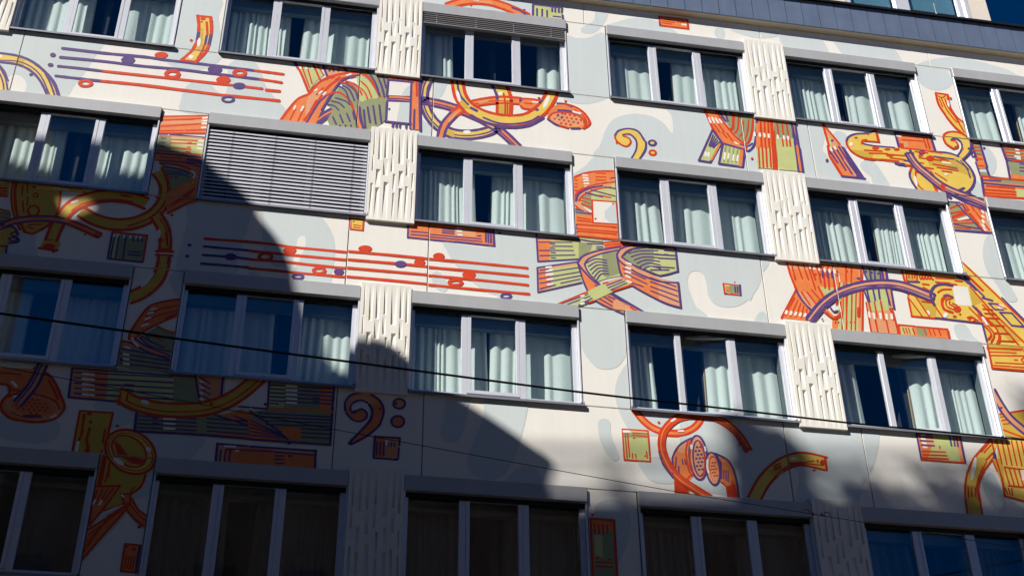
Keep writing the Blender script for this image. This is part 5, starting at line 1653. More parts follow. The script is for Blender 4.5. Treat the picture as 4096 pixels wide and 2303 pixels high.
M('painted_violin','large yellow stringed instrument with red and purple outline at the right edge','''
f y 0 15001 -4867 16008 -4873 16395 -5280 16931 -6072 17061 -6246 16256 -6179 16232 -5792 15425 -5788 15008 -5788 15013 -5401
f y 0 16168 -4569 16356 -4777 16729 -5244 17054 -5666 17156 -5860 17048 -6300 16911 -6154 16376 -5365 16137 -4858
f Y 0 16370 -5394 16934 -6071 16691 -6149 16434 -5771
f Y 0 15137 -5388 15352 -5420 15505 -5513 15432 -5752 15286 -5754
f Y 0 16164 -5081 16351 -5368 16154 -5472 16153 -5250
f Y 0 15058 -4894 15267 -4899 15260 -5069 15046 -5092
f c 0 15864 -5086 16142 -5089 16136 -5466 15844 -5477
S r 38 15001 -4867 15023 -5372
S r 37 15010 -5415 15008 -5788
S r 40 15000 -5789 15425 -5788
S p 40 15427 -5780 16254 -5803
S p 40 16249 -5804 16253 -6160
S r 38 16148 -4571 17156 -5860
S r 59 16149 -4800 16405 -5125
S r 35 16190 -5079 16446 -5496
S r 35 16446 -5496 17054 -6273
s p 47 15995 -4874 16202 -5021 16280 -5125
S p 44 16370 -5283 16536 -5321
S p 41 16131 -4887 16402 -5251
S p 35 16459 -5384 16622 -5381
S p 35 16622 -5381 16698 -5483
S p 35 16698 -5483 16545 -5499
S p 35 16545 -5499 16459 -5384
f c 0 16593 -5398 16709 -5385 16753 -5464 16625 -5477
S r 26 16593 -5398 16753 -5464
S p 38 16621 -5547 16835 -5538
S p 38 16835 -5538 17001 -5795
S p 38 17001 -5795 16776 -5790
S p 38 16776 -5790 16621 -5547
S p 41 16729 -5244 17035 -5655
S r 37 16338 -5425 16810 -6164
f o 0 16205 -5466 16281 -5568 16257 -5789 16185 -5783
S r 29 15273 -4870 15234 -5071
S r 29 15234 -5071 15045 -5098
S r 29 15045 -5098 15070 -4893
S r 29 15070 -4893 15273 -4870
S p 41 15069 -5098 15269 -5084
S r 23 15115 -4922 15097 -5017
S r 23 15171 -4924 15158 -5018
S r 23 15225 -4926 15200 -5005
c r 26 15345 -4961 15336 -4990 15324 -5012 15311 -5021 15301 -5015 15297 -4994 15299 -4966 15308 -4937 15320 -4915 15333 -4906 15343 -4912 15347 -4932
c r 26 15396 -4955 15387 -4984 15374 -5006 15362 -5015 15352 -5009 15347 -4989 15350 -4960 15359 -4931 15371 -4909 15384 -4900 15394 -4907 15398 -4927
c r 26 15449 -4949 15440 -4978 15428 -5000 15415 -5009 15405 -5003 15401 -4983 15403 -4954 15412 -4925 15424 -4903 15437 -4894 15447 -4901 15451 -4921
c r 26 15505 -4943 15496 -4972 15483 -4994 15470 -5003 15461 -4997 15456 -4977 15459 -4948 15468 -4919 15480 -4897 15493 -4888 15503 -4894 15507 -4915
s r 41 15502 -4972 15532 -5005
S r 32 15591 -4962 15918 -4945
S r 32 15573 -5048 15943 -5063
S r 32 15324 -5117 15435 -5119
S r 32 15323 -5187 15413 -5233
S r 32 15243 -5472 15438 -5479
S r 32 15697 -5048 15822 -5046
S r 33 15936 -4980 16061 -4980
s p 47 15422 -5288 15543 -5135 15690 -5083 15863 -5092
s r 29 15568 -5258 15668 -5191 15822 -5169
s r 49 15749 -5638 15613 -5584 15610 -5420 15718 -5311 15813 -5329
s r 26 15786 -5579 15675 -5523 15688 -5397 15795 -5358
s r 26 15823 -5521 15734 -5475 15747 -5410
s p 38 15668 -5317 15746 -5294 15813 -5329
F r 0 15921 -5557 15890 -5607 15836 -5631 15791 -5617 15780 -5572 15811 -5522 15865 -5497 15910 -5511
s r 26 15857 -5476 15787 -5456
F w 0 15637 -5732 15601 -5757 15572 -5752 15566 -5721 15588 -5681 15624 -5656 15653 -5661 15659 -5692
F w 0 15340 -5683 15335 -5723 15316 -5748 15293 -5743 15279 -5712 15283 -5672 15303 -5647 15326 -5652
F r 0 15807 -5713 15793 -5732 15767 -5742 15743 -5737 15737 -5721 15751 -5702 15777 -5692 15800 -5697
F r 0 15900 -5658 15891 -5672 15875 -5679 15862 -5675 15859 -5662 15868 -5647 15884 -5640 15897 -5644
s r 35 16002 -5720 16081 -5693 16166 -5758
c r 26 16125 -5743 16114 -5763 16092 -5779 16066 -5787 16042 -5784 16027 -5772 16024 -5753 16035 -5733 16056 -5717 16083 -5709 16107 -5712 16122 -5724
S r 26 15027 -5454 15187 -5764
S r 26 15147 -5400 15311 -5751
S r 26 15452 -5532 15554 -5753
S r 26 16072 -5508 16244 -5736
S r 26 16199 -5495 16345 -5726
S r 26 16218 -5630 16421 -5827
S p 38 16154 -5472 16288 -5650
S r 26 16319 -5509 16494 -5505
S r 26 16336 -5596 16531 -5589
S r 26 16353 -5684 16568 -5675
S r 26 16380 -5825 16628 -5814
S r 26 16409 -5976 16692 -5961
S r 26 16436 -6121 16754 -6103
s r 43 16288 -5650 16465 -5849 16490 -6062 16378 -6233 16241 -6299
s r 34 16270 -5842 16358 -5995 16284 -6109
s r 31 16285 -5773 16409 -5990 16321 -6159
s r 34 16512 -6020 16471 -6144
s w 46 16279 -5692 16327 -5809
f y 0 16247 -6188 17078 -6178 16961 -6650 16227 -6662
f Y 0 16247 -6188 16907 -6181 16877 -6303 16247 -6325
S r 39 16245 -6193 16229 -6654
S r 39 16220 -6660 16960 -6655
S r 37 16224 -6288 16890 -6249
S r 28 16240 -6358 16721 -6332
S r 28 16261 -6424 16860 -6377
S r 28 16660 -6385 16733 -6384
S r 28 16664 -6469 16713 -6470
S r 28 16304 -6556 16822 -6533
S r 28 16267 -6612 16559 -6605
S r 28 16583 -6608 16805 -6602
S r 28 16650 -6273 16811 -6265
s r 28 16854 -6398 16789 -6457 16815 -6502
''')
M('painted_earphones','pair of orange earphones with speckled faces and a looping orange cord','''
s2 o 85 10147 -7908 10284 -8107 10445 -8240 10674 -8299 10911 -8270 11104 -8154 11241 -7954
s r 37 10114 -7938 10253 -8141 10424 -8281 10665 -8343 10917 -8312 11128 -8185 11273 -7977
s r 37 10181 -7877 10315 -8073 10466 -8199 10683 -8255 10905 -8228 11080 -8123 11209 -7932
f o 0 10694 -9238 10713 -8927 10704 -8726 10794 -8526 10989 -8365 11076 -8342 10978 -8614 10994 -8838 11021 -8959 10917 -9067 10908 -9283 10697 -9281
f r 0 10713 -9082 10880 -9136 10899 -9278 10697 -9281
f O 0 10816 -8513 10964 -8397 10967 -8614 10797 -8617
s p 31 11021 -8358 10829 -8489 10712 -8680 10697 -8816 10720 -8993
s r 27 10963 -8409 10914 -8619 10941 -8909 10988 -8973
s r 26 10999 -8972 10910 -9023 10885 -9268
S r 28 10710 -9038 10701 -9277
S p 22 10847 -8726 10856 -8804
S p 22 10886 -8723 10900 -8801
S p 22 10759 -8699 10726 -8926
S p 21 10783 -8843 10778 -8978
F O 0 11232 -8654 11212 -8837 11162 -8976 11096 -9034 11030 -8998 10983 -8876 10966 -8699 10985 -8515 11035 -8372 11103 -8311 11169 -8349 11217 -8475
c p 36 11237 -8653 11216 -8836 11164 -8976 11096 -9034 11028 -8998 10979 -8876 10962 -8700 10981 -8516 11033 -8373 11103 -8311 11172 -8348 11221 -8474
F O 0 11199 -8667 11186 -8813 11152 -8924 11106 -8969 11062 -8939 11030 -8840 11019 -8698 11032 -8551 11066 -8438 11112 -8391 11157 -8422 11189 -8524
c p 24 11199 -8672 11185 -8820 11151 -8932 11106 -8978 11062 -8947 11030 -8846 11019 -8703 11032 -8553 11066 -8439 11112 -8391 11157 -8423 11189 -8526
F p 0 11091 -8570 11078 -8586 11057 -8588 11048 -8573 11060 -8556 11081 -8554
F p 0 11089 -8692 11077 -8709 11056 -8711 11047 -8696 11059 -8679 11080 -8677
F p 0 11088 -8814 11076 -8831 11055 -8833 11046 -8818 11058 -8801 11079 -8800
F p 0 11118 -8503 11106 -8520 11085 -8522 11075 -8507 11088 -8490 11109 -8488
F p 0 11145 -8560 11133 -8577 11111 -8579 11102 -8564 11114 -8547 11136 -8545
F p 0 11117 -8626 11105 -8643 11084 -8645 11074 -8630 11087 -8613 11108 -8611
F p 0 11144 -8683 11132 -8700 11110 -8701 11101 -8686 11113 -8670 11135 -8668
F p 0 11116 -8749 11104 -8765 11083 -8767 11073 -8752 11085 -8736 11107 -8734
F p 0 11142 -8805 11130 -8822 11109 -8823 11100 -8809 11112 -8792 11133 -8790
F p 0 11115 -8871 11103 -8887 11081 -8889 11072 -8874 11084 -8857 11106 -8856
F p 0 11173 -8494 11161 -8510 11139 -8512 11130 -8497 11142 -8480 11164 -8478
F p 0 11172 -8617 11159 -8634 11138 -8635 11129 -8620 11141 -8604 11162 -8602
F p 0 11198 -8674 11186 -8690 11165 -8692 11155 -8677 11168 -8660 11189 -8659
F p 0 11170 -8740 11158 -8756 11137 -8758 11128 -8743 11140 -8726 11161 -8725
F p 0 11169 -8861 11157 -8878 11136 -8880 11126 -8865 11138 -8848 11160 -8847
s r 22 11134 -8406 11192 -8596 11177 -8869 11104 -8968
s r 24 11004 -8429 10963 -8705 10992 -8928
S w 39 11010 -8485 11006 -8532
S w 29 11218 -8491 11219 -8549
f o 0 11422 -8635 11555 -8693 11638 -8912 11657 -9288 11483 -9285 11479 -9114 11413 -9041
f r 0 11490 -9113 11622 -9058 11650 -9288 11483 -9285
s p 31 11300 -8576 11456 -8621 11584 -8725 11645 -8945 11658 -9277
s r 24 11412 -9048 11479 -9114 11490 -9278
S p 19 11475 -8846 11456 -8993
S p 19 11506 -8855 11490 -9013
S p 19 11537 -8864 11519 -9033
S p 19 11427 -8691 11452 -8757
S r 24 11583 -9028 11584 -9216
F O 0 11413 -8817 11403 -8951 11367 -9055 11315 -9101 11261 -9078 11218 -8992 11199 -8865 11208 -8730 11244 -8625 11297 -8577 11352 -8600 11395 -8688
c p 31 11413 -8817 11403 -8951 11367 -9055 11315 -9101 11261 -9078 11218 -8992 11199 -8865 11208 -8730 11244 -8625 11297 -8577 11352 -8600 11395 -8688
F r 0 11396 -8823 11390 -8931 11366 -9013 11330 -9049 11293 -9029 11264 -8959 11250 -8856 11256 -8748 11280 -8664 11316 -8627 11354 -8648 11383 -8720
F O 0 11391 -8839 11385 -8938 11364 -9014 11333 -9047 11300 -9028 11274 -8963 11262 -8867 11267 -8768 11288 -8690 11319 -8657 11353 -8676 11379 -8742
F r 0 11310 -8801 11299 -8815 11279 -8817 11271 -8804 11282 -8789 11301 -8787
F r 0 11292 -8858 11281 -8873 11261 -8875 11253 -8861 11264 -8846 11283 -8845
F r 0 11313 -8907 11302 -8922 11283 -8923 11275 -8910 11286 -8895 11305 -8894
F r 0 11328 -8743 11317 -8758 11298 -8759 11289 -8746 11300 -8731 11320 -8729
F r 0 11350 -8792 11339 -8807 11319 -8808 11311 -8795 11322 -8780 11342 -8778
F r 0 11332 -8849 11321 -8864 11301 -8866 11293 -8852 11304 -8838 11323 -8836
F r 0 11353 -8898 11342 -8913 11323 -8914 11315 -8901 11326 -8886 11345 -8885
F r 0 11335 -8956 11324 -8970 11305 -8972 11297 -8959 11308 -8944 11327 -8942
F r 0 11368 -8734 11357 -8749 11338 -8750 11329 -8737 11341 -8722 11360 -8720
F r 0 11372 -8841 11361 -8855 11341 -8857 11333 -8843 11344 -8829 11363 -8827
F r 0 11375 -8947 11364 -8962 11345 -8963 11337 -8950 11348 -8935 11367 -8934
s w 29 11234 -8707 11219 -8821 11232 -8910
s p 27 11374 -8582 11431 -8759 11419 -8985
s2 o 89 11218 -9320 10961 -9163 10764 -9023 10623 -8822 10549 -8557 10593 -8301 10754 -8097 10956 -7995 11175 -7967 11391 -7970 11598 -8072 11774 -8254 11899 -8494
s r 21 11224 -9311 10967 -9154 10771 -9015 10632 -8816 10559 -8555 10602 -8305 10760 -8106 10957 -8006 11173 -7979 11387 -7981 11591 -8082 11765 -8262 11889 -8501
s r 39 11243 -9281 10987 -9124 10795 -8989 10662 -8797 10591 -8547 10631 -8316 10777 -8133 10961 -8041 11169 -8015 11374 -8016 11569 -8113 11737 -8287 11859 -8522
s r 39 11192 -9359 10935 -9202 10732 -9058 10584 -8847 10506 -8567 10555 -8287 10731 -8062 10951 -7950 11180 -7919 11408 -7923 11628 -8031 11811 -8221 11938 -8466
s p 31 10501 -8629 10549 -8828 10680 -9030
S r 49 11825 -8477 11934 -8468
S w 32 10733 -8099 10790 -8057
S w 29 10827 -8259 10902 -8252
F r 0 10552 -8135 10545 -8149 10530 -8156 10515 -8152 10510 -8139 10517 -8125 10532 -8118 10547 -8123
F r 0 11784 -8404 11777 -8416 11764 -8422 11753 -8418 11749 -8407 11755 -8395 11768 -8389 11780 -8393
F p 0 10698 -8964 10692 -8974 10680 -8979 10668 -8976 10664 -8966 10670 -8957 10682 -8952 10693 -8955
''')
M('painted_green_note','light green note card with red outline left of the painted earphones','''
f g 0 9965 -8296 10356 -8293 10359 -8798 9967 -8798
f G 0 9972 -8353 10353 -8344 10348 -8414 9978 -8433
S r 27 9965 -8296 10356 -8293
S r 27 10356 -8293 10359 -8798
S r 26 10359 -8798 9967 -8798
S r 26 9967 -8798 9965 -8296
S r 22 10003 -8362 10011 -8769
S r 22 10040 -8352 10049 -8755
S r 22 10120 -8345 10342 -8341
S r 22 10118 -8382 10339 -8391
S r 21 10095 -8689 10094 -8763
S r 21 10140 -8692 10147 -8759
S r 22 10311 -8640 10317 -8745
S w 36 9984 -8334 10069 -8327
F r 0 10157 -8429 10150 -8441 10135 -8447 10120 -8444 10115 -8433 10122 -8421 10137 -8415 10152 -8418
F r 0 10300 -8713 10295 -8726 10284 -8732 10274 -8728 10271 -8715 10276 -8702 10287 -8696 10297 -8700
''')
M('painted_curved_tube','short arched yellow tube with red outline right of the earphones','''
s2 y 204 11887 -9293 12072 -8991 12305 -8755 12539 -8615 12763 -8568 13095 -8618
s r 39 11968 -9335 12144 -9046 12355 -8833 12557 -8714 12740 -8675 13058 -8724
s r 39 11807 -9251 11999 -8936 12254 -8676 12521 -8516 12786 -8460 13132 -8511
S r 40 13098 -8525 13094 -8725
f Y 0 12168 -8815 12313 -8690 12426 -8818 12241 -8922
s r 22 12086 -9135 12216 -8947 12388 -8775 12485 -8700
S r 25 12255 -8722 12370 -8668
S r 24 12261 -8758 12375 -8708
S r 24 12268 -8789 12375 -8742
S r 25 12509 -8675 12914 -8586
S r 25 12523 -8651 12712 -8625
s r 22 12529 -8692 12753 -8644 12992 -8649
F r 0 13081 -8607 13064 -8648 13033 -8666 13007 -8652 13001 -8613 13019 -8573 13049 -8554 13075 -8569
S r 30 12971 -8570 12970 -8604
F w 0 12641 -8568 12625 -8584 12590 -8593 12556 -8590 12544 -8576 12560 -8560 12595 -8551 12629 -8555
F r 0 12915 -8742 12906 -8755 12888 -8762 12872 -8758 12867 -8745 12876 -8732 12894 -8725 12910 -8729
''')
M('painted_striped_card','green card with orange edge and purple stripes under the lower right open window','''
f g 0 14670 -7937 15391 -7938 15390 -8426 14667 -8429
f o 0 14670 -7937 14880 -7939 14873 -8207 14764 -8417 14668 -8424
f O 0 14798 -7951 14948 -7943 14936 -8179 14797 -8190
f o 0 15337 -7954 15394 -7954 15387 -8422 15310 -8409
f O 0 15285 -7983 15354 -7982 15366 -8358 15320 -8361
S p 36 14670 -7937 14665 -8413
S p 34 15395 -7949 15387 -8422
S r 33 14661 -8425 14988 -8425
S r 33 14999 -8426 15390 -8426
S p 29 14678 -7980 14924 -7974
S p 29 14707 -8030 14920 -8030
S p 28 14706 -8097 14918 -8094
S p 28 14709 -8173 14926 -8170
S p 29 15219 -7969 15217 -8144
S p 29 15283 -7971 15273 -8147
S p 29 15333 -7974 15324 -8147
S r 28 14711 -8280 15089 -8264
S r 28 14707 -8339 15100 -8324
S r 28 14690 -8392 15110 -8382
S w 31 14742 -8003 14799 -8003
S w 31 14737 -8066 14792 -8066
S w 31 14739 -8135 14791 -8138
S w 31 14742 -8206 14794 -8207
S r 23 15013 -8168 15014 -8208
''')
M('painted_harp_horn','yellow horn and keyboard body with red stripes at the lower right edge','''
f y 0 15927 -7954 16022 -7994 15873 -8294 15684 -8521 15529 -8812 15504 -8997 15481 -9281 15239 -9287 15260 -9015 15326 -8781 15434 -8517 15620 -8243
f Y 0 15581 -8317 15767 -8302 15616 -8573 15474 -8490
f Y 0 15326 -8781 15529 -8812 15504 -8997 15481 -9281 15239 -9287 15260 -9015
s r 36 15919 -7959 15632 -8242 15519 -8369
s r 35 15500 -8394 15363 -8639 15270 -8946 15239 -9287
s r 34 15885 -8293 15676 -8526
s r 35 15663 -8546 15517 -8812 15493 -9043 15478 -9275
s r 25 15751 -8374 15548 -8671 15441 -8956
s r 23 15660 -8476 15516 -8766 15466 -9045
S r 26 15695 -8213 15875 -8030
S r 26 15740 -8221 15887 -8078
S r 26 15745 -8351 15878 -8222
S r 25 15343 -8837 15317 -9011
S r 25 15400 -8833 15372 -8984
S r 25 15455 -8840 15436 -8979
F w 0 15537 -8515 15472 -8656 15427 -8712 15426 -8651 15471 -8508 15536 -8365 15582 -8308 15582 -8370
f y 0 15995 -7960 16732 -7960 16462 -9042 15935 -8947 15942 -8595 15949 -8311
f Y 0 15856 -8319 16020 -8306 15941 -8942 15908 -8691
s r 34 15912 -7967 15920 -8337 15942 -8641
S r 36 15945 -8630 15919 -8939
S r 35 15914 -8940 16372 -9037
S r 28 15850 -8343 15888 -8529
S r 26 16004 -7971 15998 -8402
S r 26 16088 -7972 16080 -8403
S r 26 16172 -7972 16163 -8404
S r 26 16256 -7973 16246 -8404
S r 26 16340 -7973 16329 -8405
S r 26 16424 -7973 16412 -8406
S r 26 16026 -8459 16042 -8750
S r 26 16103 -8463 16119 -8756
S r 26 16181 -8466 16195 -8762
S r 26 16258 -8469 16271 -8768
S r 26 16336 -8473 16348 -8774
S r 31 16022 -8448 16509 -8481
S r 33 16028 -8763 16436 -8779
f c 0 16292 -8474 16512 -8469 16468 -8648 16272 -8651
S r 23 15955 -8803 15976 -8905
S r 23 16007 -8804 16016 -8909
S r 23 16063 -8806 16049 -8916
F p 0 15934 -8246 15927 -8294 15907 -8320 15886 -8308 15876 -8265 15883 -8217 15903 -8191 15924 -8203
S r 29 15972 -8010 15987 -8045
f Y 0 16131 -7520 16889 -7329 16738 -7936 16127 -7893
S r 35 16131 -7520 16785 -7363
S r 32 16151 -7789 16489 -7907
S r 24 16156 -7567 16243 -7548
S r 24 16165 -7628 16277 -7602
S r 24 16186 -7688 16333 -7663
s2 O 103 16134 -7094 16217 -7351 16348 -7600 16654 -7894
s p 46 16083 -7125 16168 -7384 16304 -7641 16613 -7937
s p 46 16184 -7063 16267 -7317 16393 -7559 16696 -7850
F p 0 16244 -7391 16233 -7406 16215 -7413 16199 -7409 16195 -7395 16206 -7380 16224 -7373 16240 -7377
s r 35 16273 -8975 16149 -9019 16282 -9032
s r 35 16256 -9045 16133 -9088 16265 -9102
s r 35 16239 -9115 16116 -9158 16248 -9171
s r 35 16223 -9184 16099 -9227 16231 -9240
s r 35 16206 -9253 16083 -9296 16215 -9309
''')
M('painted_shaded_earphone','dark orange earphone with speckled face in the shaded lower left wall','''
f o 0 1047 -8085 1541 -8060 1719 -8122 1854 -8253 1931 -8378 2031 -8587 2012 -8740 1869 -8859 1657 -8892 1398 -8861 1241 -8747 1203 -8617 1272 -8486 1278 -8405 1189 -8341 1096 -8334
F O 0 2007 -8668 1977 -8754 1879 -8820 1733 -8853 1567 -8847 1414 -8803 1304 -8730 1258 -8642 1286 -8555 1383 -8488 1529 -8454 1697 -8460 1851 -8504 1962 -8579
F o 0 1932 -8659 1898 -8732 1792 -8782 1644 -8797 1492 -8771 1378 -8713 1330 -8638 1362 -8565 1467 -8514 1616 -8499 1769 -8524 1885 -8583
F r 0 1419 -8639 1413 -8654 1395 -8656 1383 -8642 1389 -8626 1407 -8625
F r 0 1449 -8587 1443 -8603 1425 -8604 1413 -8590 1419 -8575 1437 -8573
F r 0 1489 -8641 1483 -8657 1465 -8658 1453 -8644 1460 -8629 1478 -8627
F r 0 1459 -8693 1453 -8708 1435 -8710 1423 -8696 1430 -8680 1447 -8679
F r 0 1519 -8590 1513 -8605 1495 -8607 1484 -8593 1490 -8577 1508 -8576
F r 0 1560 -8644 1554 -8659 1536 -8661 1524 -8647 1530 -8631 1548 -8630
F r 0 1530 -8695 1523 -8711 1506 -8712 1494 -8698 1500 -8683 1518 -8681
F r 0 1621 -8541 1614 -8556 1596 -8558 1585 -8544 1591 -8528 1609 -8527
F r 0 1590 -8592 1584 -8608 1566 -8609 1554 -8595 1561 -8580 1579 -8578
F r 0 1631 -8646 1624 -8662 1606 -8663 1595 -8649 1601 -8634 1619 -8632
F r 0 1600 -8698 1594 -8713 1576 -8715 1564 -8701 1571 -8685 1589 -8684
F r 0 1640 -8751 1634 -8767 1616 -8768 1605 -8754 1611 -8739 1629 -8738
F r 0 1692 -8543 1685 -8559 1667 -8560 1656 -8546 1662 -8531 1680 -8529
F r 0 1661 -8595 1655 -8610 1637 -8612 1625 -8598 1631 -8582 1649 -8581
F r 0 1701 -8649 1695 -8664 1677 -8666 1665 -8652 1672 -8636 1690 -8635
F r 0 1671 -8700 1665 -8716 1647 -8717 1635 -8703 1641 -8688 1659 -8686
F r 0 1711 -8754 1705 -8769 1687 -8771 1675 -8757 1681 -8742 1699 -8740
F r 0 1732 -8597 1726 -8613 1708 -8614 1696 -8600 1702 -8585 1720 -8583
F r 0 1772 -8651 1766 -8667 1748 -8668 1736 -8654 1743 -8639 1761 -8637
F r 0 1741 -8703 1735 -8718 1717 -8720 1706 -8706 1712 -8690 1730 -8689
F r 0 1803 -8600 1797 -8615 1779 -8617 1767 -8603 1773 -8587 1791 -8586
F r 0 1843 -8654 1837 -8669 1819 -8671 1807 -8657 1813 -8642 1831 -8640
F r 0 1812 -8705 1806 -8721 1788 -8722 1776 -8708 1783 -8693 1801 -8691
s r 40 1539 -8049 1739 -8131 1879 -8295 1964 -8463
s r 35 1134 -8341 1226 -8344 1283 -8404 1273 -8492 1213 -8606 1235 -8743 1380 -8858 1545 -8876
s r 35 1565 -8885 1763 -8879 1951 -8809 2037 -8673 2030 -8577 1960 -8441
s r 28 1279 -8524 1430 -8456 1670 -8467 1904 -8544 1979 -8657
s r 21 1359 -8754 1553 -8822 1768 -8804
S p 34 1532 -8803 1746 -8784
S w 39 1290 -8294 1357 -8360
S w 35 1360 -8517 1449 -8505
S w 32 1893 -8793 1952 -8762
S r 26 1100 -8168 1375 -8165
S r 26 1755 -8218 1880 -8405
S r 26 1829 -8322 1935 -8509
S r 26 1258 -8417 1608 -8429
s2 O 119 1639 -7984 1581 -8278 1504 -8460 1425 -8619
s p 24 1626 -7979 1568 -8272 1492 -8452 1413 -8610
s p 44 1584 -7961 1528 -8250 1455 -8424 1376 -8581
s p 44 1694 -8007 1634 -8306 1554 -8497 1473 -8657
''')
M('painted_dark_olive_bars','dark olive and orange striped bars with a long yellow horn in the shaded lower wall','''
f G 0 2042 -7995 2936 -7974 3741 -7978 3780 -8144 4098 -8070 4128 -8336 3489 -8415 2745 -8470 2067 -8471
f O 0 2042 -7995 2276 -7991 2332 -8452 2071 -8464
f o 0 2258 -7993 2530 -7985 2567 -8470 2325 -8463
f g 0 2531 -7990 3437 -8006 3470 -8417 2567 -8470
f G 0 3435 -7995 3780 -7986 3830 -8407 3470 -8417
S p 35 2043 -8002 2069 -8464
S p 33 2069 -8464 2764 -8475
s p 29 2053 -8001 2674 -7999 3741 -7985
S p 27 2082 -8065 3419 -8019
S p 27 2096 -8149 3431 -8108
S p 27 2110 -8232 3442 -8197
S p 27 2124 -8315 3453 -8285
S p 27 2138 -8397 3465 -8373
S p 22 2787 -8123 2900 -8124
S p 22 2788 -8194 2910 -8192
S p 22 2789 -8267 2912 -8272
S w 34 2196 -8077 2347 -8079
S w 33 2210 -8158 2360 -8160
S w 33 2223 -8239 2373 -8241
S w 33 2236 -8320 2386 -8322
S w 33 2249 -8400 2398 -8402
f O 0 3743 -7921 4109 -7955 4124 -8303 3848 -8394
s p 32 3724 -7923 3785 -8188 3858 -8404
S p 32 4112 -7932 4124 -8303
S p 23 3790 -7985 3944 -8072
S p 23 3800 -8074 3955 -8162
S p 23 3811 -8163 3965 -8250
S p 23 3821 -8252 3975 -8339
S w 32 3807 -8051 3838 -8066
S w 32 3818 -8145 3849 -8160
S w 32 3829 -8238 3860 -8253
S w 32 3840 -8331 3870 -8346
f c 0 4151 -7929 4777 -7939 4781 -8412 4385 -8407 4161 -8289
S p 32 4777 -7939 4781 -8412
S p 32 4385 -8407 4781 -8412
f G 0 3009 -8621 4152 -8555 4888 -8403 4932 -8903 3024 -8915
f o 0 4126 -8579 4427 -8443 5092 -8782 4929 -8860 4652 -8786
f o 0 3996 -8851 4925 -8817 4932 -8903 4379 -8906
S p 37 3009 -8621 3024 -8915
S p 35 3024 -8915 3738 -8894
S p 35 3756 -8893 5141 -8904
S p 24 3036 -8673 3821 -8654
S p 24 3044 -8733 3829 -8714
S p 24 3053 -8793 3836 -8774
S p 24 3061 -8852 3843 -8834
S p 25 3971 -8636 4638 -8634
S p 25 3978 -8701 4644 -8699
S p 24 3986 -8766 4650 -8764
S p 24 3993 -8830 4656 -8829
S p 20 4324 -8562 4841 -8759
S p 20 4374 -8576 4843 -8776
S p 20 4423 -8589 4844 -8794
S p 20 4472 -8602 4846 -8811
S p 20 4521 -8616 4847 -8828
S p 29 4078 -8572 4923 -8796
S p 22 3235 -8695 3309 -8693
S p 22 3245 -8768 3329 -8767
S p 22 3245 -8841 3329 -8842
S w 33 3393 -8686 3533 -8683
S w 33 3403 -8761 3543 -8758
S w 33 3412 -8836 3552 -8832
s2 Y 195 2748 -8371 2971 -8483 3299 -8546 3674 -8531 4007 -8453 4276 -8289 4487 -8079 4696 -7809
s r 25 2742 -8393 2967 -8506 3299 -8571 3678 -8555 4015 -8477 4289 -8311 4503 -8098 4713 -7827
s r 45 2720 -8465 2955 -8582 3301 -8648 3690 -8633 4041 -8552 4330 -8377 4553 -8157 4766 -7883
s r 45 2777 -8276 2987 -8383 3297 -8443 3658 -8428 3973 -8354 4223 -8201 4421 -8002 4626 -7735
S r 40 2760 -8259 2755 -8513
F r 0 2864 -8382 2859 -8442 2829 -8469 2791 -8448 2768 -8391 2774 -8331 2804 -8304 2842 -8325
f Y 0 2755 -8293 2834 -8319 2829 -8473 2774 -8478
S w 58 3069 -8448 3127 -8458
F r 0 4031 -8400 4024 -8416 4004 -8425 3982 -8420 3971 -8405 3978 -8389 3999 -8381 4021 -8385
s w 41 4551 -8432 4625 -8503
f G 0 4767 -7940 5696 -7942 5709 -8905 4589 -8914 4546 -8481 4791 -8422
f o 0 5480 -7989 5701 -7957 5707 -8358 5522 -8358
f g 0 4773 -8008 5008 -8009 5010 -8370 4789 -8400
f o 0 4514 -8546 5100 -8872 4589 -8914
S p 35 5697 -7958 5693 -8265
S p 36 5695 -8298 5699 -8906
S p 36 5699 -8906 4588 -8910
S p 32 4769 -7963 4786 -8412
S p 26 4794 -8024 5680 -8005
S p 25 4800 -8087 5684 -8068
S p 25 4805 -8150 5688 -8132
S p 25 4811 -8213 5692 -8195
S p 25 4817 -8275 5696 -8258
S p 21 5394 -8019 5482 -8018
S p 21 5405 -8178 5494 -8176
S p 21 5409 -8234 5497 -8233
S p 21 4811 -8320 4860 -8323
S p 21 4879 -8321 4928 -8323
S w 35 5019 -8019 5157 -8018
S w 35 5025 -8087 5162 -8086
S w 35 5030 -8155 5167 -8154
S w 34 5036 -8222 5173 -8221
S w 34 5042 -8289 5178 -8288
f o 0 4787 -8378 5703 -8365 5705 -8399 4791 -8422
S p 25 4662 -8489 5690 -8467
S p 25 4706 -8547 5693 -8515
S p 25 4750 -8605 5696 -8564
S p 25 4794 -8663 5700 -8612
S p 25 4951 -8695 5694 -8677
S p 25 4956 -8760 5698 -8742
S p 25 4962 -8825 5703 -8808
s p 31 4546 -8481 4852 -8671 5100 -8868
S r 20 4544 -8455 4626 -8514
f o 0 4950 -8684 5277 -8679 5292 -8874 5120 -8877
S p 20 4559 -8608 4958 -8782
S p 20 4565 -8669 4998 -8800
S p 20 4571 -8729 5038 -8819
S p 20 4576 -8790 5078 -8837
S p 20 4582 -8850 5118 -8856
F p 0 5155 -8933 5148 -8944 5129 -8950 5110 -8947 5102 -8937 5108 -8926 5127 -8920 5146 -8923
F p 0 4764 -8340 4760 -8358 4747 -8366 4733 -8360 4726 -8343 4730 -8326 4743 -8317 4757 -8323
''')
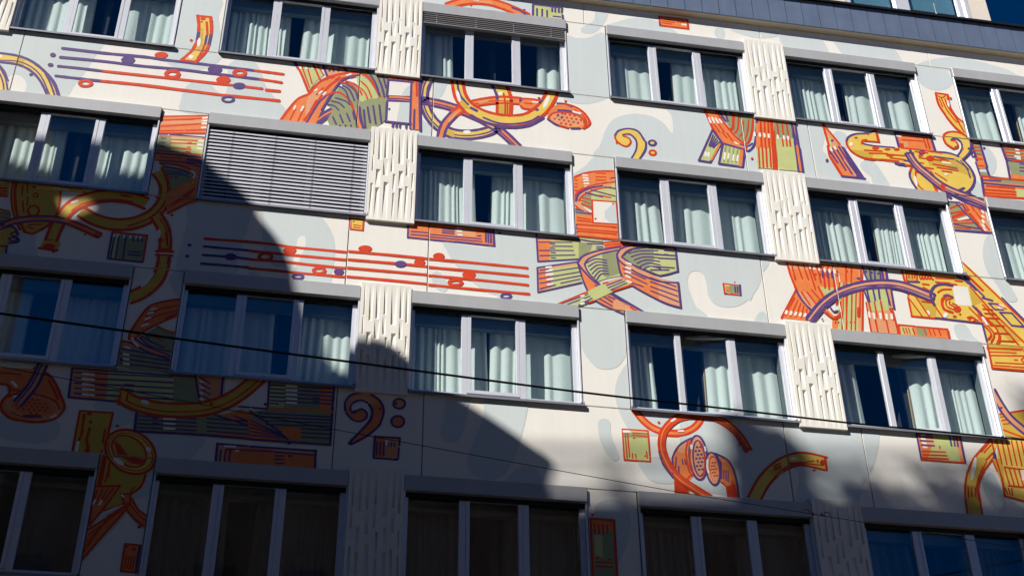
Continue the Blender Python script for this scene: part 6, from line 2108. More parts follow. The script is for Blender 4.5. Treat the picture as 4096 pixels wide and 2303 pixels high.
M('painted_orange_bar','dark orange bar with purple outline above the shaded lower windows','''
f o 0 4155 -9010 4598 -9006 5514 -9007 5535 -9305 4159 -9296
f O 0 4165 -9020 4278 -9021 4270 -9287 4167 -9285
f O 0 4921 -9012 5476 -9021 5479 -9064 4926 -9065
S p 35 4154 -9006 4161 -9285
S p 31 4155 -9010 4561 -9013
S p 31 4599 -9017 5514 -9012
S p 33 5504 -9008 5514 -9285
S p 24 4285 -9085 4917 -9072
S p 26 4212 -9101 4212 -9277
S p 26 4277 -9096 4277 -9272
S p 26 4338 -9091 4338 -9267
S p 24 4950 -9078 5075 -9073
S p 24 4954 -9131 5079 -9126
S p 24 4959 -9186 5084 -9181
S p 24 4964 -9245 5089 -9240
S w 31 4261 -9040 4403 -9041
S w 26 4409 -9098 4447 -9099
F p 0 5181 -9120 5175 -9132 5156 -9139 5137 -9135 5129 -9124 5135 -9111 5154 -9105 5173 -9108
S p 24 4949 -9074 5519 -9082
''')
M('painted_dark_bass_clef','dark orange bass clef with purple outline and two dots in the shaded wall','''
f o 0 5877 -8316 5871 -8204 5943 -8084 6080 -8031 6240 -8034 6365 -8137 6432 -8313 6382 -8519 6232 -8687 6007 -8863 5976 -8829 6113 -8653 6241 -8464 6263 -8305 6208 -8208 6086 -8158 5974 -8217 5950 -8310 5999 -8369 6094 -8297 6179 -8335 6184 -8424 6105 -8498 5985 -8475
f O 0 5871 -8204 5943 -8084 6080 -8031 6240 -8046 6345 -8139 6268 -8203 6208 -8197 6086 -8158 5974 -8217 5897 -8315
s p 33 5879 -8339 5871 -8204 5943 -8084 6080 -8031
s p 35 6230 -8047 6365 -8137 6428 -8302 6382 -8524
s p 37 6373 -8538 6233 -8698 6007 -8859 5982 -8828 6113 -8653 6241 -8464 6263 -8305 6213 -8215
s p 30 6187 -8187 6086 -8155 5974 -8217 5950 -8310 5999 -8369 6094 -8297 6179 -8339 6180 -8436 6095 -8499 5985 -8475 5890 -8371
F p 0 6388 -8265 6384 -8280 6371 -8287 6359 -8282 6353 -8268 6357 -8253 6370 -8246 6382 -8251
F p 0 6039 -8343 6032 -8362 6013 -8372 5993 -8366 5984 -8347 5991 -8328 6010 -8318 6030 -8324
F O 0 6726 -8156 6705 -8212 6649 -8240 6592 -8222 6566 -8170 6587 -8113 6643 -8085 6701 -8103
c p 33 6730 -8155 6720 -8197 6691 -8230 6649 -8244 6607 -8237 6575 -8210 6562 -8170 6572 -8128 6601 -8096 6643 -8081 6686 -8088 6718 -8115
F o 0 6724 -8445 6701 -8507 6640 -8537 6578 -8518 6550 -8460 6573 -8398 6634 -8368 6697 -8387
c p 32 6728 -8445 6718 -8491 6686 -8526 6640 -8542 6595 -8534 6560 -8504 6546 -8461 6556 -8415 6588 -8379 6634 -8363 6680 -8371 6715 -8401
F p 0 6616 -8161 6611 -8177 6597 -8185 6582 -8180 6576 -8164 6581 -8148 6595 -8140 6610 -8145
''')
M('painted_dark_square','dark peach square with purple outline below the dark bass clef','''
f O 0 6322 -8723 6677 -8716 6670 -9056 6319 -9055
f o 0 6323 -8734 6461 -8734 6454 -9040 6324 -9050
S p 34 6322 -8717 6319 -9055
S p 30 6322 -8719 6677 -8716
S p 30 6677 -8721 6671 -8831
S p 29 6669 -8871 6664 -9050
S p 27 6319 -9059 6572 -9057
S p 25 6355 -8798 6355 -9009
S p 25 6405 -8800 6404 -9005
S p 25 6453 -8796 6455 -9008
S p 25 6513 -8807 6511 -8851
S p 25 6562 -8803 6560 -8853
S p 25 6607 -8806 6605 -8854
S w 32 6488 -8776 6491 -8841
S p 34 6602 -9061 6650 -9057
''')
M('painted_saxophone_bell','dark yellow saxophone bell with red outline between the lower left windows','''
f Y 0 2255 -8659 2694 -8655 2690 -8939 2652 -9283 2258 -9279
S r 32 2255 -8659 2258 -9279
S r 31 2255 -8659 2694 -8655
S r 33 2694 -8655 2676 -9109
S r 39 2319 -8713 2332 -9011
S r 39 2343 -8968 2313 -9118
S r 39 2426 -8918 2411 -9110
S r 38 2449 -9170 2429 -9276
S r 38 2405 -9068 2465 -9273
S r 39 2629 -8923 2631 -9113
F r 0 2423 -8694 2415 -8713 2391 -8722 2364 -8717 2350 -8700 2358 -8681 2382 -8671 2409 -8677
F r 0 2448 -8816 2444 -8838 2428 -8848 2408 -8841 2397 -8821 2401 -8799 2418 -8789 2437 -8796
S w 43 2307 -9140 2310 -9265
F r 0 2652 -9248 2649 -9263 2637 -9270 2623 -9265 2616 -9251 2619 -9236 2631 -9229 2644 -9234
f Y 0 2619 -9303 2755 -9271 3266 -9521 3240 -9728 3098 -9864 2998 -10037 2795 -10106 2636 -9773
s r 31 3261 -9552 3222 -9729 3098 -9864
S r 63 2690 -9318 2685 -9749
S r 23 2774 -9394 2750 -9704
S r 29 2763 -9436 2782 -9620
s r 25 3143 -9745 3094 -9840
s r 27 3027 -9995 2913 -10063 2795 -10106
F y 0 3348 -9406 3272 -9509 3146 -9556 2995 -9539 2847 -9461 2731 -9337 2671 -9191 2678 -9051 2752 -8946 2879 -8897 3034 -8914 3184 -8994 3300 -9120 3359 -9268
c r 39 3343 -9403 3268 -9505 3144 -9551 2995 -9534 2849 -9458 2735 -9336 2676 -9192 2683 -9054 2756 -8950 2882 -8901 3034 -8918 3182 -8997 3296 -9122 3353 -9267
F Y 0 3219 -9366 3150 -9423 3041 -9424 2922 -9367 2824 -9268 2773 -9153 2784 -9052 2853 -8993 2963 -8992 3083 -9050 3181 -9150 3231 -9266
f r 0 2760 -9060 2863 -9136 2996 -9293 3240 -9337 3214 -9411 3067 -9402 2849 -9284
c r 28 3220 -9382 3146 -9444 3033 -9446 2909 -9388 2808 -9285 2756 -9164 2768 -9057 2841 -8994 2956 -8991 3081 -9050 3182 -9155 3233 -9277
c r 17 3306 -9383 3241 -9468 3132 -9506 3001 -9489 2872 -9421 2770 -9315 2716 -9191 2721 -9074 2785 -8987 2894 -8948 3028 -8965 3159 -9035 3260 -9143 3313 -9267
F w 0 2896 -9354 2944 -9397 2956 -9433 2925 -9442 2868 -9417 2820 -9374 2808 -9338 2839 -9329
F w 0 3280 -9200 3259 -9211 3230 -9200 3210 -9173 3210 -9146 3231 -9135 3260 -9146 3280 -9173
F r 0 2809 -8848 2803 -8862 2786 -8869 2767 -8865 2758 -8852 2763 -8838 2780 -8831 2799 -8835
F r 0 3313 -10306 3308 -10323 3290 -10331 3270 -10326 3260 -10310 3266 -10293 3283 -10285 3303 -10290
f o 0 2632 -9773 2957 -9739 2780 -10103 2638 -10339 2622 -10074
S r 27 2632 -9773 2957 -9739
S r 27 2957 -9739 2780 -10103
S r 26 2780 -10103 2647 -10338
S r 27 2647 -10338 2632 -9773
S r 21 2672 -9831 2638 -10033
S r 21 2737 -9816 2685 -10014
S r 21 2803 -9801 2731 -9995
S r 21 2869 -9786 2778 -9975
S w 31 2667 -9972 2649 -10023
S w 31 2748 -9976 2729 -10027
f o 0 2980 -9858 3095 -9850 3123 -9979 3045 -9994
f o 0 3058 -10023 3141 -9917 3232 -10051 3351 -10132 3368 -10318 3175 -10154
s r 27 3131 -9908 3233 -10061 3352 -10142
s r 27 3082 -10061 3199 -10192 3361 -10309
S r 25 2980 -9858 3095 -9850
S r 25 3095 -9850 3123 -9979
S r 25 3123 -9979 3055 -10003
S r 25 3055 -10003 2980 -9858
s r 19 3126 -9998 3223 -10111 3354 -10221
S w 27 2995 -9871 3021 -9896
f o 0 3116 -9989 3016 -10036 2646 -10387 2627 -10825 2782 -10581 3067 -10142
S r 27 3116 -9989 2646 -10387
S r 28 3110 -10010 2629 -10819
S r 18 3024 -10095 2658 -10464
S r 18 2974 -10119 2653 -10541
S r 18 2925 -10142 2648 -10618
S r 18 2875 -10165 2644 -10695
f c 0 3025 -10006 2815 -10120 2744 -10233 2967 -10070
''')
M('painted_red_tag','small dark red tag on the shaded pier beside the lower left window','''
f o 0 3137 -10557 3351 -10563 3352 -10939 3141 -10933
S r 28 3137 -10557 3351 -10563
S r 28 3351 -10563 3352 -10939
S r 28 3352 -10939 3141 -10933
S r 28 3141 -10933 3137 -10557
S p 44 3328 -10574 3331 -10927
S r 18 3183 -10707 3178 -10890
S r 18 3216 -10715 3212 -10888
S r 18 3249 -10719 3244 -10894
S r 18 3282 -10714 3277 -10903
F r 0 3285 -10619 3280 -10636 3264 -10643 3246 -10638 3236 -10622 3241 -10606 3257 -10598 3276 -10603
F p 0 3178 -10593 3174 -10604 3162 -10610 3149 -10606 3143 -10596 3146 -10584 3158 -10579 3171 -10583
''')
M('painted_tall_label','tall olive label with red outline on the pier between lower windows','''
f G 0 9418 -9759 9759 -9767 9757 -10642 9412 -10663
f o 0 9418 -9759 9759 -9767 9745 -9926 9421 -9923
f g 0 9457 -10008 9577 -10000 9571 -10330 9462 -10337
f G 0 9681 -9920 9751 -9921 9753 -10602 9665 -10607
S r 39 9418 -9759 9759 -9767
S r 38 9759 -9767 9757 -10642
S r 37 9757 -10642 9412 -10663
S r 38 9412 -10663 9418 -9759
S r 25 9471 -9844 9472 -9986
S r 25 9531 -9846 9532 -9992
S r 25 9589 -9849 9591 -9995
S r 25 9650 -9853 9654 -9984
S r 24 9474 -10407 9699 -10407
S r 24 9472 -10468 9702 -10470
F r 0 9515 -10344 9507 -10364 9490 -10374 9473 -10366 9467 -10347 9475 -10326 9493 -10317 9509 -10324
F r 0 9690 -10357 9680 -10369 9657 -10375 9635 -10372 9626 -10361 9636 -10349 9659 -10343 9681 -10346
F r 0 9473 -9703 9467 -9715 9452 -9721 9438 -9717 9433 -9705 9439 -9693 9454 -9687 9468 -9691
''')
M('painted_shaded_ribbon','dark orange and olive curled ribbon on the shaded pier between left windows','''
f o 0 2752 -7364 2770 -7222 2903 -6922 3083 -6795 3364 -6699 3359 -6975 3110 -7140 2917 -7301 2798 -7481
f G 0 2858 -7429 3098 -7200 3359 -7280 3351 -7642 3067 -7543
f G 0 2633 -7498 3344 -7705 3359 -7928 2620 -7918
f O 0 2726 -7449 2781 -7362 2861 -7447 3108 -7562 3353 -7654 3349 -7746 3083 -7657 2839 -7565
f o 0 2640 -7515 2795 -7523 2882 -7596 2650 -7584
f o 0 3080 -7634 3347 -7689 3345 -7746 3126 -7687
s r 35 2737 -7459 2745 -7318 2903 -6922 3082 -6788 3363 -6694
s r 30 3364 -6982 3111 -7151 2902 -7326 2797 -7477 2849 -7564
s r 26 2920 -7040 3097 -6902 3343 -6816
s r 21 2898 -7161 3092 -7010 3354 -6899
S r 28 3197 -7059 3358 -6935
S w 33 2973 -6927 3038 -6899
S w 33 2938 -7003 3005 -6972
S w 33 2918 -7100 2978 -7063
S w 33 2886 -7217 2958 -7174
s r 26 3098 -7200 3223 -7258 3353 -7280
s p 28 2832 -7450 2991 -7550 3335 -7667
s p 28 2636 -7493 2795 -7523 3002 -7630 3345 -7746
s p 23 2875 -7411 3048 -7545 3347 -7608
s p 23 2891 -7386 3099 -7493 3241 -7544
s p 23 2965 -7366 3010 -7409
S r 23 3095 -7389 3208 -7436
s w 32 2778 -7437 2810 -7499 2876 -7557
S p 25 2636 -7620 3330 -7702
S p 25 2648 -7701 3338 -7765
S p 25 2660 -7782 3346 -7829
S p 25 2672 -7863 3355 -7892
S w 34 2699 -7591 2768 -7602
S w 34 2697 -7706 2765 -7715
S w 34 2708 -7785 2776 -7790
S w 34 2720 -7863 2787 -7864
F p 0 2710 -7807 2704 -7821 2686 -7828 2667 -7824 2657 -7812 2663 -7799 2681 -7792 2700 -7795
f G 0 2621 -7902 3365 -7900 3370 -7933 3124 -7956 2836 -7938
''')

# ------------------------------------------------------------------ eaves, zinc fascia and set-back storey
ev = MB(); ev.box(XL, XR+2, -0.14, 0.029, Z0+0.517, Z0+0.56); ev.obj('eaves_soffit', 'soffit', BLD)
zb = MB(); zb.box(XL, XR+2, -0.135, 0.028, Z0+0.56, Z0+1.16); zb.obj('fascia_backing', 'coping', BLD)
zm = wmesh(lambda b: b.box(0.006, 0.3265, -0.152, -0.136, 0.528, 1.205), 'zinc_panel', 'zinc')
zs = wmesh(lambda b: b.box(-0.006, 0.006, -0.162, -0.137, 0.530, 1.204), 'zinc_seam', 'zinc')
rz_ = random.Random(8)
for k in range(int((XR+2-XL)/0.333)):
    o = link('zinc_panel', zm, BLD); o.location = (XL+0.333*k, rz_.uniform(-0.0012, 0.0012), Z0); o.rotation_euler = (0, 0, -0.008+rz_.uniform(-.003, .001))
cp = MB(); cp.box(XL, XR+2, -0.215, 0.6, Z0+1.212, Z0+1.242); cp.box(XL, XR+2, -0.215, -0.205, Z0+1.19, Z0+1.211); cp.obj('roof_coping', 'coping', BLD)
ut = Z0+4.6
us = MB()
us.box(XL, 15.3, 0.5, 0.8, Z0+1.25, ut); us.box(18.0, 18.44, 0.5, 3.0, Z0+1.25, ut); us.box(15.3, 18.0, 0.5, 0.8, Z0+3.5, ut); us.box(XL, 18.44, 0.8, 5.0, ut-0.3, ut+0.02)
us.box(XL, 18.4, 3.0, 3.2, Z0+1.25, ut-0.3)
us.obj('upper_storey_wall', 'upper', BLD)
uw = MB(); uw.box(15.3, 15.42, 0.52, 0.62, Z0+1.3, Z0+3.5); uw.box(17.80, 17.92, 0.52, 0.62, Z0+1.3, Z0+3.5); uw.box(17.92, 18.0, 0.48, 0.60, Z0+1.3, Z0+3.5); uw.box(15.42, 17.8, 0.52, 0.62, Z0+1.25, Z0+1.9-0.0)
uwo = uw.obj('upper_window', 'alu', BLD)
boxo('mullion', 'alu', uwo, 16.39, 16.70, 0.515, 0.62, Z0+1.3, Z0+3.5, bevel=0.006)
for a, bb in ((15.42, 16.39), (16.70, 17.80)):
    boxo('pane', 'glass', uwo, a, bb, 0.57, 0.578, Z0+1.3, Z0+3.5)
for i, (a, bb, lo, lab) in enumerate(((15.43, 16.38, 2.0, 'teal pleated blind in the left pane of the set-back top storey window'), (16.71, 17.79, 2.27, 'teal pleated blind with pull cord in the right pane of the set-back top storey window'))):
    B = empty('pleated_blind', ((a+bb)/2, 0.68, Z0+lo)); tag(B, lab, 'blind', 'blinds of the set-back storey')
    z = lo
    sm = MB(); sm.box(-(bb-a)/2, (bb-a)/2, -0.004, 0.004, -0.012, 0.012); sme = sm.mesh('slat', ['teal'])
    while z < 3.3:
        o = link('slat', sme, B); o.location = (0, 0, z-lo+0.012); o.rotation_euler = (0.35, 0, 0); z += 0.024
    if i:
        pc = MB(); pc.tube([(0.28*(bb-a)-0.2, -0.02, 0.25), (0.28*(bb-a)-0.2, -0.02, -0.02)], 0.006, 6); pc.box(0.28*(bb-a)-0.215, 0.28*(bb-a)-0.185, -0.03, -0.012, -0.08, -0.02); pc.obj('pull_cord', 'w', B)

# ------------------------------------------------------------------ exterior venetian blinds
def slat_mesh(wd, tilt, m):
    b = MB(); n = 4; L = W-0.075; prev = None
    t = math.radians(tilt)
    pts = []
    for k in range(n+1):
        u = (k/n-0.5)*wd; s = 0.006*(1-(2*k/n-1)**2)
        pts.append((u*math.cos(t) - s*math.sin(t), u*math.sin(t) + s*math.cos(t)))
    for k in range(n):
        (ya, za), (yb, zb2) = pts[k], pts[k+1]
        b.quad((0, ya, za), (L, ya, za), (L, yb, zb2), (0, yb, zb2))
        b.quad((0, ya, za-0.0012), (0, yb, zb2-0.0012), (L, yb, zb2-0.0012), (L, ya, za-0.0012))
    return b.mesh('slat', [m], True)
B = empty('venetian_blind', (cx(1)+W/2, 0.02, rz(1)-1.70))
tag(B, 'fully lowered grey slatted exterior blind covering a whole second-row window', 'blind')
sm = slat_mesh(0.074, 62, 'slat'); vr = random.Random(3)
NS = 20
for k in range(NS):
    o = link('slat', sm, B); o.location = (-W/2+0.0375, 0, 0.035+k*0.0712); o.rotation_euler = (vr.uniform(-.05, .05), vr.uniform(-.0012, .0012), 0)
for k, fx in enumerate((0.16, 0.42, 0.66, 0.9)):
    cb = MB(); cb.tube([(-W/2+fx*W, -0.027, 0.0), (-W/2+fx*W, -0.027, 1.46)], 0.003, 5); cb.obj('ladder_cord', 'coping', B)
boxo('bottom_rail', 'slat', B, -W/2+0.0375, W/2-0.0375, -0.02, 0.02, -0.012, 0.008, bevel=0.003)
B = empty('venetian_blind', (cx(2)+W/2, 0.0, rz(0)-0.47))
tag(B, 'raised dark grey slatted exterior blind hanging just below its box in the top row', 'blind')
sm2 = slat_mesh(0.066, -8, 'slatd')
lip = MB(); lip.box(0, W-0.075, -0.036, -0.032, -0.007, 0.003); lipm = lip.mesh('slat_edge', ['slatd'])
for k in range(5):
    o = link('slat_edge', lipm, B); o.location = (-W/2+0.0375, 0.0, 0.035+k*0.047)
    o = link('slat', sm2, B); o.location = (-W/2+0.0375, 0.0, 0.035+k*0.047); o.rotation_euler = (vr.uniform(-.06, .06), 0, 0)
boxo('bottom_rail', 'slatd', B, -W/2+0.035, W/2-0.035, -0.038, 0.03, -0.028, 0.004, bevel=0.006)
for fx in (0.1, 0.37, 0.63, 0.89):
    cb = MB(); cb.tube([(-W/2+fx*W, -0.037, 0.0), (-W/2+fx*W, -0.036, 0.27)], 0.0022, 5); cb.box(-W/2+fx*W-0.009, -W/2+fx*W+0.009, -0.042, -0.036, -0.01, 0.02); cb.obj('ladder_cord', 'slatd', B)

# ------------------------------------------------------------------ curtains behind the glass
def curtain(r, c, x0, x1, side, m='curtain', word='pale mint', hem=None, yc=0.362, edge_side=0):
    rr = random.Random(r*100+c*7+int(x0*10)); w_ = x1-x0
    nx = max(24, int(w_/0.012)); nzv = 9; top, bot = -0.06, -1.98
    ph = rr.uniform(0, 6); fold = rr.uniform(0.085, 0.19)
    n = max(2, round(w_/fold)); kn = [0.0]
    for i in range(n): kn.append(kn[-1]+rr.uniform(0.4, 1.8))
    kn = [k/kn[-1] for k in kn]; am = [rr.uniform(0.4, 1.45) for _ in kn]
    mb = MB()
    for j in range(nzv+1):
        tz = j/nzv; z = top+(bot-top)*tz
        for i in range(nx+1):
            u = i/nx
            s = 0
            while s < n-1 and u > kn[s+1]: s += 1
            lu = (u-kn[s])/(kn[s+1]-kn[s]); a = (am[s]*(1-lu)+am[s+1]*lu)
            y = -0.034*a*math.sin(math.pi*lu)**1.4*(0.75+0.35*tz) + 0.012*math.sin(7*u+ph+2*tz)
            gather = 0.0
            x = u + 0.016*math.sin(2*math.pi*(u*n)+ph)*tz/n*2
            sway = (0.05*tz**1.5)*(-1 if side == 'left' else 1)*(u if side == 'left' else 1-u)*(-1)
            mb.v.append((x0+x*w_+sway, yc+y, z))
    for j in range(nzv):
        for i in range(nx):
            k = j*(nx+1)+i; mb.f.append((k, k+nx+1, k+nx+2, k+1)); mb.m.append(0)
    # turned-in leading edge
    e = nx if side == 'left' else 0; k0 = len(mb.v); sg = 1 if side == 'left' else -1
    for j in range(nzv+1):
        q = mb.v[j*(nx+1)+e]; mb.v.append((q[0]-sg*(-0.014), q[1]+0.05, q[2]))
    for j in range(nzv):
        a, b2 = j*(nx+1)+e, (j+1)*(nx+1)+e; mb.f.append((a, b2, k0+j+1, k0+j)); mb.m.append(1)
    me = mb.mesh('curtain', [m, 'lining' if m == 'curtain' else m], True)
    o = link('curtain', me); o.location = (cx(c), 0, rz(r))
    cols = [q[1] for q in WINS if q[0] == r]
    tag(o, f'{word} curtain on the {side} of the {ORD[c]} window in the {ROWN[r]}', 'curtain', 'curtains behind the window glass')
    return o
CUR = {(0,0): ((.04,1.14),(1.72,2.54)), (0,1): ((.04,1.10),(1.36,2.54)), (0,2): ((.04,.60),(2.17,2.54)), (0,3): ((.04,.90),(1.32,2.54)), (0,4): ((.04,.90),(1.28,2.54)), (0,5): ((.04,.90),(1.42,2.54)),
       (1,0): ((.04,1.16),(1.66,2.54)), (1,2): ((.04,1.02),(1.33,2.54)), (1,3): ((.04,.84),(1.02,2.54)), (1,4): ((.04,.90),(1.34,2.54)), (1,5): ((.04,1.2),(1.3,2.54)),
       (2,0): ((.04,1.20),(1.62,2.54)), (2,1): ((.04,1.36),(1.66,2.54)), (2,2): ((.04,1.22),(1.29,2.54)), (2,3): ((.04,.50),(1.36,2.54)), (2,4): ((.04,.50),(1.40,2.54)), (2,5): ((.04,.9),(1.4,2.54)),
       (3,0): ((.04,.80),(1.60,2.54)), (3,1): ((.04,1.0),(1.42,2.54)), (3,2): ((.04,.90),(1.50,2.54)), (3,3): ((.04,.92),(1.55,2.54)), (3,4): ((.04,.85),(1.66,2.54))}
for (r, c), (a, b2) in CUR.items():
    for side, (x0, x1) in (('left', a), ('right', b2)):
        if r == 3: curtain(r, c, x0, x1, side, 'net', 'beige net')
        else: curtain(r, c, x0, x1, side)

# ------------------------------------------------------------------ street cables in front of the facade
def cable(name, pts, r, label, sub=6):
    P = [Vector((x, y, z+Z0)) for x, y, z in pts]
    d0 = (P[2]-P[0]).normalized(); d1 = (P[-1]-P[-3]).normalized()
    P = [P[0]+d0*((-8.6-P[0].x)/d0.x)] + P + [P[-1]+d1*((23.9-P[-1].x)/d1.x)]
    P[-1].y = min(P[-1].y, 0.01)
    q = [tuple(p) for p in P]
    b = MB(); b.tube(catmull(q, False, sub), r, 8); o = b.obj(name, 'cable', smooth=True)
    return tag(o, label, 'cable')
cable('overhead_cable', [(2.429,-6.067,-10.91),(3.889,-5.656,-10.769),(5.756,-5.131,-10.568),(8.165,-4.454,-10.303),(9.995,-3.939,-10.067),(11.75,-3.445,-9.845),(12.914,-3.118,-9.678),(14.745,-2.603,-9.414)], 0.0125,
      'thick black cable slanting across the facade over the third-row windows')
cable('thin_wire', [(2.529,-6.039,-11.445),(4.981,-5.349,-11.392),(7.582,-4.617,-11.322),(9.41,-4.104,-11.265),(11.09,-3.631,-11.187),(12.197,-3.32,-11.133),(13.223,-3.031,-11.082),(14.281,-2.733,-11.045)], 0.0038,
      'thin dark wire slanting across the shaded lower windows')
hk = empty('wire_hook', (11.21, -3.60, -11.18+Z0)); tag(hk, 'pair of small metal hooks joining the thin wire near the lower relief panel', 'hook')
for k, (dx, sg) in enumerate(((-0.10, 1), (0.10, -1))):
    b = MB(); pts = []
    for i in range(11):
        q = math.pi*(-0.1+1.3*i/10); pts.append((dx-sg*0.035*math.cos(q)-sg*0.02, 0, 0.028*math.sin(q)+0.028 if k == 0 else 0.028*math.sin(q)+0.012))
    pts.append((dx+sg*0.06, 0, 0.0)); b.tube(pts, 0.004, 6); b.obj('hook', 'cable', hk, True)
    b = MB(); b.tube([(dx+sg*0.05+0.016*math.cos(t), 0, 0.004+0.016*math.sin(t)) for t in [i*0.524 for i in range(13)]], 0.004, 6); b.obj('ring', 'cable', hk, True)

# ------------------------------------------------------------------ neighbours across the street (they shade the facade and show in the glass)
def outline_block(name, label, poly, y0, y1, m, holes=()):
    polys = [[Vector((x, z, 0)) for x, z in q] for q in (poly, *holes)]
    flat = [p for q in polys for p in q]; b = MB()
    for t in tessellate_polygon(polys):
        a, bb, c = (flat[i] for i in t)
        b.tri((a.x, y0, a.y), (bb.x, y0, bb.y), (c.x, y0, c.y)); b.tri((a.x, y1, a.y), (c.x, y1, c.y), (bb.x, y1, bb.y))
    for q in polys:
        for i in range(len(q)):
            a, c = q[i], q[(i+1) % len(q)]
            b.quad((a.x, y0, a.y), (c.x, y0, c.y), (c.x, y1, c.y), (a.x, y1, a.y))
    return b
D1 = 9.0
EDGE = [(-6.0,-3.7),(-1.5,-3.8),(0.96,-3.83),(1.8,-3.79),(2.65,-3.75),(2.99,-3.88),(3.39,-4.0),(3.59,-4.23),(3.92,-4.47),(4.16,-4.74),(4.2,-4.91),(4.48,-5.23),(4.67,-5.52),(4.79,-5.82),(4.88,-6.12),(4.94,-6.36),(5.09,-6.89),(5.46,-7.12),(5.83,-7.19),(6.04,-7.21),(6.24,-7.18),(6.4,-7.21),(6.57,-7.28),(6.75,-7.44),(7.08,-7.75),(7.49,-7.97),(7.9,-8.22),(8.21,-8.42),(8.49,-8.61),(8.79,-8.81),(8.73,-8.99),(8.71,-9.15),(8.72,-9.6)]
gable = [(x-TX*D1, z+TZ*D1+Z0) for x, z in EDGE]  # unseen gable, outline shaped so its shadow follows the traced edge
gable += [(gable[-1][0], 0.0), (gable[0][0], 0.0)]
hole = [(x-TX*D1, z+TZ*D1+Z0) for x, z in ((1.22,-4.98),(1.9,-4.92),(1.86,-5.18),(1.45,-5.46))]  # opening added to let a patch of sun through
NB = empty('gabled_house', (-8, -9.3, 0)); tag(NB, 'grey rendered house across the street, its stepped curved gable shaped to shade the facade', 'house')
o = outline_block('g', '', gable, -D1-0.14, -D1, 'grey', [hole]).obj('shade_gable_wall', 'grey', NB); o.location = (8, 9.3, 0)
o = boxo('body', 'grey', NB, gable[0][0]+8, -2.0+8, -15.8+9.3, -9.51+9.3, 0, 18.6)
o = boxo('roof', 'roof', NB, gable[0][0]+8-0.2, -1.9+8, -16+9.3, -9.52+9.3, 18.605, 18.85)
wn = MB(); wn.box(-0.6, 0.6, 0.0, 0.05, 0, 1.7); wnm = wn.mesh('window', ['roof'])
for i in range(5):
    for j in range(5):
        o = link('window', wnm, NB); o.location = (-6.5+i*2.6, -9.02+9.3+0.0, 2.2+j*3.2)
# tall corner block whose roof line shades the lowest floors
TB = empty('corner_block', (-14, -24, 0)); tag(TB, 'tall brown corner block with chimneys and an added roof terrace across the street', 'building')
k_ = 0.051; D2 = 20.0
ang = math.atan(k_); TB.rotation_euler = (0, 0, ang)
zr = Z0-9.5+TZ*D2
def tl(x, dy=0.0): return x+14
boxo('wall', 'brick', TB, -26, 9.7, 0.5, 4.0, 0, zr)
for i in range(12):
    for j in range(9):
        o = link('window', wnm, TB); o.location = (-24+i*2.8, 3.99, 2.0+j*3.35)
TBP = TB
def roof_pt(x, z, ly=4.0):
    lx = (x+14-TX*20)/(1-TX*k_); return lx, z+Z0+TZ*(20-k_*lx)
for nm, xa, xb, zt in (('chimney', 11.36, 11.74, -7.55), ('chimney', 11.84, 12.26, -7.75)):
    la, h1 = roof_pt(xa, zt); lb, _ = roof_pt(xb, zt)
    b = MB(); b.box(la, lb, 3.2, 3.7, zr, h1); b.box(la-0.05, lb+0.05, 3.15, 3.75, h1, h1+0.08); b.obj(nm, 'brick', TB)
for h, r_ in ((zr+0.78, 0.06), (zr+0.36, 0.045)):  # unseen rails added to cast soft dark bands on the facade
    b = MB(); b.tube([(0.2, 3.9, h), (9.6, 3.9, h)], r_, 8); b.obj('shade_railing_bar', 'roof', TB)
for i in range(6):
    b = MB(); b.tube([(0.3+i*1.8, 3.9, zr), (0.3+i*1.8, 3.9, zr+0.80)], 0.035, 8); b.obj('shade_railing_post', 'roof', TB)
def shrub(name, label, loc, rx, rz2, n, seed, parent=None):  # unseen shrubs added to mottle the sunlight on the lower right wall
    rr = random.Random(seed); b = MB(); st = MB()
    for i in range(7):
        a = rr.uniform(0, 6.28); t = (rr.uniform(-.6, .6)*rx, rr.uniform(-.3, .3)*rx, rz2*rr.uniform(0.9, 1.7))
        st.tube([(0, 0, 0), (t[0]*.4, t[1]*.4, t[2]*.5), t], [0.03, 0.02, 0.008], 5)
    cl = []
    for i in range(int(rx*14)+2):
        a = rr.uniform(0, 6.28); q = math.sqrt(rr.random())
        cl.append((Vector((rx*q*math.cos(a), rr.uniform(-.25, .25), rz2*(1+q*math.sin(a)))), rr.uniform(0.07, 0.14)))
    for i in range(n):
        c0, sp = rr.choice(cl)
        p = c0 + Vector((rr.gauss(0, sp), rr.gauss(0, sp), rr.gauss(0, sp))); s = rr.uniform(0.04, 0.09)
        a = Vector((rr.uniform(-1, 1), rr.uniform(-1, 1), rr.uniform(-1, 1))).normalized(); c = a.orthogonal().normalized()
        b.quad(tuple(p-a*s), tuple(p+c*s*.6), tuple(p+a*s), tuple(p-c*s*.6))
    root = empty(name, loc); tag(root, label, 'shrub', 'unseen shrubs added for dappled shade')
    b.obj('foliage', 'leaf', root); st.obj('stem', 'bark', root); return root
cs, sn = math.cos(ang), math.sin(ang)
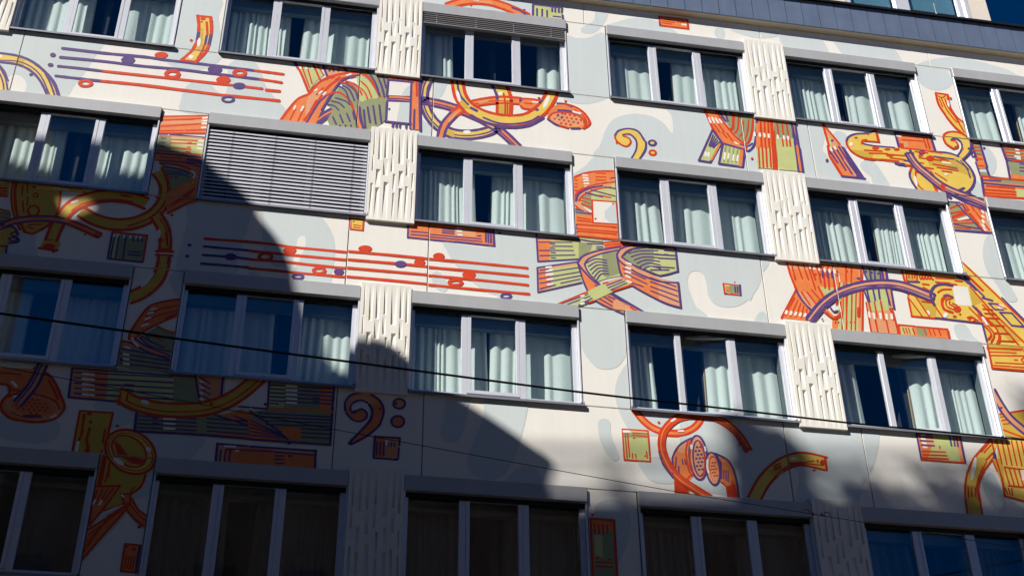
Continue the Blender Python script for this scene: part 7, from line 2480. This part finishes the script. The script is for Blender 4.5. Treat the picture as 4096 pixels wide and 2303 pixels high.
for i, (x, z, rx, rz2, where) in enumerate(((13.45, -8.5, 0.35, 0.5, 'behind the railing next to the chimneys'), (14.2, -8.8, 0.3, 0.3, 'low in the middle of the railing'), (15.1, -8.55, 0.8, 0.45, 'spreading wide right of the middle'), (16.7, -8.0, 0.45, 0.9, 'tall at the far right end of the terrace'), (9.9, -9.2, 0.3, 0.22, 'small at the left end of the terrace'))):
    lx, h = roof_pt(x, z-rz2); ly = 3.5
    shrub('dapple_shrub', 'added shrub for dappled shade, ' + where, (-14+lx*cs-ly*sn, -24+lx*sn+ly*cs, zr), rx, rz2*1.2, (520, 420, 800, 900, 200)[i], i+2)
# lower house directly opposite, behind the camera
LB = empty('opposite_house', (13, -26, 0)); tag(LB, 'brown shaded house directly opposite the mural', 'house')
boxo('wall', 'brick', LB, -16.9, 9.5, -4, 5, 0, 19.8)
boxo('cornice', 'brick', LB, -17.0, 9.7, 4.4, 5.35, 19.2, 19.81)
boxo('roof', 'roof', LB, -17.0, 9.6, -4.1, 4.6, 19.815, 20.4)
for i in range(10):
    for j in range(5):
        o = link('window', wnm, LB); o.location = (-14.9+i*2.6, 5.0, 2.0+j*3.3)
# bare street tree mirrored in the lower right windows
TR = empty('bare_tree', (26.5, -19, 0)); tag(TR, 'leafless street tree beyond the opposite house', 'tree')
tr = random.Random(12); tb = MB(); cr = MB()
def grow(p, d, L, r, depth, mb):
    q = p + d*L*0.5 + Vector((tr.uniform(-.1, .1), tr.uniform(-.1, .1), 0.03))*L; e = p + d*L
    mb.tube([tuple(p), tuple(q), tuple(e)], [r, r*0.85, r*0.7], 6 if depth < 2 else 4)
    if depth >= 6: return
    for i in range(3 if depth < 4 else 2):
        nd = (d + Vector((tr.uniform(-1, 1), tr.uniform(-1, 1), tr.uniform(-0.15, 0.7)))*0.75).normalized()
        grow(e if i else q, nd, L*tr.uniform(0.62, 0.82), r*0.62, depth+1, cr)
grow(Vector((0, 0, 0)), Vector((0.03, 0.02, 1)).normalized(), 5.5, 0.26, 0, tb)
tb.obj('trunk', 'bark', TR, True); cr.obj('crown', 'bark', TR, True)
